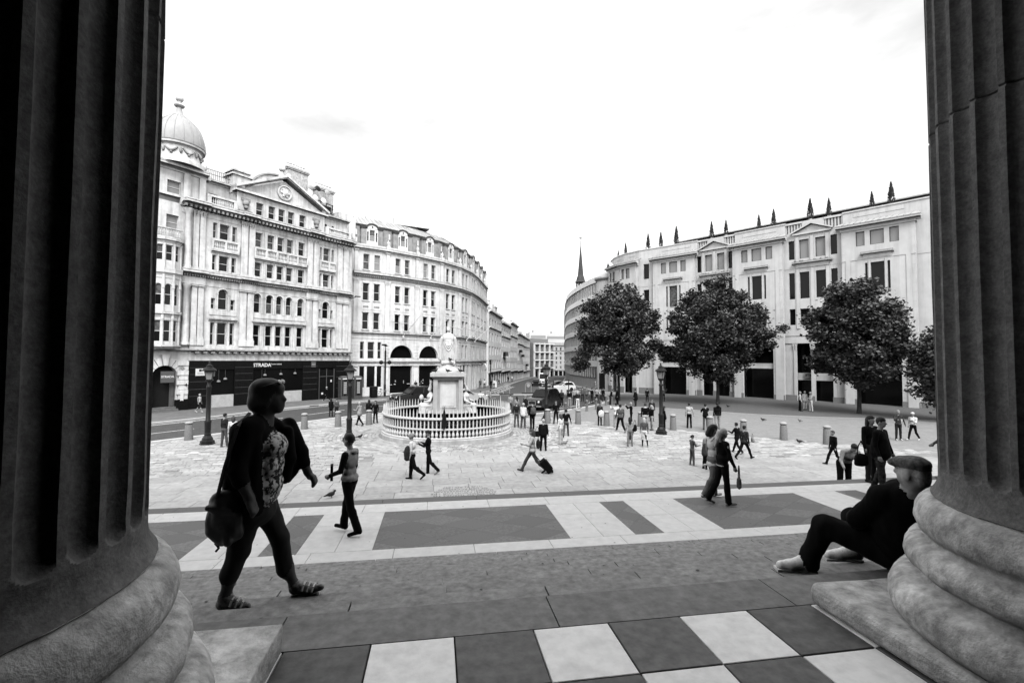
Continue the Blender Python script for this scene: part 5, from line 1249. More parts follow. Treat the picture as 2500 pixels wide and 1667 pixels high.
put('seated_figure', seated(1), STATUE, st, T(sx + 1.05, sy - .3, 1.1, R(-22)))
for x, a in ((-1.0, 195), (1.05, -22)): part(st, 'figure_seat', STATUED, lambda b: (b.box(-.32, .2, -.3, .3, 1.1, 1.62), b.ball((.15, -.31, 1.3), .14, 8), b.ball((.15, .31, 1.3), .14, 8)), T(sx + x, sy - .3, 0, R(a)))
rail = thing('round_railing', 'round white baluster railing with spikes enclosing the queen statue', 'railing', (sx, sy, 0))
part(rail, 'stone_kerb', STATUED, lambda b: b.lathe([(3.9, 0), (3.9, .2), (3.86, .24), (3.62, .25), (3.6, .0)], 96), Ms, 30)
def ring(b, r, z0, z1, w_, n=110): b.lathe([(r - w_, z0), (r + w_, z0), (r + w_ * 1.15, (z0 + z1) / 2), (r + w_, z1), (r - w_, z1), (r - w_ * 1.15, (z0 + z1) / 2), (r - w_, z0)], n)
for z0, z1, w_, nm in ((.25, .33, .09, 'bottom_rail'), (.74, .82, .065, 'middle_rail'), (1.28, 1.38, .09, 'hand_rail')): part(rail, nm, RAILW, lambda b: ring(b, 3.75, z0, z1, w_), Ms, 40)
b = MB(); b.lathe([(.07, .3), (.07, .34), (.045, .36), (.08, .44), (.085, .5), (.045, .62), (.04, .66), (.06, .69), (.04, .72), (.045, .76)], 8); b.lathe([(.042, .8), (.036, 1.32)], 6); b.lathe([(.036, 1.37), (.046, 1.42), (.028, 1.46), (.04, 1.52), (.02, 1.72), (.003, 1.84)], 6); BALM = b.mesh('baluster', 50)
b = MB(); b.lathe([(.06, .3), (.04, .36), (.075, .46), (.04, .62), (.05, .7), (.04, .76)], 8); b.lathe([(.035, .8), (.03, 1.32)], 6); b.lathe([(.04, 1.37), (.06, 1.44), (.03, 1.5), (.05, 1.58), (.02, 1.9), (.002, 2.15)], 6); BALT = b.mesh('tall_baluster', 50)
for k_ in range(108):
    a = 2 * math.pi * k_ / 108; tall = k_ % 18 == 7
    put('tall_baluster' if tall else 'baluster', BALT if tall else BALM, RAILW, rail, T(sx + 3.75 * math.cos(a), sy + 3.75 * math.sin(a), 0, a))
b = MB(T(.42, 24.62, 0)); b.lathe([(.005, .78), (.05, .86), (.13, 1.0), (.14, 1.15), (.10, 1.45), (.05, 1.75), (.015, 1.9), (.012, 2.0)], 9, sy=.6)
tag(put('furled_umbrella', b.mesh('furled_umbrella', 30), BLACKP), 'dark furled umbrella hooked over the front of the white round railing', 'umbrella')
# birds on the pedestal
PIG = [('e', (0, 0, .12), (.13, .065, .07), 0), ('e', (.13, 0, .2), (.045, .035, .04), 0), ('c', (.08, 0, .14), (.12, 0, .2), .045, .03, 0), ('c', (-.1, 0, .12), (-.24, 0, .1), .04, .015, 0), ('c', (.16, 0, .2), (.2, 0, .19), .012, .004, 0), ('c', (.02, .025, .08), (.02, .025, .0), .01, .01, 0), ('c', (.02, -.025, .08), (.02, -.025, .0), .01, .01, 0)]
PIGM = sdf_mesh(PIG, .012, .015, 'pigeon'); PDARK = mat('dark pigeon feathers', .02, .7, .4, 20); PGREY = mat('grey pigeon feathers', .2, .7, .4, 20)
for i, (x, y, z, a, d_, lab) in enumerate([(sx - .78, sy - .95, 3.685, 20, 1, 'dark pigeon on the left corner of the statue pedestal'), (sx - .02, sy - .97, 3.685, 200, 1, 'dark pigeon at the middle of the pedestal top'), (sx + .72, sy - .95, 3.685, 160, 1, 'dark pigeon on the right corner of the statue pedestal'), (sx + .12, sy - .62, 4.34, 130, 1, 'dark bird perched on the train of the queen statue'),
        (6.68, 23.68, .025, 10, 0, 'grey pigeon on the setts beside the woman in white'), (-4.2, 27.1, .025, 30, 1, 'dark pigeon beside the base of the second lamp post'), (23.93, 31.06, .01, 160, 1, 'dark pigeon far off on the brick road before the white building'), (22.67, 21.76, .01, 200, 1, 'dark pigeon on the ground right of the bending man'), (19.43, 22.4, .025, 160, 1, 'dark pigeon between the two right hand bollards'), (27.5, 40.5, .012, 180, 1, 'dark pigeon under the middle plane tree'), (-3.3, 15.75, .03, 40, 1, 'small dark pigeon on the flags just beyond the grey landing edge'), (26.35, 30.31, .01, 100, 0, 'pale pigeon on the brick road right of the far dark pigeon')]):
    tag(put('pigeon', PIGM, PDARK if d_ else PGREY, None, T(x, y, z, R(a))), lab, 'bird', 'pigeons')

# ------------------------------------------------------------------ trees
BARK = mat('plane tree bark', .035, .9, .5, 6, .3)
LEAF = mat('plane tree leaves', .06, .55, .35, 1.2, attr='tone', spec=.4)
def tree(x, y, zlo, zhi, rx, ry, seed, label, lean=0.0, n=42000, ext=()):
    rr = random.Random(seed); g = gz(x, y)
    t = thing('plane_tree', label, 'tree', (x, y, g), 0, 'plane trees before the white building')
    zc = (zlo + zhi) / 2; rz_ = (zhi - zlo) / 2; M0 = T(x, y, 0)
    b = MB(M0); pts = [(0, 0, g - .1, .22), (.03, 0, g + .4, .17), (.05, 0, 1.6, .15), (.02, .02, zlo + 1.0, .13), (-.05, 0, zc, .1), (0, 0, zc + rz_ * .5, .05)]
    for p, q in zip(pts[:-1], pts[1:]): b.tube(p[:3], q[:3], p[3], q[3], 9)
    put('trunk', b.mesh('trunk', 60), BARK, t)
    tips = []
    for k in range(16):
        a = rr.uniform(0, 2 * math.pi); z0 = zlo + .6 + (zc + rz_ * .3 - zlo) * (k / 16); ln = rr.uniform(.55, .85)
        e = (math.cos(a) * rx * ln, math.sin(a) * ry * ln, z0 + rr.uniform(.4, 1.8)); m = (e[0] * .5, e[1] * .5, z0 + .3)
        b = MB(M0); b.tube((0, 0, z0), m, .06, .045, 6); b.tube(m, e, .045, .015, 6); put('branch', b.mesh('branch', 60), BARK, t); tips.append(e)
    V = []; F = []; tone = []
    cl = []
    while len(cl) < 260:
        u = Vector((rr.gauss(0, 1), rr.gauss(0, 1), rr.gauss(0, 1))).normalized(); r = rr.random() ** .33
        zz = u.z * r; w_ = 1.0 if zz < 0 else (1 - .18 * zz * zz)
        wob = 1 + .15 * MN.noise(u * 2.2 + Vector((seed, 0, 0)))
        p = Vector((u.x * r * rx * .93 * w_ * wob, u.y * r * ry * .93 * w_ * wob, zc + zz * rz_ * .95 * wob))
        cl.append((p, rr.uniform(.35, .85)))
    for e in ext: cl += [(Vector(e[:3]) + Vector((rr.gauss(0, .5), rr.gauss(0, .5), rr.gauss(0, .4))), .5) for _ in range(e[3])]
    per = n // len(cl)
    for p, s in cl:
        ct = rr.uniform(.6, 1.45)
        for _ in range(int(per * s / .6)):
            c = p + Vector((rr.gauss(0, s * .54), rr.gauss(0, s * .54), rr.gauss(0, s * .42)))
            L = rr.uniform(.075, .135); up = Vector((rr.gauss(0, .9), rr.gauss(0, .9), 1)).normalized(); d = up.orthogonal(); d.rotate(Matrix.Rotation(rr.uniform(0, 6.28), 3, up)); e = up.cross(d)
            o = len(V); fold = up * L * .25
            for q in (c - d * L, c - e * L * .8 + fold, c + d * L * 1.1, c + e * L * .8 + fold): V.append((x + q.x, y + q.y, q.z))
            F.append((o, o + 1, o + 2)); F.append((o, o + 2, o + 3)); tn = ct * rr.uniform(.7, 1.35); tone += [tn, tn]
    me = bpy.data.meshes.new('crown'); me.from_pydata(V, [], F); at = me.attributes.new('tone', 'FLOAT', 'FACE'); at.data.foreach_set('value', tone)
    o = put('crown', me, LEAF, t); o['kind'] = 'stuff'
tree(19.75, 48.5, 2.3, 12.8, 4.7, 4.5, 5, 'leafy plane tree nearest the street, leftmost of the row', ext=[(4.9, -1.0, 5.2, 12), (-4.3, 0, 4.0, 8)])
tree(28.5, 43.7, 1.9, 13.0, 4.8, 4.6, 8, 'leafy plane tree in the middle of the row, left of the shop sign', ext=[(3.0, -3.0, 6.5, 8)])
tree(35.6, 34.4, 1.9, 11.8, 3.8, 3.9, 13, 'leafy plane tree in front of the shop sign, third of the row')
tree(37.6, 28.9, .9, 7.4, 2.1, 2.1, 21, 'plane tree half hidden by the right hand column', n=14000)
# clipped conifers along the roof
CYP = mat('dark conifer', .045, .8, .4, 8, attr='tone')
def conifer_mesh(seed):
    rr = random.Random(seed); V = []; F = []; tone = []
    for _ in range(520):
        h = rr.random() ** .8; r = .34 * (1 - h) ** .75 * min(1, h * 9 + .55) * rr.uniform(.6, 1.1); a = rr.uniform(0, 6.28)
        c = Vector((r * math.cos(a), r * math.sin(a), .12 + h * 1.9)); d = Vector((math.cos(a) * .3, math.sin(a) * .3, 1)).normalized(); e = Vector((-math.sin(a), math.cos(a), 0)); L = rr.uniform(.06, .12); o = len(V)
        for q in (c - d * L, c + e * L * .5, c + d * L * 1.4, c - e * L * .5): V.append(tuple(q))
        F.append((o, o + 1, o + 2, o + 3)); tone.append(rr.uniform(.6, 1.5))
    me = bpy.data.meshes.new('foliage'); me.from_pydata(V, [], F); at = me.attributes.new('tone', 'FLOAT', 'FACE'); at.data.foreach_set('value', tone); return me
CM = [conifer_mesh(k) for k in range(3)]
POT = MB().lathe([(.16, -.15), (.2, .12), (.17, .12)], 10).mesh('pot')
ords = ['leftmost', 'second', 'third', 'fourth', 'fifth', 'sixth', 'seventh', 'eighth', 'ninth', 'tenth', 'eleventh', 'twelfth', 'rightmost']
for i, (x, y, h) in enumerate([(28.0, 68.6, 1.2), (28.5, 66.9, 1.9), (30.6, 63.6, 2.5), (31.7, 61.8, 2.3), (33.0, 59.8, 2.6), (35.7, 55.6, 2.2), (36.7, 54.0, 2.0), (38.9, 50.7, 1.8), (39.8, 49.3, 2.1), (41.9, 46.1, 2.4), (42.9, 44.6, 2.0), (45.0, 41.4, 1.75), (45.9, 40.1, 2.3)]):
    o = thing('roof_conifer', ords[i] + ' of the dark potted conifers along the white building roof' + (', by the column' if i == 12 else ''), 'conifer', (x, y, 20.5), 0, 'roof conifers')
    S = Matrix.Diagonal((h / 2.0, h / 2.0, h / 2.0, 1))
    put('pot', POT, STONE_C, o, T(x, y, 20.5)); put('foliage', CM[i % 3], CYP, o, T(x, y, 20.5, i) @ S, kind='stuff')

# ------------------------------------------------------------------ street furniture
def lamp_proto():
    r = thing('lamp_post', '', 'lamp post', (0, 0, 0), 0, 'black iron lamp posts on the forecourt')
    Z = T(0, 0)
    put('post_base', MB().lathe([(.36, 0), (.36, .06), (.33, .08), (.33, .2), (.26, .24), (.24, .34), (.16, .46), (.15, .52), (.18, .56), (.14, .6)], 8).mesh('post_base'), IRON, r, Z, True)
    put('post', MB().lathe([(.14, .58), (.15, 1.1), (.16, 1.14), (.16, 1.22), (.115, 1.28), (.1, 2.9), (.13, 2.95), (.13, 3.0), (.09, 3.05), (.08, 3.2), (.16, 3.3), (.18, 3.34)], 10).mesh('post', 40), IRON, r, Z, True)
    b = MB()
    for k in range(4):
        a = math.pi / 4 + k * math.pi / 2; b.tube((.17 * math.cos(a), .17 * math.sin(a), 3.34), (.27 * math.cos(a), .27 * math.sin(a), 3.78), .018, n=5)
    b.box(-.13, .13, -.13, .13, 3.33, 3.37); b.box(-.2, .2, -.2, .2, 3.76, 3.8)
    put('lantern_frame', b.mesh('lantern_frame'), IRON, r, Z, True)
    put('lantern_roof', MB().lathe([(.33, 3.8), (.34, 3.85), (.26, 3.93), (.15, 4.0), (.14, 4.05), (.17, 4.08), (.08, 4.13), (.04, 4.2), (.06, 4.24), (.01, 4.34)], 4 * 4).mesh('lantern_roof', 40), IRON, r, Z, True)
    for k in range(4):
        b = MB(T(0, 0, 0, k * math.pi / 2)); b.add([(-.11, -.125, 3.37), (.11, -.125, 3.37), (.17, -.19, 3.76), (-.17, -.19, 3.76)], [(0, 1, 2, 3)]); put('lantern_pane', b.mesh('lantern_pane'), mat('frosted lantern glass', .28, .3), r, Z, True)
    return r
lp = lamp_proto()
lamps = [(-11.69, 26.4, 'black lamp post at the far left with the restaurant doorway behind it'), (-4.67, 26.5, 'black lamp post before the telephone boxes'), (8.0, 33.4, 'black lamp post in front of the taxi'), (13.47, 26.4, 'black lamp post between the first and second plane trees')]
for i, (x, y, lab) in enumerate(lamps):
    if i == 0: lp.location = (x, y, .0); lp.rotation_euler = (0, 0, .3); lp['label'] = lab
    else: copy_tree(lp, (x, y, 0), .25 * i, lab)
def bollard_proto():
    r = thing('bollard', '', 'bollard', (0, 0, 0), 0, 'round granite bollards round the forecourt')
    put('bollard_shaft', MB().lathe([(.215, 0), (.21, .04), (.18, .82), (.165, .85)], 16).mesh('bollard_shaft', 50), GRANITE, r, T(0, 0), True)
    put('bollard_cap', MB().lathe([(.14, .84), (.14, .88), (.19, .9), (.205, .95), (.17, 1.0), (.1, 1.03), (.01, 1.045)], 16).mesh('bollard_cap', 60), GRANTOP, r, T(0, 0), True)
    return r
bp = bollard_proto()
bl = [(-13.28, 27.87, 'granite bollard at the far left, left of the first lamp post'), (-8.21, 31.16, 'granite bollard at the road edge behind the walking woman in black'), (-6.36, 32.06, 'granite bollard at the road edge left of the second lamp post'), (-4.48, 32.63, 'granite bollard in front of the two people in dark coats, left of the railing'),
      (9.77, 31.26, 'granite bollard standing alone right of the suited man'), (11.41, 30.11, 'granite bollard between the woman with white bag and the arms raised figure'), (13.56, 29.46, 'granite bollard behind the two girls seen from behind'), (15.0, 27.8, 'granite bollard just right of the fourth lamp post'), (16.83, 26.6, 'granite bollard in front of the photographers under the middle tree'),
      (17.89, 24.9, 'granite bollard behind the couple walking right of the long haired woman'), (19.39, 23.52, 'granite bollard right of the walking couple, second from the right'), (20.74, 21.99, 'granite bollard left of the bending man, rightmost of all'), (7.72, 31.78, 'granite bollard directly beside the lamp post in front of the taxi')]
for i, (x, y, lab) in enumerate(bl):
    if i == 0: bp.location = (x, y, 0); bp['label'] = lab
    else: copy_tree(bp, (x, y, .0), i * .7, lab)
def post_proto():
    r = thing('chain_post', '', 'post', (0, 0, 0), 0, 'slim granite chain posts by the road')
    put('post_shaft', MB().lathe([(.13, 0), (.12, .05), (.105, .86), (.12, .88), (.12, .93), (.06, .99), (.01, 1.0)], 12).mesh('post_shaft', 50), GRANITE, r, T(0, 0), True)
    put('chain_ring', MB().tube((-.14, 0, .8), (.14, 0, .8), .02, n=6).mesh('chain_ring'), IRON, r, T(0, 0), True)
    return r
pp = post_proto()
cp = [(9.23, 35.29, 'slim chain post right behind the suited man by the lamp'), (10.47, 36.87, 'slim post at the left end of the hanging chain'), (12.93, 38.85, 'slim post at the right end of the hanging chain'), (14.21, 40.02, 'slim post just right of the chain, without a chain'), (16.44, 43.46, 'slim post left of the first tree trunk'), (17.6, 44.9, 'slim post closest to the first tree trunk')]
for i, (x, y, lab) in enumerate(cp):
    if i == 0: pp.location = (x, y, 0); pp['label'] = lab
    else: copy_tree(pp, (x, y, 0), .7, lab)
b = MB(); a, c = Vector((10.47, 36.87, .8)), Vector((12.93, 38.85, .8)); b.path([tuple(a.lerp(c, k / 12) - Vector((0, 0, .5 * math.sin(math.pi * k / 12)))) for k in range(13)], .022, 5)
tag(put('hanging_chain', b.mesh('hanging_chain'), IRON), 'dark chain sagging between two slim posts by the road', 'chain')
# telephone boxes
KRED = mat('telephone box paint', .085, .5, .15, 6)
def phone():
    r = thing('telephone_box', '', 'telephone box', (0, 0, 0), 0, 'pair of telephone boxes outside the restaurant'); Z = T(0, 0); w_ = .45
    b = MB()
    for x in (-w_, w_ - .09):
        for y in (-w_, w_ - .09): b.box(x, x + .09, y, y + .09, .1, 2.1)
    b.box(-w_, w_, -w_, w_, 0, .12); b.box(-w_, w_, -w_, w_, 2.08, 2.28); b.box(-w_ + .03, w_ - .03, -w_ + .03, w_ - .03, .1, .35)
    put('box_frame', b.mesh('box_frame'), KRED, r, Z, True)
    put('box_roof', MB().lathe([(.62, 2.28), (.62, 2.33), (.5, 2.42), (.25, 2.48), (.01, 2.5)], 4, a0=math.pi / 4, a1=math.pi / 4 + 2 * math.pi).mesh('box_roof'), KRED, r, Z, True)
    for s in range(4):
        Mr = T(0, 0, 0, s * math.pi / 2)
        put('box_sign', MB(Mr).box(-.28, .28, -w_ - .012, -w_, 2.13, 2.23).mesh('box_sign'), WHITE, r, Z, True)
        put('box_door', MB(Mr).box(-.36, .36, -w_ + .02, -w_ + .05, .35, 2.08).mesh('box_door'), KRED if s == 3 else GLASSB, r, Z, True)
        b = MB(Mr)
        for k in range(9): b.box(-.36, .36, -w_ + .0, -w_ + .05, .36 + k * .213, .39 + k * .213)
        for x in (-.36, -.2, .17, .33): b.box(x, x + .03, -w_ + .0, -w_ + .05, .36, 2.08)
        put('glazing_bars', b.mesh('glazing_bars'), KRED, r, Z, True)['kind'] = 'stuff'
        if s == 0:
            for k in range(6): put('box_pane', MB(Mr).box(-.16, .16, -w_ + .012, -w_ + .016, .6 + k * .213, .77 + k * .213).mesh('box_pane'), BLIND, r, Z, True)
    return r
ph = phone(); ph.location = (-9.85, 52.3, .125); ph.rotation_euler = (0, 0, R(30)); ph['label'] = 'telephone box left of the lamp post, nearest the restaurant'
copy_tree(ph, (-8.55, 52.75, .125), R(30), 'telephone box right of the lamp post, with pale window panes')
cc = thing('camera_pole', 'tall dark pole with two round loudspeakers and a camera by the bicycle', 'pole', (-5.9, 55.6, .12))
part(cc, 'pole', IRON, lambda b: (b.lathe([(.13, .12), (.13, 1.4), (.1, 1.5), (.1, 5.4), (.05, 5.45), (.04, 6.1)], 10),), T(-5.9, 55.6), 40)
for s in (-1, 1): part(cc, 'loudspeaker', IRON, lambda b: (b.tube((0, 0, 4.05), (s * .35, 0, 4.05), .04, n=6), b.lathe([(.01, 3.8), (.2, 3.9), (.24, 4.05), (.2, 4.2), (.01, 4.3)], 10, s * .48, 0)), T(-5.9, 55.6, 0, R(20)), 60)
part(cc, 'camera_head', IRON, lambda b: (b.box(-.42, .1, -.1, .1, 6.0, 6.18), b.box(-.1, .2, -.12, .12, 5.9, 6.05)), T(-5.9, 55.6, 0, R(20)))
bn = thing('litter_bin', 'round black litter bin on the pavement by the curved building', 'bin', (-7.0, 54.3, .125)); part(bn, 'bin_body', BLACKP, lambda b: b.lathe([(.42, .12), (.45, .2), (.45, 1.2), (.47, 1.22), (.47, 1.3), (.38, 1.36), (.1, 1.38)], 16), T(-7.0, 54.3), 40)
part(bn, 'bin_rim', IRON, lambda b: b.lathe([(.46, 1.0), (.48, 1.02), (.48, 1.06), (.46, 1.08)], 16), T(-7.0, 54.3))
bk = thing('bicycle', 'light framed bicycle leaning against the dark camera pole', 'bicycle', (-6.1, 55.3, .125)); Mb = T(-6.1, 55.2, .125, R(25)) @ Matrix.Rotation(R(6), 4, 'X')
ALU = mat('bicycle frame', .3, .4, metal=.3)
for xx in (-.52, .52):
    wl = part(bk, 'wheel', IRON, lambda b: [b.tube((xx + .34 * math.cos(2 * math.pi * i / 20), 0, .34 + .34 * math.sin(2 * math.pi * i / 20)), (xx + .34 * math.cos(2 * math.pi * (i + 1) / 20), 0, .34 + .34 * math.sin(2 * math.pi * (i + 1) / 20)), .02, n=5) for i in range(20)], Mb)
    put('spokes', MB(Mb).path([(xx - .33, 0, .34), (xx + .33, 0, .34)], .004, 3).path([(xx, 0, .01), (xx, 0, .67)], .004, 3).path([(xx - .23, 0, .11), (xx + .23, 0, .57)], .004, 3).path([(xx - .23, 0, .57), (xx + .23, 0, .11)], .004, 3).mesh('spokes'), ALU, wl)
part(bk, 'frame', ALU, lambda b: [b.tube(p, q, .022, n=6) for p, q in (((-.52, 0, .34), (-.15, 0, .3)), ((-.52, 0, .34), (-.22, 0, .78)), ((-.15, 0, .3), (-.25, 0, .85)), ((-.22, 0, .78), (.3, 0, .8)), ((-.15, 0, .3), (.32, 0, .74)), ((.52, 0, .34), (.28, 0, .95)))], Mb)
part(bk, 'handlebar', IRON, lambda b: (b.tube((.26, -.28, 1.0), (.26, .28, 1.0), .02, n=5), b.tube((.28, 0, .93), (.26, 0, 1.0), .02, n=5)), Mb); part(bk, 'saddle', IRON, lambda b: b.lathe([(.1, .86), (.11, .9), (.02, .93)], 8, -.27, 0, sx=1.4), Mb)
part(bk, 'pedals', IRON, lambda b: (b.tube((-.15, -.12, .2), (-.15, .12, .4), .02, n=5),), Mb)
# refuges and beacons on the hill, signs
for i, (x, y, lab) in enumerate(((9.2, 61.0, 'hoop shaped refuge bollard on the left traffic island'), (12.9, 64.8, 'hoop shaped refuge bollard on the right traffic island'))):
    g = gz(x, y); r = thing('traffic_island', lab, 'traffic island', (x, y, g), 0, 'refuges on the hill'); part(r, 'island_kerb', IRON, lambda b: b.lathe([(.95, g), (.95, g + .14), (.85, g + .16)], 18, x, y, sx=1.0, sy=.6))
    part(r, 'hoop', BLIND, lambda b: b.path([(x - .42, y, g + .1), (x - .42, y, g + 1.1)] + [(x - .42 * math.cos(math.pi * k / 8), y, g + 1.1 + .42 * math.sin(math.pi * k / 8)) for k in range(9)] + [(x + .42, y, g + .1)], .05, 6)); part(r, 'round_sign', BLIND, lambda b: b.lathe([(.26, -.02), (.26, .02)], 16), T(x, y - .05, g + 1.15) @ Matrix.Rotation(math.pi / 2, 4, 'X'))
ip = thing('display_board', 'tall black display board beside the first tree trunk', 'board', (18.6, 48.8, 0)); part(ip, 'board_panel', BLACKP, lambda b: b.box(-.32, .32, -.06, .06, 1.2, 3.0), T(18.2, 49.4, 0, R(-15))); part(ip, 'board_leg', IRON, lambda b: b.box(-.06, .06, -.05, .05, 0, 1.2), T(18.2, 49.4, 0, R(-15)))
sgn = thing('street_sign', 'plain white sign board by the road near the parked cars', 'sign', (16.3, 60, 0)); part(sgn, 'sign_panel', WHITE, lambda b: b.box(-1.1, .7, -.04, .04, .25, 1.15), T(16.3, 59.5, gz(0, 60))); part(sgn, 'sign_post', IRON, lambda b: (b.box(-1.15, -1.05, -.05, .05, 0, 1.9), b.box(.95, 1.05, -.05, .05, 0, 2.0)), T(16.3, 59.5, gz(0, 60)))
tp = thing('signal_post', 'thin dark post on the left pavement of the hill', 'post', (8.9, 77, gz(0, 77))); part(tp, 'post', IRON, lambda b: (b.tube((9.0, 78, gz(0, 78)), (9.0, 78, 4.2), .09, n=7), b.box(8.85, 9.15, 77.85, 78.15, 3.6, 4.4)))
ck = thing('clock', 'round white clock bracketed on the curved building by the hill', 'clock', (9.0, 88, 3)); part(ck, 'clock_face', WHITE, lambda b: b.lathe([(.65, -.1), (.65, .1)], 18), T(8.2, 80.6, 3.1, R(-60)) @ Matrix.Rotation(math.pi / 2, 4, 'X')); part(ck, 'bracket', IRON, lambda b: b.tube((7.4, 80.8, 3.9), (8.2, 80.6, 3.7), .05, n=5))
pb = thing('pavement_board', 'white pavement sign board outside the shops down the hill', 'sign', (11.2, 84, gz(0, 84))); part(pb, 'board_panel', WHITE, lambda b: b.box(-.35, .35, -.03, .03, .2, 1.25), T(10.2, 81.5, gz(0, 81.5))); part(pb, 'board_feet', IRON, lambda b: b.box(-.35, .35, -.2, .2, .0, .2), T(10.2, 81.5, gz(0, 81.5)))

# ------------------------------------------------------------------ vehicles
TYRE = mat('tyre rubber', .012, .8); RIM = mat('wheel rim', .35, .35, metal=.6); LAMPG = mat('head lamp glass', .7, .15)
def car(name, label, x, y, heading, paint, L=4.3, W=1.75, H=1.45, kind='hatch', roof=None):
    g = gz(x, y) + .012; rz = math.atan2(heading[1], heading[0]); r = thing(name, label, 'car' if kind != 'van' else 'van', (x, y, g), rz); Z = Matrix.Identity(4)
    h = L / 2
    if kind == 'taxi':
        low = [(-h, .35), (-h, .95), (-h + .1, 1.05), (h - 1.45, 1.08), (h - .25, 1.0), (h - .02, .85), (h, .35), (h - .3, .22), (-h + .3, .22)]
        gh = [(-h + .05, 1.03), (-h + .45, H - .1), (-h + .9, H), (h - 2.15, H - .02), (h - 1.35, 1.06)]
    elif kind == 'van':
        low = [(-h, .35), (-h, H), (h - 1.3, H), (h - .5, 1.25), (h - .05, 1.05), (h, .35), (h - .3, .25), (-h + .3, .25)]
        gh = None
    else:
        low = [(-h, .4), (-h + .03, .85), (-h + .25, .93), (h - 1.35, .92), (h - .4, .78), (h - .06, .62), (h, .38), (h - .25, .22), (-h + .25, .22)]
        gh = [(-h + .28, .9), (-h + .75, H - .08), (-h + 1.3, H), (h - 2.3, H - .02), (h - 1.25, .9)] if kind == 'saloon' else [(-h + .08, .9), (-h + .3, H - .18), (-h + .8, H), (h - 2.1, H - .02), (h - 1.15, .9)]
    def bev(outline, wb, wt, zt, off):
        bm = bmesh.new(); n = len(outline)
        lo_ = min(z for _, z in outline)
        def hw(z): return (wb + (wt - wb) * max(0, (z - lo_) / max(1e-6, zt - lo_))) / 2
        A = [bm.verts.new((px, -hw(pz), pz)) for px, pz in outline]; B_ = [bm.verts.new((px, hw(pz), pz)) for px, pz in outline]
        bm.faces.new(A); bm.faces.new(B_[::-1])
        for i in range(n): bm.faces.new((A[i], B_[i], B_[(i + 1) % n], A[(i + 1) % n]))
        bmesh.ops.recalc_face_normals(bm, faces=bm.faces[:]); bmesh.ops.bevel(bm, geom=bm.edges[:], offset=off, segments=2, affect='EDGES', clamp_overlap=True)
        me = bpy.data.meshes.new('body'); bm.to_mesh(me); bm.free(); me.polygons.foreach_set('use_smooth', [True] * len(me.polygons)); me.set_sharp_from_angle(angle=R(50)); return me
    put('body', bev(low, W, W * .97 if kind != 'van' else W * .94, max(z for _, z in low), .07), paint, r, Z, True)
    if gh:
        top = max(z for _, z in gh)
        put('cabin', bev(gh, W * .9, W * .7, top, .06), roof or paint, r, Z, True)
        n = len(gh); zb = min(z for _, z in gh)
        hw = lambda z: (W * .9 + (W * .7 - W * .9) * (z - zb) / (top - zb)) / 2
        zs0, zs1 = zb + .08, top - .12
        def xat(side, z):
            pts = gh[:3] if side < 0 else gh[3:][::-1]
            for (x0, z0), (x1, z1) in zip(pts[:-1], pts[1:]):
                if min(z0, z1) <= z <= max(z0, z1) + 1e-6: return x0 + (x1 - x0) * (z - z0) / max(1e-6, z1 - z0)
            return pts[-1][0]
        for s in (-1, 1):
            xa0, xa1, xb0, xb1 = xat(-1, zs0) + .18, xat(-1, zs1) + .16, xat(1, zs0) - .14, xat(1, zs1) - .1
            m0, m1 = (xa0 + xb0) / 2, (xa1 + xb1) / 2
            for (p0, p1, q0, q1) in ((xa0, xa1, m0 - .05, m1 - .05), (m0 + .05, m1 + .05, xb0, xb1)):
                b = MB(); yy0, yy1 = s * (hw(zs0) + .008), s * (hw(zs1) + .008); b.add([(p0, yy0, zs0), (q0, yy0, zs0), (q1, yy1, zs1), (p1, yy1, zs1)], [(0, 1, 2, 3)]); put('side_window', b.mesh('side_window'), GLASSB, r, Z, True)
        for side, nm in ((1, 'windscreen'), (-1, 'rear_window')):
            x0, x1 = xat(side, zs0 - .02) + side * .03, xat(side, zs1 + .04) + side * .03; w0, w1 = hw(zs0) - .08, hw(zs1) - .08
            b = MB(); b.add([(x0, -w0, zs0), (x0, w0, zs0), (x1, w1, zs1 + .04), (x1, -w1, zs1 + .04)], [(0, 1, 2, 3)]); put(nm, b.mesh(nm), GLASS if side > 0 else GLASSB, r, Z, True)
    if kind == 'van':
        b = MB(); b.add([(h - .52, -W * .42, 1.3), (h - .52, W * .42, 1.3), (h - 1.22, W * .4, H - .15), (h - 1.22, -W * .4, H - .15)], [(0, 1, 2, 3)]); b.v = [(px + .05, py, pz + .03) for px, py, pz in b.v]; put('windscreen', b.mesh('windscreen'), GLASS, r, Z, True)
        for s in (-1, 1): put('side_window', MB().box(h - 1.6, h - .9, s * W * .485, s * W * .487, 1.25, H - .35).mesh('side_window'), GLASSB, r, Z, True)
    for px in (-h + .8, h - .8):
        for s in (-1, 1):
            wl = put('wheel', MB().lathe([(.2, -.1), (.3, -.1), (.315, -.06), (.315, .06), (.3, .1), (.2, .1)], 16).mesh('tyre', 40), TYRE, r, T(px, s * (W / 2 - .09), .315) @ Matrix.Rotation(math.pi / 2, 4, 'X'), True)
            put('rim', MB().lathe([(.21, -.09), (.21, .09), (.1, .1), (.01, .1)], 12).mesh('rim'), RIM, wl, Z, True)
    for s in (-1, 1):
        put('headlight', MB().ball((h - .1, s * W * .33, .68 if kind != 'taxi' else .74), .13, 8).mesh('headlight', 60), LAMPG, r, Z, True)
        put('door_mirror', MB().box(h - 1.75, h - 1.6, s * W * .5 - .1, s * W * .5 + .1, .95, 1.08).mesh('door_mirror'), paint, r, Z, True)
        put('tail_light', MB().box(-h - .01, -h + .05, s * W * .36 - .1, s * W * .36 + .1, .6, .8).mesh('tail_light'), BLIND, r, Z, True)
    put('number_plate', MB().box(h - .0, h + .02, -.26, .26, .36, .47).mesh('number_plate'), WHITE, r, Z, True)
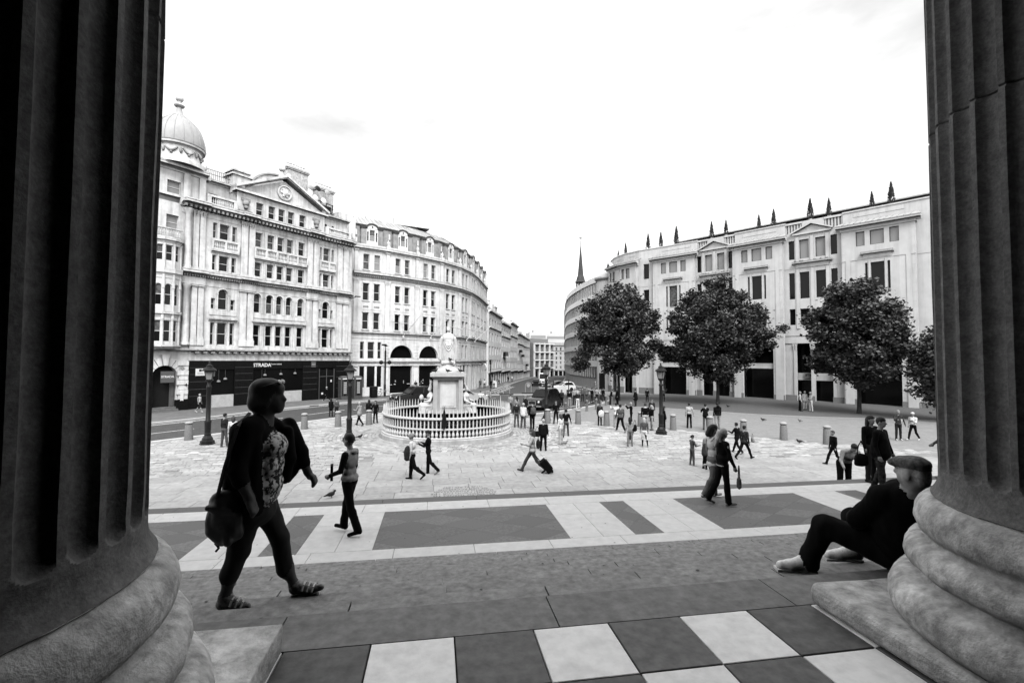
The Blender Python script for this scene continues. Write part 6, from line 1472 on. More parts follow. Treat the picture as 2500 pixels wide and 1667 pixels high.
    put('grille', MB().box(h - .03, h + .012, -.3, .3, .55, .8).mesh('grille'), IRON, r, Z, True)
    if kind == 'taxi':
        put('grille_surround', MB().box(h - .04, h + .008, -.36, .36, .5, .86).mesh('grille_surround'), RIM, r, Z, True)
        put('bumper', MB().box(h - .1, h + .06, -W * .47, W * .47, .34, .46).mesh('bumper'), RIM, r, Z, True)
        put('taxi_sign', MB().box(h - 2.3, h - 2.1, -.28, .28, H - .02, H + .12).mesh('taxi_sign'), BLIND, r, Z, True)
    return r
CBLK = mat('black car paint', .008, .2, spec=.5); CSIL = mat('silver car paint', .42, .3, spec=.4); CWHT = mat('white car paint', .75, .3); CGRY = mat('dark grey car paint', .07, .25, spec=.5)
car('taxi', 'black cab standing behind the third lamp post', 9.7, 41.7, (-.62, -.79), CBLK, 4.6, 1.85, 1.8, 'taxi')
car('parked_car', 'silver car behind the railing, right of the statue', 3.0, 48.2, (.97, .22), CSIL, 4.4, 1.75, 1.42, 'saloon')
car('taxi', 'black cab behind the railing, left of the statue', -2.2, 47.3, (-.85, -.52), CBLK, 4.5, 1.8, 1.75, 'taxi')
car('parked_car', 'small white car parked at the right of the street below the tree', 19.6, 70.5, (-.98, -.2), CWHT, 3.7, 1.65, 1.5, 'hatch')
car('parked_car', 'dark grey car parked behind the small white car', 19.8, 75.5, (-.97, -.25), CGRY, 4.6, 1.75, 1.5, 'saloon')
car('street_car', 'black car driving down the hill before the white van', 20.2, 93, (.25, .97), CBLK, 4.3, 1.75, 1.5, 'hatch')
car('delivery_van', 'white van on the hill beyond the black car', 23.8, 102, (-.25, -.97), CWHT, 5.2, 2.0, 2.5, 'van')

# ------------------------------------------------------------------ people
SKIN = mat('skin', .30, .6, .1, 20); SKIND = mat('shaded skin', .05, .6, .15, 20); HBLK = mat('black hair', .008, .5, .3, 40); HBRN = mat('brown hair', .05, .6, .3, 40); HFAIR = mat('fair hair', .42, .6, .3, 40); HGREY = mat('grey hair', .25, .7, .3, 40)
CL = {}
def cloth(g, pat=0):
    k = (g, pat)
    if k not in CL: CL[k] = mat('cloth %s %s' % (g, pat), g, .9, .28 if not pat else .85, 7 if not pat else pat, .3 if g > .1 else .0, 14, spec=.08)
    return CL[k]
def rotx(v, a, o=(0, 0, 0)):
    c, s = math.cos(a), math.sin(a); x, y, z = (v[i] - o[i] for i in range(3)); return (x + o[0], y * c + z * s + o[1], -y * s + z * c + o[2])
def folds(me, amp, tags):
    n = len(me.vertices); co = np.empty(n * 3); me.vertices.foreach_get('co', co); co = co.reshape(-1, 3); nr = np.empty(n * 3); me.vertices.foreach_get('normal', nr); nr = nr.reshape(-1, 3)
    mi = np.empty(len(me.polygons), int); me.polygons.foreach_get('material_index', mi)
    vi = np.empty(len(me.loops), int); me.loops.foreach_get('vertex_index', vi); vi = vi.reshape(-1, 4)
    ok = np.zeros(n, bool); ok[vi[np.isin(mi, tags)].ravel()] = True
    for i in np.nonzero(ok)[0]:
        x, y, z = co[i]; v = MN.noise(Vector((x * 11 + z * 5, y * 11 - z * 4, z * 3.2))) + .6 * MN.noise(Vector((x * 22, y * 22, z * 9 + 7)))
        co[i] += nr[i] * amp * v
    me.vertices.foreach_set('co', co.ravel()); me.update(); return me
STAND = dict(rl=(3, 4, 3), ll=(-2, 3, 3)); WALK = dict(rl=(24, 6, 1), ll=(-16, 26, 1)); WALK2 = dict(rl=(-16, 26, 1), ll=(24, 6, 1)); STRIDE = dict(rl=(32, 8, 1), ll=(-26, 22, 1))
def person_mesh(h=1.7, pose=None, ra=(0, 7, 14), la=(0, 7, 14), lean=0, head=(0, 0), wt=1.0, fem=False, hair='short', sleeve='long', hem=None, skirt=None, coat=False, flare=0.0, shorts=None, extra=(), cell=.026, hat=False, belly=0.0, collar=False, stag=2):
    pose = pose or STAND; p = []
    # tags: 0 skin 1 hair 2 top 3 trousers 4 shoes 5 extra
    pel = (0, 0, .93); le = R(lean)
    def up(v): return rotx(v, le, pel)
    tops = []
    wch = (.155 if fem else .175) * wt; whp = (.165 if fem else .15) * wt
    p += [('e', (0, -.005, .92), (whp, .115 * wt, .12), 3), ('e', up((0, .01 + belly * .4, 1.08)), (.145 * wt, .105 * wt + belly, .15), 2), ('e', up((0, .0, 1.28)), (wch, .115 * wt, .18), 2), ('c', up((-.15, 0, 1.41)), up((.15, 0, 1.41)), .062, .062, 2)]
    if fem: p.append(('e', up((0, .075, 1.27)), (.13 * wt, .075, .08), 2))
    p += [('c', up((0, -.01, 1.43)), up((0, .015, 1.53)), .056, .05, 0)]
    hc = up((0, .03, 1.635)); hy, hp = R(head[0]), R(head[1])
    def hd_(x, y, z):
        x, y, z = x * 1.0, y, z
        y, z = y * math.cos(hp) + z * math.sin(hp), -y * math.sin(hp) + z * math.cos(hp)
        x, y = x * math.cos(hy) + y * math.sin(hy), -x * math.sin(hy) + y * math.cos(hy)
        return (hc[0] + x, hc[1] + y, hc[2] + z)
    p += [('e', hc, (.072, .088, .108), 0), ('e', hd_(0, .035, -.06), (.05, .05, .055), 0), ('c', hd_(0, .085, .0), hd_(0, .105, -.025), .012, .015, 0), ('e', hd_(.075, 0, -.01), (.014, .022, .032), 0), ('e', hd_(-.075, 0, -.01), (.014, .022, .032), 0)]
    if hair != 'bald': p += [('e', hd_(0, -.02, .03), (.083, .092, .1), 1), ('e', hd_(0, .0, .06), (.076, .085, .065), 1)]
    else: p += [('e', hd_(0, -.045, -.02), (.079, .06, .06), 1)]
    if hair in ('long', 'bob'):
        p += [('c', hd_(0, -.06, .0), hd_(0, -.085, -.14 if hair == 'bob' else -.24), .085, .075, 1), ('c', hd_(.07, -.03, 0), hd_(.075, -.04, -.13), .035, .03, 1), ('c', hd_(-.07, -.03, 0), hd_(-.075, -.04, -.13), .035, .03, 1)]
        if hair == 'long': p.append(('c', hd_(0, -.085, -.24), hd_(0, -.10, -.36), .075, .04, 1))
    if hair == 'tail': p += [('c', hd_(0, -.1, .03), hd_(0, -.15, -.12), .035, .02, 1)]
    if hair == 'bun': p += [('e', hd_(0, -.11, .04), (.045, .045, .045), 1)]
    if hat: p += [('e', hd_(0, -.005, .075), (.096, .112, .06), 5), ('c', hd_(-.05, .1, .05), hd_(.05, .1, .05), .02, .02, 5)]
    # legs
    low = 1e9
    for s, key in ((1, 'rl'), (-1, 'll')):
        fl, kn, ab = pose[key]; hip = (s * .085 * wt, 0, .9)
        a = R(fl); b_ = R(ab); d = (s * math.sin(b_), math.sin(a) * math.cos(b_), -math.cos(a) * math.cos(b_)); k_ = tuple(hip[i] + d[i] * .43 for i in range(3))
        a2 = R(fl - kn); d2 = (s * math.sin(b_) * .6, math.sin(a2), -math.cos(a2)); an = tuple(k_[i] + d2[i] * .41 for i in range(3))
        fp = R(max(-50, min(25, (fl - kn) * .8 if (fl - kn) < -12 else (fl - kn) * .35))); fd = (s * .12, math.cos(fp), math.sin(fp)); he = (an[0], an[1] - .035, an[2] - .035); toe = tuple(he[i] + fd[i] * .2 for i in range(3))
        t1 = 3; t2 = 3
        if shorts: t1 = 3; t2 = 0
        if skirt: t1 = 0; t2 = 0
        bare = 5 if shorts == 'tights' or skirt == 'tights' else 0
        if shorts or skirt: t2 = bare
        p += [('c', hip, k_, .088 * wt, .062 * wt, t1 if not skirt else bare), ('c', k_, an, .06 * wt + (.006 if t2 == 3 else -.004), .043 + flare + (.012 if t2 == 3 else -.006), t2), ('e', tuple(k_[i] + d2[i] * .12 - (0, .012, 0)[i] for i in range(3)), (.055 * wt, .06 * wt, .1), t2)]
        p += [('c', he, toe, .04, .033, 4), ('c', (an[0], an[1], an[2] - .01), he, .038, .042, 4)]
        low = min(low, he[2] - .042, toe[2] - .034)
        if shorts and t1 == 3: pass
    if skirt:
        zh = .5 if skirt in (True, 'tights') else skirt
        p += [('c', (0, 0, .9), (0, 0, zh + .1), .15 * wt, .19 * wt, 3)]
    if coat:
        zh = .5 if coat is True else coat
        p += [('c', up((0, -.005, 1.2)), (0, 0, zh + .16), .15 * wt, .19 * wt, 2), ('e', (0, -.01, .95), (.185 * wt, .15 * wt, .14), 2)]
    elif hem: p += [('e', (0, 0, hem + .09), (whp + .022, .13 * wt, .1), 2)]
    if collar: p += [('e', up((0, -.02, 1.47)), (.09, .09, .035), 5)]
    for s, (fl, ab, el) in ((1, ra), (-1, la)):
        sh = up((s * .185 * wt ** .5, 0, 1.405)); a = R(fl - lean * .0); b_ = R(ab)
        d = (s * math.sin(b_), math.sin(a) * math.cos(b_), -math.cos(a) * math.cos(b_)); eb = tuple(sh[i] + d[i] * .285 for i in range(3))
        a2 = R(fl + el); ins = -.25 if el > 50 else .0; d2 = (s * (math.sin(b_) * .5 + ins), math.sin(a2), -math.cos(a2)); n_ = math.sqrt(sum(q * q for q in d2)); d2 = tuple(q / n_ for q in d2); wr = tuple(eb[i] + d2[i] * .235 for i in range(3))
        ft = stag if sleeve == 'long' else 0; ut = stag if sleeve in ('long', 'short') else 0
        p += [('c', sh, eb, .058 * wt ** .5, .046, ut), ('c', eb, wr, .045 if ft else .038, .034 if ft else .026, ft)]
        ha = tuple(wr[i] + d2[i] * .05 for i in range(3)); p += [('c', wr, ha, .028, .036, 0)]
        sd_ = (s * .0, d2[2], -d2[1])                      # across the palm
        for f in range(4):
            o = (f - 1.5) * .02; r0 = tuple(ha[i] + sd_[i] * o for i in range(3)); L = (.075, .085, .08, .062)[f]; m = tuple(r0[i] + d2[i] * L * .6 for i in range(3)); e = tuple(m[i] + d2[i] * L * .4 + (-s * .018, .0, 0)[i] for i in range(3))
            p += [('c', r0, m, .0095, .009, 0), ('c', m, e, .009, .008, 0)]
        th = tuple(wr[i] + d2[i] * .03 + sd_[i] * .03 for i in range(3)); p.append(('c', th, tuple(th[i] + d2[i] * .05 + sd_[i] * .022 for i in range(3)), .011, .009, 0))
    p += list(extra)
    sc = h / 1.755; out = []
    for q in p:
        if q[0] == 'c': out.append(('c', tuple(c * sc if i < 2 else (c - low) * sc for i, c in enumerate(q[1])), tuple(c * sc if i < 2 else (c - low) * sc for i, c in enumerate(q[2])), q[3] * sc, q[4] * sc, q[5]))
        else: out.append(('e', tuple(c * sc if i < 2 else (c - low) * sc for i, c in enumerate(q[1])), tuple(r * sc for r in q[2]), q[3]))
    me = sdf_mesh(out, cell, .022 if cell > .02 else .016, 'person')
    return folds(me, .007, (2, 3)) if cell < .028 else me
def person(label, x, y, z, face, h, top, bot, hairm=HBLK, shoe=None, ext=None, group='people on the forecourt', **kw):
    g = z if z is not None else gz(x, y)
    d2 = math.hypot(x, y); kw.setdefault('cell', .014 if d2 < 12 else .02 if d2 < 20 else .027 if d2 < 34 else .036)
    me = person_mesh(h=h, **kw)
    for m in (kw.pop('skin', SKIN) if 'skin' in kw else SKIN, hairm, top, bot, shoe or cloth(.02), ext or top): me.materials.append(m)
    o = bpy.data.objects.new('person', me); COL.objects.link(o)
    o.matrix_basis = T(x, y, g, -(YAW + R(face)))
    WM[o.name] = o.matrix_basis.copy()
    return tag(o, label, 'person', group)
def bag(name, label, cat, x, y, z, face, sx_, sy_, sz_, m, strap=None, kind='box', group=None):
    r = thing(name, label, cat, (x, y, z), -(YAW + R(face)), group); Z = Matrix.Identity(4)
    q = [('e', (0, 0, sz_ * .5), (sx_ * .55, sy_ * .62, sz_ * .56), 0), ('c', (-sx_ * .34, 0, sz_ * .2), (sx_ * .34, 0, sz_ * .2), sy_ * .45, sy_ * .45, 0), ('c', (-sx_ * .3, 0, sz_ * .8), (sx_ * .3, 0, sz_ * .8), sy_ * .36, sy_ * .36, 0)]
    put('bag_body', sdf_mesh(q, max(.008, sx_ * .06), .02, 'bag_body'), m, r, Z, True)
    if strap: put('strap', MB().path([(-sx_ * .35, 0, sz_ * .85), (-sx_ * .2, 0, sz_ + strap * .7), (0, 0, sz_ + strap), (sx_ * .2, 0, sz_ + strap * .7), (sx_ * .35, 0, sz_ * .85)], .012, 5).mesh('strap'), m, r, Z, True)
    return r
BK, DK, MD, LT, WT = cloth(.006), cloth(.022), cloth(.09), cloth(.32), cloth(.68)
DENIM = cloth(.07); PALE_ = cloth(.45)
ARM0 = (0, 7, 14)
A_, R_, T_, L_ = 0, 90, 180, -90
# --- the middle distance
person('man in a pale hooded top with dark sleeves walking left on the white paving', -1.55, 8.95, 1.3, L_ + 8, 1.78, LT, BK, HBLK, BK, BK, pose=dict(rl=(14, 6, 2), ll=(-10, 12, 2)), ra=(4, 9, 16), la=(12, 8, 55), hem=.88, sleeve='long', stag=5, wt=1.1, cell=.013, hair='short', flare=.014, extra=[('e', (0, -.085, 1.44), (.1, .055, .055), 2)])
b = MB(); b.box(-.02, .02, -.1, .1, 0, .27); b.box(-.028, -.02, -.1, .1, 0, .27)
tag(put('book', b.mesh('book'), BK, None, T(-1.87, 8.98, 2.28, .2)), 'small dark book held in front by the man in the hooded top', 'book')
person('stout older man in a white shirt walking left with a jacket over his arm', -.87, 17.68, 0, L_, 1.72, WT, BK, HGREY, BK, pose=dict(rl=(6, 2, 2), ll=(-20, 34, 2)), ra=(10, 8, 60), la=(-5, 8, 20), wt=1.2, belly=.06)
bag('folded_jacket', 'dark jacket carried over the arm of the older man in the white shirt', 'jacket', -1.02, 17.52, .78, L_, .42, .2, .5, cloth(.03))
person('person in a black zipped top walking left while reading a map', -.28, 18.45, 0, L_, 1.70, BK, BK, HBLK, LT, pose=dict(rl=(4, 4, 2), ll=(-16, 30, 2)), ra=(28, 8, 82), la=(28, 8, 82), head=(0, 28), flare=.012)
tag(put('folded_map', MB().box(-.12, .12, -.16, .16, 0, .012).mesh('folded_map'), WT, None, T(-.66, 18.5, 1.26, .3) @ Matrix.Rotation(.5, 4, 'Y')), 'white folded map held by the person in the black zipped top', 'map')
person('woman in a pale jacket striding left with a wheeled suitcase', 3.78, 18.15, 0, L_, 1.78, PALE_, DENIM, HBRN, DK, pose=STRIDE, ra=(-16, 8, 10), la=(25, 8, 75), fem=True, hem=.84, hair='bob', ext=DK)
r = thing('suitcase', 'small black wheeled suitcase pulled behind the striding woman', 'suitcase', (4.55, 17.9, 0), 0); Mq = T(4.5, 17.95, .06, R(-8)) @ Matrix.Rotation(R(-38), 4, 'Y')
part(r, 'case_body', BK, lambda b: b.box(-.12, .12, -.2, .2, .04, .58), Mq); part(r, 'case_pocket', DK, lambda b: b.box(.12, .16, -.16, .16, .1, .5), Mq); part(r, 'pull_handle', IRON, lambda b: (b.tube((-.08, -.1, .58), (-.08, -.1, 1.02), .012, n=5), b.tube((-.08, .1, .58), (-.08, .1, 1.02), .012, n=5), b.tube((-.08, -.1, 1.02), (-.08, .1, 1.02), .018, n=5)), Mq)
for s in (-.17, .17): part(r, 'wheel', TYRE, lambda b: b.lathe([(.05, -.02), (.05, .02)], 10), Mq @ T(.06, s, .03) @ Matrix.Rotation(math.pi / 2, 4, 'X'))
bag('shoulder_bag', 'dark shoulder bag on the back of the woman with the suitcase', 'bag', 4.0, 18.05, .98, L_, .26, .14, .34, DK, .2)
person('grey haired woman in a long black coat seen from behind, beside her dark handbag', 5.21, 22.34, 0, A_ + 10, 1.56, BK, BK, HFAIR, BK, fem=True, coat=.78, wt=1.12, hair='short', ra=(0, 9, 18), la=(0, 9, 18))
bag('handbag', 'black handbag hanging at the left of the woman in the long black coat', 'bag', 4.9, 22.34, .72, A_, .26, .13, .26, BK, .22)
person('woman all in white and cream, standing with her head turned left', 6.52, 23.91, 0, A_ - 50, 1.6, WT, PALE_, HBRN, LT, fem=True, sleeve='long', hair='bob', flare=.02, wt=1.05)
person('slim man in a dark top behind the woman in white', 7.44, 26.13, 0, A_ + 15, 1.62, BK, MD, HBLK, DK, pose=WALK, ra=(10, 16, 10), la=(-10, 10, 10))
person('person in a white jacket right of the railing, back to the camera', 5.55, 29.5, 0, A_ + 35, 1.66, WT, MD, HFAIR, WT, coat=.82, wt=1.1)
person('companion in dark clothes half hidden behind the white jacket', 5.25, 30.3, 0, A_, 1.68, DK, MD, HGREY, DK)
person('tall person in black with a backpack between the railing and lamp post', 6.1, 29.3, 0, A_ - 20, 1.80, BK, BK, HBLK, BK, coat=.82, wt=1.1, pose=dict(rl=(2, 2, 0), ll=(-2, 2, 0)))
bag('backpack', 'patterned grey backpack on the tall person in black', 'backpack', 6.12, 29.1, .98, A_, .32, .2, .46, MD)
person('woman in a light top and dark skirt right of the railing by the road', 6.38, 36.69, 0, A_ - 30, 1.5, LT, DK, HBLK, DK, fem=True, hair='long', skirt=.55)
person('thin person beside the woman in the dark skirt', 6.1, 38.2, 0, A_ + 20, 1.6, LT, MD, HBRN, DK, pose=WALK)
person('person in a dark jacket in front of the taxi bonnet', 6.83, 35.51, 0, A_ + 60, 1.72, DK, DK, HGREY, DK, wt=1.1)
person('man in a black suit and white collar standing right of the third lamp post', 8.25, 31.5, 0, T_ + 20, 1.6, BK, BK, HBRN, BK, LT, collar=True, pose=dict(rl=(6, 4, 6), ll=(-4, 3, 4)), ra=(0, 5, 30))
# --- the crowd by the road
CR = 'crowd by the road'
person('woman in a dark jacket with pale bib, left of the crowd', 11.78, 42.89, 0, T_, 1.6, DK, BK, HBLK, WT, LT, CR, fem=True, hair='bob')
person('man in a black jacket and light trousers at the left of the crowd', 12.19, 41.66, 0, A_ + 10, 1.7, BK, LT, HBRN, WT, None, CR)
person('person with a dark shoulder bag behind the man in light trousers', 13.52, 44.38, 0, T_ + 10, 1.7, LT, DK, HFAIR, DK, None, CR)
person('woman in a dark waistcoat and white trousers by the chain', 12.73, 40.85, 0, A_ + 20, 1.62, DK, WT, HFAIR, WT, LT, CR, fem=True, hair='bob', sleeve='short')
person('person in a mid grey coat deep in the crowd', 15.48, 47.95, 0, A_, 1.55, MD, DK, HBRN, DK, None, CR, coat=.8)
person('tall person in a patterned coat facing the camera in the crowd', 15.27, 46.01, 0, T_, 1.66, cloth(.1, 9), MD, HBLK, DK, None, CR, coat=.85)
person('person in black right of the patterned coat', 15.75, 45.7, 0, A_ + 60, 1.6, BK, DK, HBLK, DK, None, CR)
person('person in a pale top at the right end of the crowd', 16.45, 46.2, 0, A_ + 30, 1.6, LT, DK, HBRN, DK, None, CR, ra=(5, 16, 30))
person('person in black hugging the taxi side', 11.6, 45.0, 0, T_ + 30, 1.6, BK, DK, HBLK, DK, None, CR, fem=True, hair='long')
person('person in a flowered top next to the taxi', 10.95, 45.6, 0, T_, 1.5, cloth(.2, 12), DK, HBRN, DK, None, CR, fem=True)
person('man in a dark top walking left of the first tree', 17.15, 46.28, 0, A_ + 50, 1.6, BK, DK, HBLK, DK, None, CR, pose=WALK)
person('small person in a dark coat by the slim post near the chain', 15.5, 42.3, 0, L_ + 30, 1.42, DK, LT, HBRN, DK, None, CR, coat=.7)
person('person in black bending over by the display board', 17.07, 43.99, 0, R_, 1.6, BK, DK, HBLK, DK, None, CR, lean=18)
person('person in a long black cape left of the first tree trunk', 17.94, 44.33, 0, L_, 1.66, BK, BK, HBLK, BK, None, CR, coat=.5, hair='long', wt=1.25)
person('person in a wide black coat right of the first tree trunk', 19.0, 42.4, 0, L_ + 40, 1.66, BK, DK, HBLK, DK, None, CR, coat=.62, wt=1.3)
person('pale dressed pedestrian beyond the crowd by the white building', 21.87, 61.9, None, L_, 1.75, LT, LT, HFAIR, DK, None, CR, pose=WALK)
person('pedestrian in white top and black trousers by the white building corner', 22.3, 60.23, None, T_, 1.78, WT, BK, HBRN, DK, None, CR)
# --- group in the middle right
MG = 'sightseers between the bollards'
person('woman in a dark coat facing the camera with a big white bag', 11.0, 30.3, 0, T_ - 10, 1.56, DK, BK, HBLK, BK, None, MG, fem=True, hair='long', coat=.72)
bag('carrier_bag', 'white carrier bag held in front of the woman in the dark coat', 'bag', 11.0, 30.02, .62, T_, .36, .12, .46, WT)
person('person in a white top with both arms raised taking a picture', 11.85, 29.5, 0, A_ + 5, 1.6, WT, LT, HBLK, DK, None, MG, ra=(70, 30, 60), la=(70, 30, 60), wt=1.1, hem=.86)
person('man in a grey sweater and black trousers walking away', 11.28, 27.39, 0, A_ - 15, 1.74, MD, BK, HBLK, WT, None, MG, pose=WALK2, wt=1.12, ra=(6, 12, 20), la=(6, 12, 20), hem=.9)
person('balding photographer in black with camera raised', 13.2, 30.16, 0, L_ + 20, 1.6, BK, BK, HFAIR, BK, None, MG, ra=(62, 12, 80), la=(62, 12, 80), hair='bald')
person('girl with long dark hair, beige top and tight trousers seen from behind', 9.97, 22.95, 0, A_ + 5, 1.5, LT, cloth(.2), HBLK, DK, None, MG, fem=True, hair='long', wt=.92, pose=dict(rl=(2, 2, 4), ll=(0, 2, 4)))
bag('shoulder_bag', 'black bag on the right shoulder of the long dark haired girl', 'bag', 10.22, 22.9, .78, A_, .2, .1, .34, BK, .25)
person('blonde girl in a grey top, white shorts and black tights', 10.6, 22.6, 0, A_ + 8, 1.5, MD, WT, HFAIR, LT, BK, MG, fem=True, hair='bob', shorts='tights', wt=.95, pose=dict(rl=(-4, 2, 9), ll=(3, 2, 2)), sleeve='short',
       extra=[('c', (.09, -.02, .72), (.13, -.02, .5), .07, .062, 5), ('c', (-.09, .02, .72), (-.1, .03, .5), .07, .062, 5)])
person('small child in dark clothes in front of the blonde girl', 10.3, 23.6, 0, A_, .95, DK, DK, HBRN, DK, None, MG, skirt=.5)
person('man in a black sweater and khaki trousers left of the fourth lamp post', 13.05, 27.66, 0, A_ + 12, 1.76, BK, PALE_, HBRN, DK, WT, MG, collar=True, wt=1.15)
person('blonde woman in a black top and pale trousers beside the fourth lamp post', 13.6, 27.9, 0, L_ + 10, 1.6, BK, PALE_, HFAIR, DK, None, MG, fem=True, hair='bob', la=(20, 8, 70), ra=(20, 8, 70))
person('man in a dark open jacket facing the camera behind the blonde woman', 15.6, 32.0, 0, T_, 1.62, DK, DK, HBRN, DK, LT, MG, collar=True)
person('person in black partly behind the fourth lamp post', 13.95, 27.0, 0, R_, 1.62, BK, BK, HBLK, BK, None, MG, hair='long', coat=.8)
person('woman in a pale cardigan and black trousers looking right', 16.55, 28.54, 0, A_ + 15, 1.64, PALE_, BK, HBLK, BK, None, MG, fem=True, hair='bun', ra=(-4, 18, 14), flare=.01)
person('person in a dark coat raising a camera left of the man in the hooded jacket', 17.2, 27.7, 0, A_ + 10, 1.66, BK, MD, HBLK, DK, None, MG, coat=.82, ra=(60, 10, 80), la=(40, 10, 80))
person('broad man in a black hooded jacket seen from behind under the middle tree', 18.11, 27.8, 0, A_ - 6, 1.72, BK, LT, HBLK, DK, None, MG, wt=1.2, hem=.86, hair='short', extra=[('e', (0, -.1, 1.5), (.12, .08, .09), 2)])
# --- family and walkers right of centre
FG = 'family group right of the centre'
person('girl in a grey jacket with a pony tail at the left of the family', 10.78, 18.38, 0, R_ - 10, 1.30, MD, MD, HBLK, LT, None, FG, fem=True, hair='tail', head=(0, 25), ra=(20, 8, 80), la=(20, 8, 80))
person('child in a hooded dark coat with a bag in the family group', 10.95, 17.7, 0, R_, 1.28, cloth(.05), BK, HGREY, LT, None, FG, coat=.72, hair='bob', ra=(20, 8, 60))
person('child with one foot lifted back in the family group', 10.95, 16.9, 0, R_ + 5, 1.30, DK, LT, HBLK, LT, LT, FG, pose=dict(rl=(8, 4, 2), ll=(-30, 50, 2)), sleeve='short', wt=.95)
person('dark haired woman in a long white vest behind the striped jacket', 6.35, 9.95, 1.3, R_ - 8, 1.68, WT, cloth(.16), HBLK, WT, None, FG, fem=True, hair='bob', sleeve='none', hem=.72, pose=dict(rl=(-12, 20, 2), ll=(10, 4, 2)), head=(10, 18))
person('long haired woman in a black striped track jacket and black trousers walking right', 6.3, 9.5, 1.3, R_ - 5, 1.66, BK, BK, HFAIR, LT, WT, FG, fem=True, hair='short', hem=.96, wt=1.02, pose=dict(rl=(6, 3, 2), ll=(-12, 18, 2)), flare=.016, ra=(10, 10, 12), la=(5, 7, 12), cell=.012,
       extra=[('c', (0, -.07, 1.64), (.03, -.14, 1.5), .07, .05, 1), ('c', (.03, -.14, 1.5), (.06, -.22, 1.34), .05, .022, 1), ('c', (-.04, -.12, 1.58), (-.04, -.26, 1.44), .03, .015, 1), ('e', (0, .0, .905), (.172, .13, .035), 5), ('c', (.245, .02, 1.38), (.262, .08, 1.13), .007, .007, 5), ('c', (.245, -.012, 1.38), (.262, .05, 1.13), .007, .007, 5), ('c', (.262, .08, 1.13), (.262, .165, .92), .007, .007, 5), ('c', (.262, .05, 1.13), (.262, .13, .92), .007, .007, 5)])
bag('drawstring_pouch', 'small grey pouch dangling from the hand of the woman in the striped jacket', 'bag', 6.5, 9.22, 1.72, R_, .1, .08, .24, MD, .26)
person('woman in a pale shirt and open black jacket left of the pair walking away', 14.33, 20.45, 0, L_ + 60, 1.5, BK, BK, HBLK, LT, WT, FG, fem=True, la=(30, 10, 80), pose=WALK, extra=[('e', (0, .09, 1.25), (.07, .05, .16), 5)])
person('person in a patterned dark coat striding right with a light bag', 13.85, 19.24, 0, R_ - 25, 1.58, cloth(.035, 14), BK, HBLK, BK, None, FG, fem=True, pose=STRIDE, hem=.85)
bag('handbag', 'light handbag on the arm of the person in the patterned coat', 'bag', 14.1, 19.0, .82, R_, .22, .1, .22, LT, .18)
# --- right side, near the column
RG = 'people at the right near the column'
person('boy in a black top walking left behind the bending man', 16.9, 17.6, 0, L_, 1.5, BK, BK, HBRN, DK, None, RG, pose=WALK)
person('stooping man in a pale top, cut off by the landing edge', 13.86, 14.02, 0, T_ + 4, 1.95, cloth(.3), BK, HBLK, BK, None, RG, lean=42, head=(0, 40), ra=(16, 24, 40), la=(16, 24, 40), wt=1.3)
person('man in a long black coat and jeans walking towards the camera by the reclining man', 10.5, 9.6, 1.3, T_ - 28, 1.82, BK, cloth(.035, 12), HBLK, DK, None, RG, coat=.78, pose=dict(rl=(8, 6, 1), ll=(-8, 14, 1)), la=(4, 22, 12), ra=(0, 8, 20), wt=1.06, cell=.013)
bag('shoulder_bag', 'dark shoulder bag at the left of the man in the long black coat', 'bag', 10.12, 9.75, 1.98, T_, .3, .14, .28, BK, .3)
person('curly haired person behind the man in the long black coat', 11.4, 10.7, 1.3, T_ - 10, 1.74, BK, DK, HBLK, DK, None, RG, hair='bob', la=(0, 20, 8))
person('person in dark clothes holding a white cup', 25.98, 22.64, 0, T_ + 15, 1.7, cloth(.04, 10), DK, HGREY, WT, None, RG, ra=(25, 8, 80), la=(0, 18, 20), hem=.85)
tag(put('paper_cup', MB().lathe([(.03, 0), (.045, .12)], 10).mesh('paper_cup'), WT, None, T(25.82, 22.3, 1.12)), 'white paper cup in the hand of the person in dark clothes', 'cup')
person('woman in a white jacket and white cap with black trousers', 26.69, 22.4, 0, L_ - 20, 1.6, WT, BK, HFAIR, WT, WT, RG, fem=True, hat=True, la=(25, 8, 95), pose=WALK)
person('man in a grey jacket beside the right hand column', 13.55, 10.55, 1.3, L_ + 40, 1.78, cloth(.08, 5), DK, HBLK, LT, None, RG, wt=1.1, la=(8, 8, 40))
# --- left side and across the road
LG = 'people on the left and across the road'
person('man in a dark waistcoat and grey trousers standing beside the woman in white', -10.47, 25.36, 0, A_ + 25, 1.7, DK, MD, HBLK, LT, LT, LG, pose=dict(rl=(6, 2, 6), ll=(-2, 2, 3)))
person('woman in a white top half hidden by the walking woman in black', -9.95, 25.08, 0, A_ - 20, 1.58, WT, DK, HBRN, DK, None, LG, fem=True, hair='bob')
person('pedestrian in a white vest and dark shorts walking past the restaurant', -18.63, 40.56, .125, R_, 1.5, WT, DK, HFAIR, WT, None, LG, pose=WALK, sleeve='none', shorts=True)
person('pedestrian in black walking left past the restaurant door', -10.93, 49.33, .125, L_, 1.55, BK, BK, HFAIR, WT, None, LG, pose=STRIDE)
person('person in a long dark coat left of the second lamp post', -7.99, 37.6, 0, A_, 1.4, BK, DK, HBLK, DK, None, LG, coat=.6, hair='long')
person('person in a grey coat touching the dark coated one left of the lamp post', -7.5, 37.2, 0, A_ + 10, 1.45, MD, DK, HBRN, LT, None, LG)
person('woman in a light coat walking left of the bollard by the railing', -5.05, 32.3, 0, L_ + 20, 1.6, LT, BK, HFAIR, BK, None, LG, fem=True, coat=.72, pose=WALK, la=(20, 8, 80))
person('person in a dark coat standing behind the bollard left of the railing', -4.67, 33.96, 0, A_, 1.58, BK, MD, HBLK, DK, None, LG, coat=.75, hair='long')
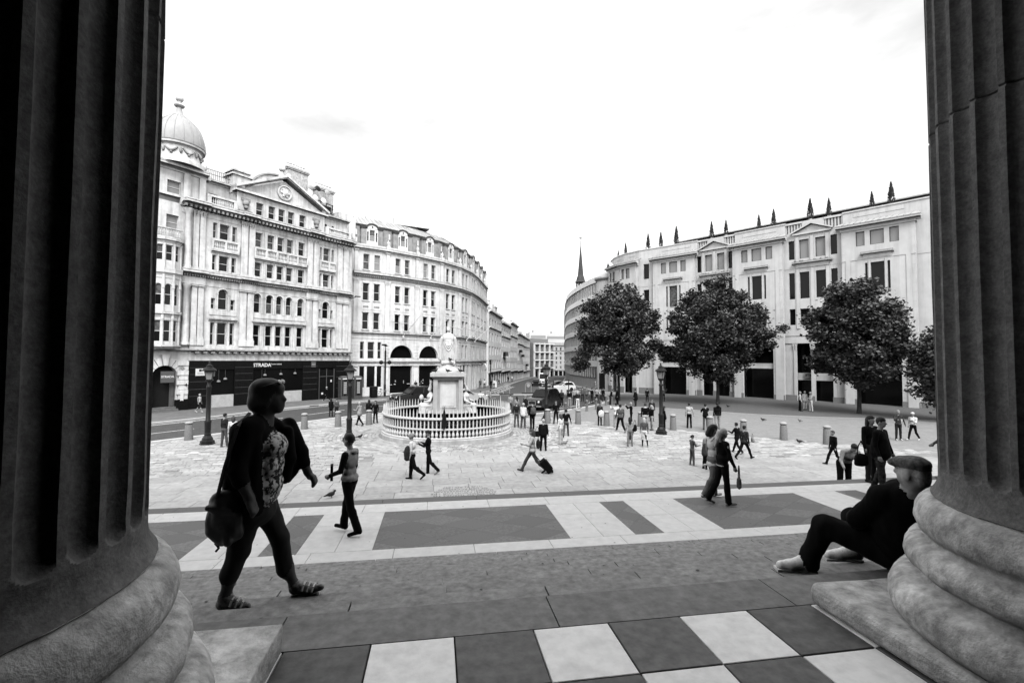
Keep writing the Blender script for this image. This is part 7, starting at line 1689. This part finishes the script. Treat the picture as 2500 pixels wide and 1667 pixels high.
person('person in black with phone raised left of the railing', -4.13, 33.23, 0, T_ + 10, 1.58, BK, BK, HBLK, LT, None, LG, fem=True, hair='long', ra=(30, 8, 90))
person('woman beside the shop entrance of the curved building', -2.62, 60.8, .125, T_, 1.6, DK, BK, HFAIR, WT, LT, LG, fem=True, hair='long')
person('man with a rucksack beside the shop entrance of the curved building', -1.95, 61.1, .125, R_, 1.6, BK, BK, HBLK, WT, None, LG)
person('person in white seen through the railing right of the statue', 4.1, 43.6, .01, A_, 1.5, WT, DK, HBRN, DK, None, LG)
person('pale person beside the one in white behind the railing', 5.0, 43.3, .01, R_, 1.62, LT, MD, HBRN, DK, None, LG)
SG = 'pedestrians by the white building'
person('man in a white shirt left of the trio by the shop sign', 32.04, 36.81, 0, R_ + 20, 1.74, WT, BK, HGREY, BK, None, SG)
person('person in a pale coat in the middle of the trio by the shop sign', 33.34, 37.73, 0, T_, 1.7, PALE_, PALE_, HFAIR, DK, None, SG, coat=.7)
person('person in pale clothes right of the trio by the shop sign', 32.76, 36.38, 0, L_, 1.7, PALE_, WT, HBRN, DK, None, SG, hat=True, la=(30, 8, 70))
person('man in black walking alone before the white building arcade', 21.92, 46.0, 0, A_ + 20, 1.5, BK, BK, HBLK, DK, None, SG, pose=WALK)
person('person raising both hands behind the fourth lamp post by the arcade', 24.3, 47.03, 0, T_, 1.5, MD, DK, HBRN, DK, None, SG, ra=(65, 25, 90), la=(65, 25, 90))
PG = 'pedestrians on the left pavement of the hill'
for i, (lab, x, y, tp, bt, fc) in enumerate((('pedestrian in a mixed coat leftmost on the hill pavement', 7.3, 78.2, MD, DK, A_), ('pedestrian in a white shirt second on the hill pavement', 8.0, 78.0, WT, DK, A_), ('pedestrian all in black third on the hill pavement', 9.0, 77.0, BK, BK, A_), ('pedestrian in a white top beside the thin dark post on the hill', 9.55, 77.4, WT, BK, T_), ('pedestrian in a pale coat further down the hill pavement', 13.1, 98, LT, DK, A_), ('pedestrian in dark clothes far down the hill pavement', 17.5, 113, DK, DK, A_), ('pedestrian in white far down the hill pavement', 18.9, 116, WT, DK, T_))):
    person(lab, x, y, gz(x, y) + .125, fc, 1.62, tp, bt, HBRN, DK, None, PG, pose=WALK if i % 2 else STAND, cell=.045)

# --- the woman crossing in front
FLOR = mat('flowered blouse', .34, .8, .98, 30, detail=2)
for n_ in FLOR.node_tree.nodes:
    if n_.type == 'MAP_RANGE': n_.inputs[1].default_value = .44; n_.inputs[2].default_value = .56
CARD = cloth(.004); CROP = mat('cropped trousers', .018, .9, .15, 8); SAND = mat('sporty sandal', .22, .6, 1.0, 30)
YN, YF, YC = 3.62, 3.88, 3.75
wq = [('e', (-1.235, YC, 4.215), (.085, .07, .115), 0), ('e', (-1.185, YC, 4.155), (.055, .05, .06), 0), ('c', (-1.14, YC, 4.215), (-1.117, YC, 4.185), .012, .014, 0), ('c', (-1.15, YC, 4.145), (-1.135, YC, 4.14), .016, .012, 0), ('e', (-1.165, YC, 4.11), (.03, .03, .025), 0), ('c', (-1.26, YC, 4.1), (-1.275, YC, 4.03), .058, .07, 0),
      ('e', (-1.262, YC, 4.245), (.094, .088, .1), 1), ('e', (-1.295, YC, 4.19), (.07, .085, .1), 1), ('e', (-1.215, YC, 4.29), (.072, .075, .045), 1), ('e', (-1.25, YN + .06, 4.2), (.035, .02, .06), 1), ('e', (-1.16, YC, 4.265), (.03, .06, .03), 1),
      # cardigan
      ('c', (-1.31, YN + .0, 4.0), (-1.31, YF + .0, 4.0), .085, .085, 2), ('e', (-1.33, YC, 3.88), (.145, .19, .19), 2), ('e', (-1.345, YC, 3.68), (.15, .2, .2), 2), ('e', (-1.36, YC, 3.5), (.15, .2, .16), 2), ('c', (-1.4, YN + .05, 3.96), (-1.445, YN + .05, 3.42), .09, .085, 2), ('c', (-1.4, YF - .05, 3.96), (-1.44, YF - .05, 3.42), .09, .085, 2), ('c', (-1.36, YC, 3.42), (-1.38, YC, 3.36), .15, .13, 2), ('c', (-1.3, YN - .02, 3.96), (-1.265, YN - .02, 3.42), .05, .045, 2),
      ('c', (-1.23, YF - .0, 3.98), (-1.14, YF + .08, 3.9), .055, .055, 2),
      # blouse in front
      ('e', (-1.205, YC - .01, 3.84), (.105, .125, .11), 5), ('e', (-1.215, YC - .01, 3.7), (.09, .13, .13), 5), ('e', (-1.225, YC - .01, 3.56), (.095, .135, .11), 5), ('c', (-1.235, YC - .08, 3.475), (-1.235, YC + .08, 3.475), .062, .062, 5),
      # far lapel and far arm
      ('c', (-1.13, YF, 3.93), (-1.11, YF, 3.72), .045, .05, 2), ('c', (-1.11, YF, 3.72), (-1.14, YF, 3.56), .045, .04, 2), ('c', (-1.16, YF + .1, 3.96), (-1.06, YF + .12, 3.74), .065, .06, 2), ('c', (-1.06, YF + .12, 3.74), (-1.03, YF + .12, 3.66), .06, .05, 2), ('c', (-1.05, YF + .1, 3.68), (-1.14, YF + .06, 3.54), .04, .03, 2),
      ('c', (-1.03, YF + .12, 3.66), (-1.0, YF + .12, 3.58), .033, .027, 0), ('c', (-1.0, YF + .12, 3.585), (-.975, YF + .12, 3.545), .026, .03, 0),
      # near arm
      ('c', (-1.33, YN - .04, 4.0), (-1.37, YN - .1, 3.72), .075, .065, 2), ('c', (-1.37, YN - .1, 3.72), (-1.345, YN - .11, 3.64), .06, .055, 2), ('c', (-1.345, YN - .11, 3.66), (-1.28, YN - .1, 3.52), .04, .03, 0), ('c', (-1.28, YN - .1, 3.52), (-1.262, YN - .1, 3.475), .028, .033, 0),
      # hips and legs
      ('e', (-1.33, YC, 3.38), (.15, .19, .13), 3), ('c', (-1.285, YF - .04, 3.36), (-1.165, YF - .05, 3.13), .098, .064, 3), ('c', (-1.165, YF - .05, 3.13), (-1.13, YF - .05, 2.9), .064, .06, 3), ('c', (-1.13, YF - .05, 2.95), (-1.062, YF - .05, 2.775), .05, .032, 0), ('e', (-1.12, YF - .05, 2.9), (.045, .045, .08), 0),
      ('c', (-1.36, YN + .05, 3.36), (-1.395, YN + .06, 3.11), .105, .07, 3), ('c', (-1.395, YN + .06, 3.11), (-1.455, YN + .06, 2.94), .068, .066, 3), ('c', (-1.445, YN + .06, 2.97), (-1.478, YN + .06, 2.8), .052, .035, 0),
      # sandals
      ('c', (-1.06, YF - .05, 2.735), (-.95, YF - .05, 2.728), .035, .04, 4), ('c', (-.95, YF - .05, 2.728), (-.86, YF - .06, 2.742), .036, .024, 4), ('c', (-1.055, YF - .05, 2.77), (-.97, YF - .05, 2.745), .033, .034, 4),
      ('c', (-1.5, YN + .06, 2.738), (-1.4, YN + .05, 2.722), .042, .04, 4), ('c', (-1.4, YN + .05, 2.722), (-1.32, YN + .04, 2.718), .036, .022, 4), ('c', (-1.49, YN + .06, 2.79), (-1.41, YN + .05, 2.745), .035, .034, 4)]
def slim(q):
    f = lambda v: (-1.285 + (v[0] + 1.285) * .92, v[1], v[2]) if v[2] > 3.42 else v
    if q[0] == 'c': return ('c', f(q[1]), f(q[2]), q[3] * (.93 if q[1][2] > 3.42 and q[5] == 2 else 1), q[4] * (.93 if q[2][2] > 3.42 and q[5] == 2 else 1), q[5])
    return ('e', f(q[1]), tuple(r_ * (.93 if q[1][2] > 3.42 and q[3] == 2 else 1) for r_ in q[2]), q[3])
wq = [slim(q) for q in wq] + [('e', (-1.3, YC, 4.26), (.085, .085, .085), 1), ('e', (-1.33, YC, 4.17), (.06, .08, .08), 1)]
for hx, hy, hz, dx, dz in ((-.975, YF + .12, 3.545, .006, -1), (-1.262, YN - .1, 3.475, .25, -.95)):
    for f in range(4):
        o = (f - 1.5) * .02; L = (.05, .06, .055, .045)[f]
        a = (hx + .004, hy + o, hz - .01); m = (a[0] + dx * L * .6 + .006, a[1], a[2] + dz * L * .7); e = (m[0] - .012, m[1], m[2] + dz * L * .55)
        wq += [('c', a, m, .0095, .009, 0), ('c', m, e, .009, .0075, 0)]
    wq.append(('c', (hx - .01, hy - .035, hz + .01), (hx + .012, hy - .045, hz - .035), .012, .009, 0))
def hero(prims, cell, base, mats, label):
    off = [(('c',) + tuple(tuple(c - b_ for c, b_ in zip(v, base)) for v in q[1:3]) + tuple(q[3:])) if q[0] == 'c' else ('e', tuple(c - b_ for c, b_ in zip(q[1], base))) + tuple(q[2:]) for q in prims]
    me = folds(sdf_mesh(off, cell, .026, 'person'), .008, (2, 3, 5)); folds(me, .007, (1,))
    for m in mats: me.materials.append(m)
    o = bpy.data.objects.new('person', me); COL.objects.link(o); o.location = base; WM[o.name] = T(*base); return tag(o, label, 'person', 'people on the portico steps')
hw_ = hero(wq, .0095, (-1.3, YC, 2.69), [SKIND, HBLK, CARD, CROP, SAND, FLOR], 'woman in a black cardigan and flowered blouse crossing the steps with a dark bag')
LENS = mat('shiny sunglass lens', .45, .1, spec=.6)
sg_ = put('sunglasses', MB(T(-1.165, YC, 4.318)).tube((0, -.065, 0), (0, .065, 0), .006, n=5).tube((0, -.07, 0), (-.11, -.08, -.035), .005, n=5).tube((0, .07, 0), (-.11, .08, -.035), .005, n=5).mesh('sunglasses'), IRON, hw_)
for s in (-.036, .036): put('lens', MB(T(-1.158, YC + s, 4.322) @ Matrix.Rotation(R(55), 4, 'Y')).lathe([(.001, .01), (.015, .008), (.027, 0), (.015, -.003), (.001, -.005)], 14, sx=.7).mesh('lens', 60), LENS, sg_)
for xx, yy in ((-.97, YF - .05), (-1.41, YN + .05)):
    for k in range(3): put('sandal_strap', MB().path([(xx - .02 + k * .035, yy - .042, 2.735 - .006 * k), (xx - .012 + k * .035, yy - .03, 2.772 - .01 * k), (xx - .008 + k * .035, yy, 2.783 - .011 * k), (xx - .012 + k * .035, yy + .03, 2.772 - .01 * k)], .009, 5).mesh('sandal_strap'), WT, hw_)
    put('sandal_sole', MB().box(xx - .1, xx + .1, yy - .036, yy + .036, 2.692, 2.706).mesh('sandal_sole'), WT, hw_)
hb = thing('shoulder_bag', 'large slouchy black bag on the hip of the woman in the black cardigan', 'bag', (-1.45, YN - .1, 3.2)); BAGM = mat('bag leather', .008, .45, .5, 30, spec=.3)
put('bag_body', sdf_mesh([('e', (-1.445, YN - .07, 3.37), (.118, .07, .15), 0), ('e', (-1.425, YN - .07, 3.285), (.105, .072, .08), 0), ('e', (-1.46, YN - .06, 3.49), (.09, .055, .08), 0), ('c', (-1.53, YN - .12, 3.47), (-1.38, YN - .13, 3.44), .025, .02, 0), ('c', (-1.52, YN - .1, 3.3), (-1.4, YN - .14, 3.24), .03, .03, 0)], .01, .03, 'bag_body'), BAGM, hb); folds(hb.children[-1].data, .014, (0,))
put('bag_strap', MB().path([(-1.5, YN - .08, 3.5), (-1.43, YN - .13, 3.75), (-1.36, YN - .12, 4.02), (-1.33, YN, 4.1)], .014, 6).mesh('bag_strap'), BAGM, hb)
put('bag_tassel', MB().path([(-1.5, YN - .08, 3.22), (-1.47, YN - .09, 3.19), (-1.49, YN - .09, 3.165)], .008, 5).mesh('bag_tassel'), BAGM, hb)

# --- the man reclining against the column base
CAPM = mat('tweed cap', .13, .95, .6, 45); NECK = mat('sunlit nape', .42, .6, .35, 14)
mq = [('e', (3.34, 2.9, 3.13), (.2, .18, .14), 2), ('c', (3.33, 2.88, 3.16), (3.2, 2.76, 3.42), .185, .2, 2), ('c', (3.2, 2.76, 3.42), (3.12, 2.68, 3.56), .2, .15, 2), ('c', (2.99, 2.73, 3.585), (3.26, 2.62, 3.6), .075, .075, 2), ('c', (3.09, 2.61, 3.63), (3.05, 2.56, 3.72), .065, .06, 0), ('e', (3.1, 2.62, 3.645), (.095, .09, .035), 2),
      ('e', (3.04, 2.56, 3.785), (.068, .074, .092), 0), ('e', (3.03, 2.6, 3.745), (.045, .045, .05), 0), ('c', (3.012, 2.64, 3.79), (3.01, 2.652, 3.775), .011, .012, 0), ('e', (3.048, 2.545, 3.78), (.071, .072, .068), 1), ('e', (3.055, 2.53, 3.74), (.05, .05, .045), 1), ('e', (2.972, 2.545, 3.77), (.012, .021, .034), 0), ('e', (3.108, 2.585, 3.77), (.012, .021, .034), 0),
      ('e', (3.035, 2.575, 3.848), (.082, .094, .036), 5), ('e', (3.042, 2.552, 3.842), (.079, .082, .044), 5), ('c', (2.985, 2.655, 3.832), (3.045, 2.67, 3.832), .022, .022, 5),
      ('c', (2.99, 2.74, 3.57), (3.01, 2.95, 3.36), .07, .062, 2), ('c', (3.01, 2.95, 3.36), (3.15, 3.05, 3.28), .06, .05, 2), ('c', (3.15, 3.06, 3.28), (3.2, 3.1, 3.27), .03, .032, 0), ('c', (3.26, 2.64, 3.58), (3.42, 2.85, 3.38), .068, .058, 2), ('c', (3.42, 2.85, 3.38), (3.4, 3.06, 3.28), .055, .045, 2),
      ('c', (3.26, 2.86, 3.12), (2.955, 3.17, 3.235), .115, .082, 3), ('c', (2.955, 3.17, 3.235), (2.915, 3.27, 2.98), .08, .066, 3), ('c', (2.915, 3.27, 2.98), (2.905, 3.275, 2.93), .066, .07, 3),
      ('c', (3.42, 2.98, 3.12), (3.36, 3.32, 3.22), .11, .08, 3), ('c', (3.36, 3.32, 3.22), (3.46, 3.4, 2.97), .078, .062, 3)]
for hx, hy, hz, ux, uy in ((2.9, 3.28, 2.895, -.96, .28), (3.44, 3.4, 2.895, -.97, .25)):
    mq += [('c', (hx + .03, hy, hz - .002), (hx + ux * .13, hy + uy * .13, hz - .008), .045, .044, 4), ('c', (hx + ux * .13, hy + uy * .13, hz - .008), (hx + ux * .2, hy + uy * .2, hz - .012), .042, .036, 4), ('c', (hx, hy, hz + .04), (hx + ux * .07, hy + uy * .07, hz + .02), .042, .04, 4)]
for hx, hy, hz in ((3.2, 3.1, 3.27),):
    for f in range(4): mq.append(('c', (hx + (f - 1.5) * .014, hy + (f - 1.5) * .014, hz), (hx + .03 + (f - 1.5) * .014, hy + .05 + (f - 1.5) * .012, hz - .02), .0095, .008, 0))
    mq.append(('c', (hx - .02, hy + .02, hz + .01), (hx - .01, hy + .07, hz), .011, .009, 0))
TRAIN = mat('white trainer', .9, .6, .25, 28)
hm = hero(mq, .0095, (3.3, 2.9, 3.0), [NECK, mat('short grey hair', .5, .8, .5, 60), cloth(.004), cloth(.009), TRAIN, CAPM], 'man in black with a flat cap and white trainers reclining against the right column base')
for hx, hy, ux, uy in ((2.9, 3.28, -.96, .28), (3.44, 3.4, -.97, .25)):
    put('shoe_sole', MB(T(hx + ux * .09, hy + uy * .09, 2.847, math.atan2(uy, ux))).box(-.14, .15, -.043, .043, 0, .018).mesh('shoe_sole'), WT, hm)
    for k in range(4): put('shoe_lace', MB(T(hx + ux * (.05 + .027 * k), hy + uy * (.05 + .027 * k), 2.94 - .007 * k, math.atan2(uy, ux))).box(-.006, .006, -.028, .028, -.004, .006).mesh('shoe_lace'), DK, hm)
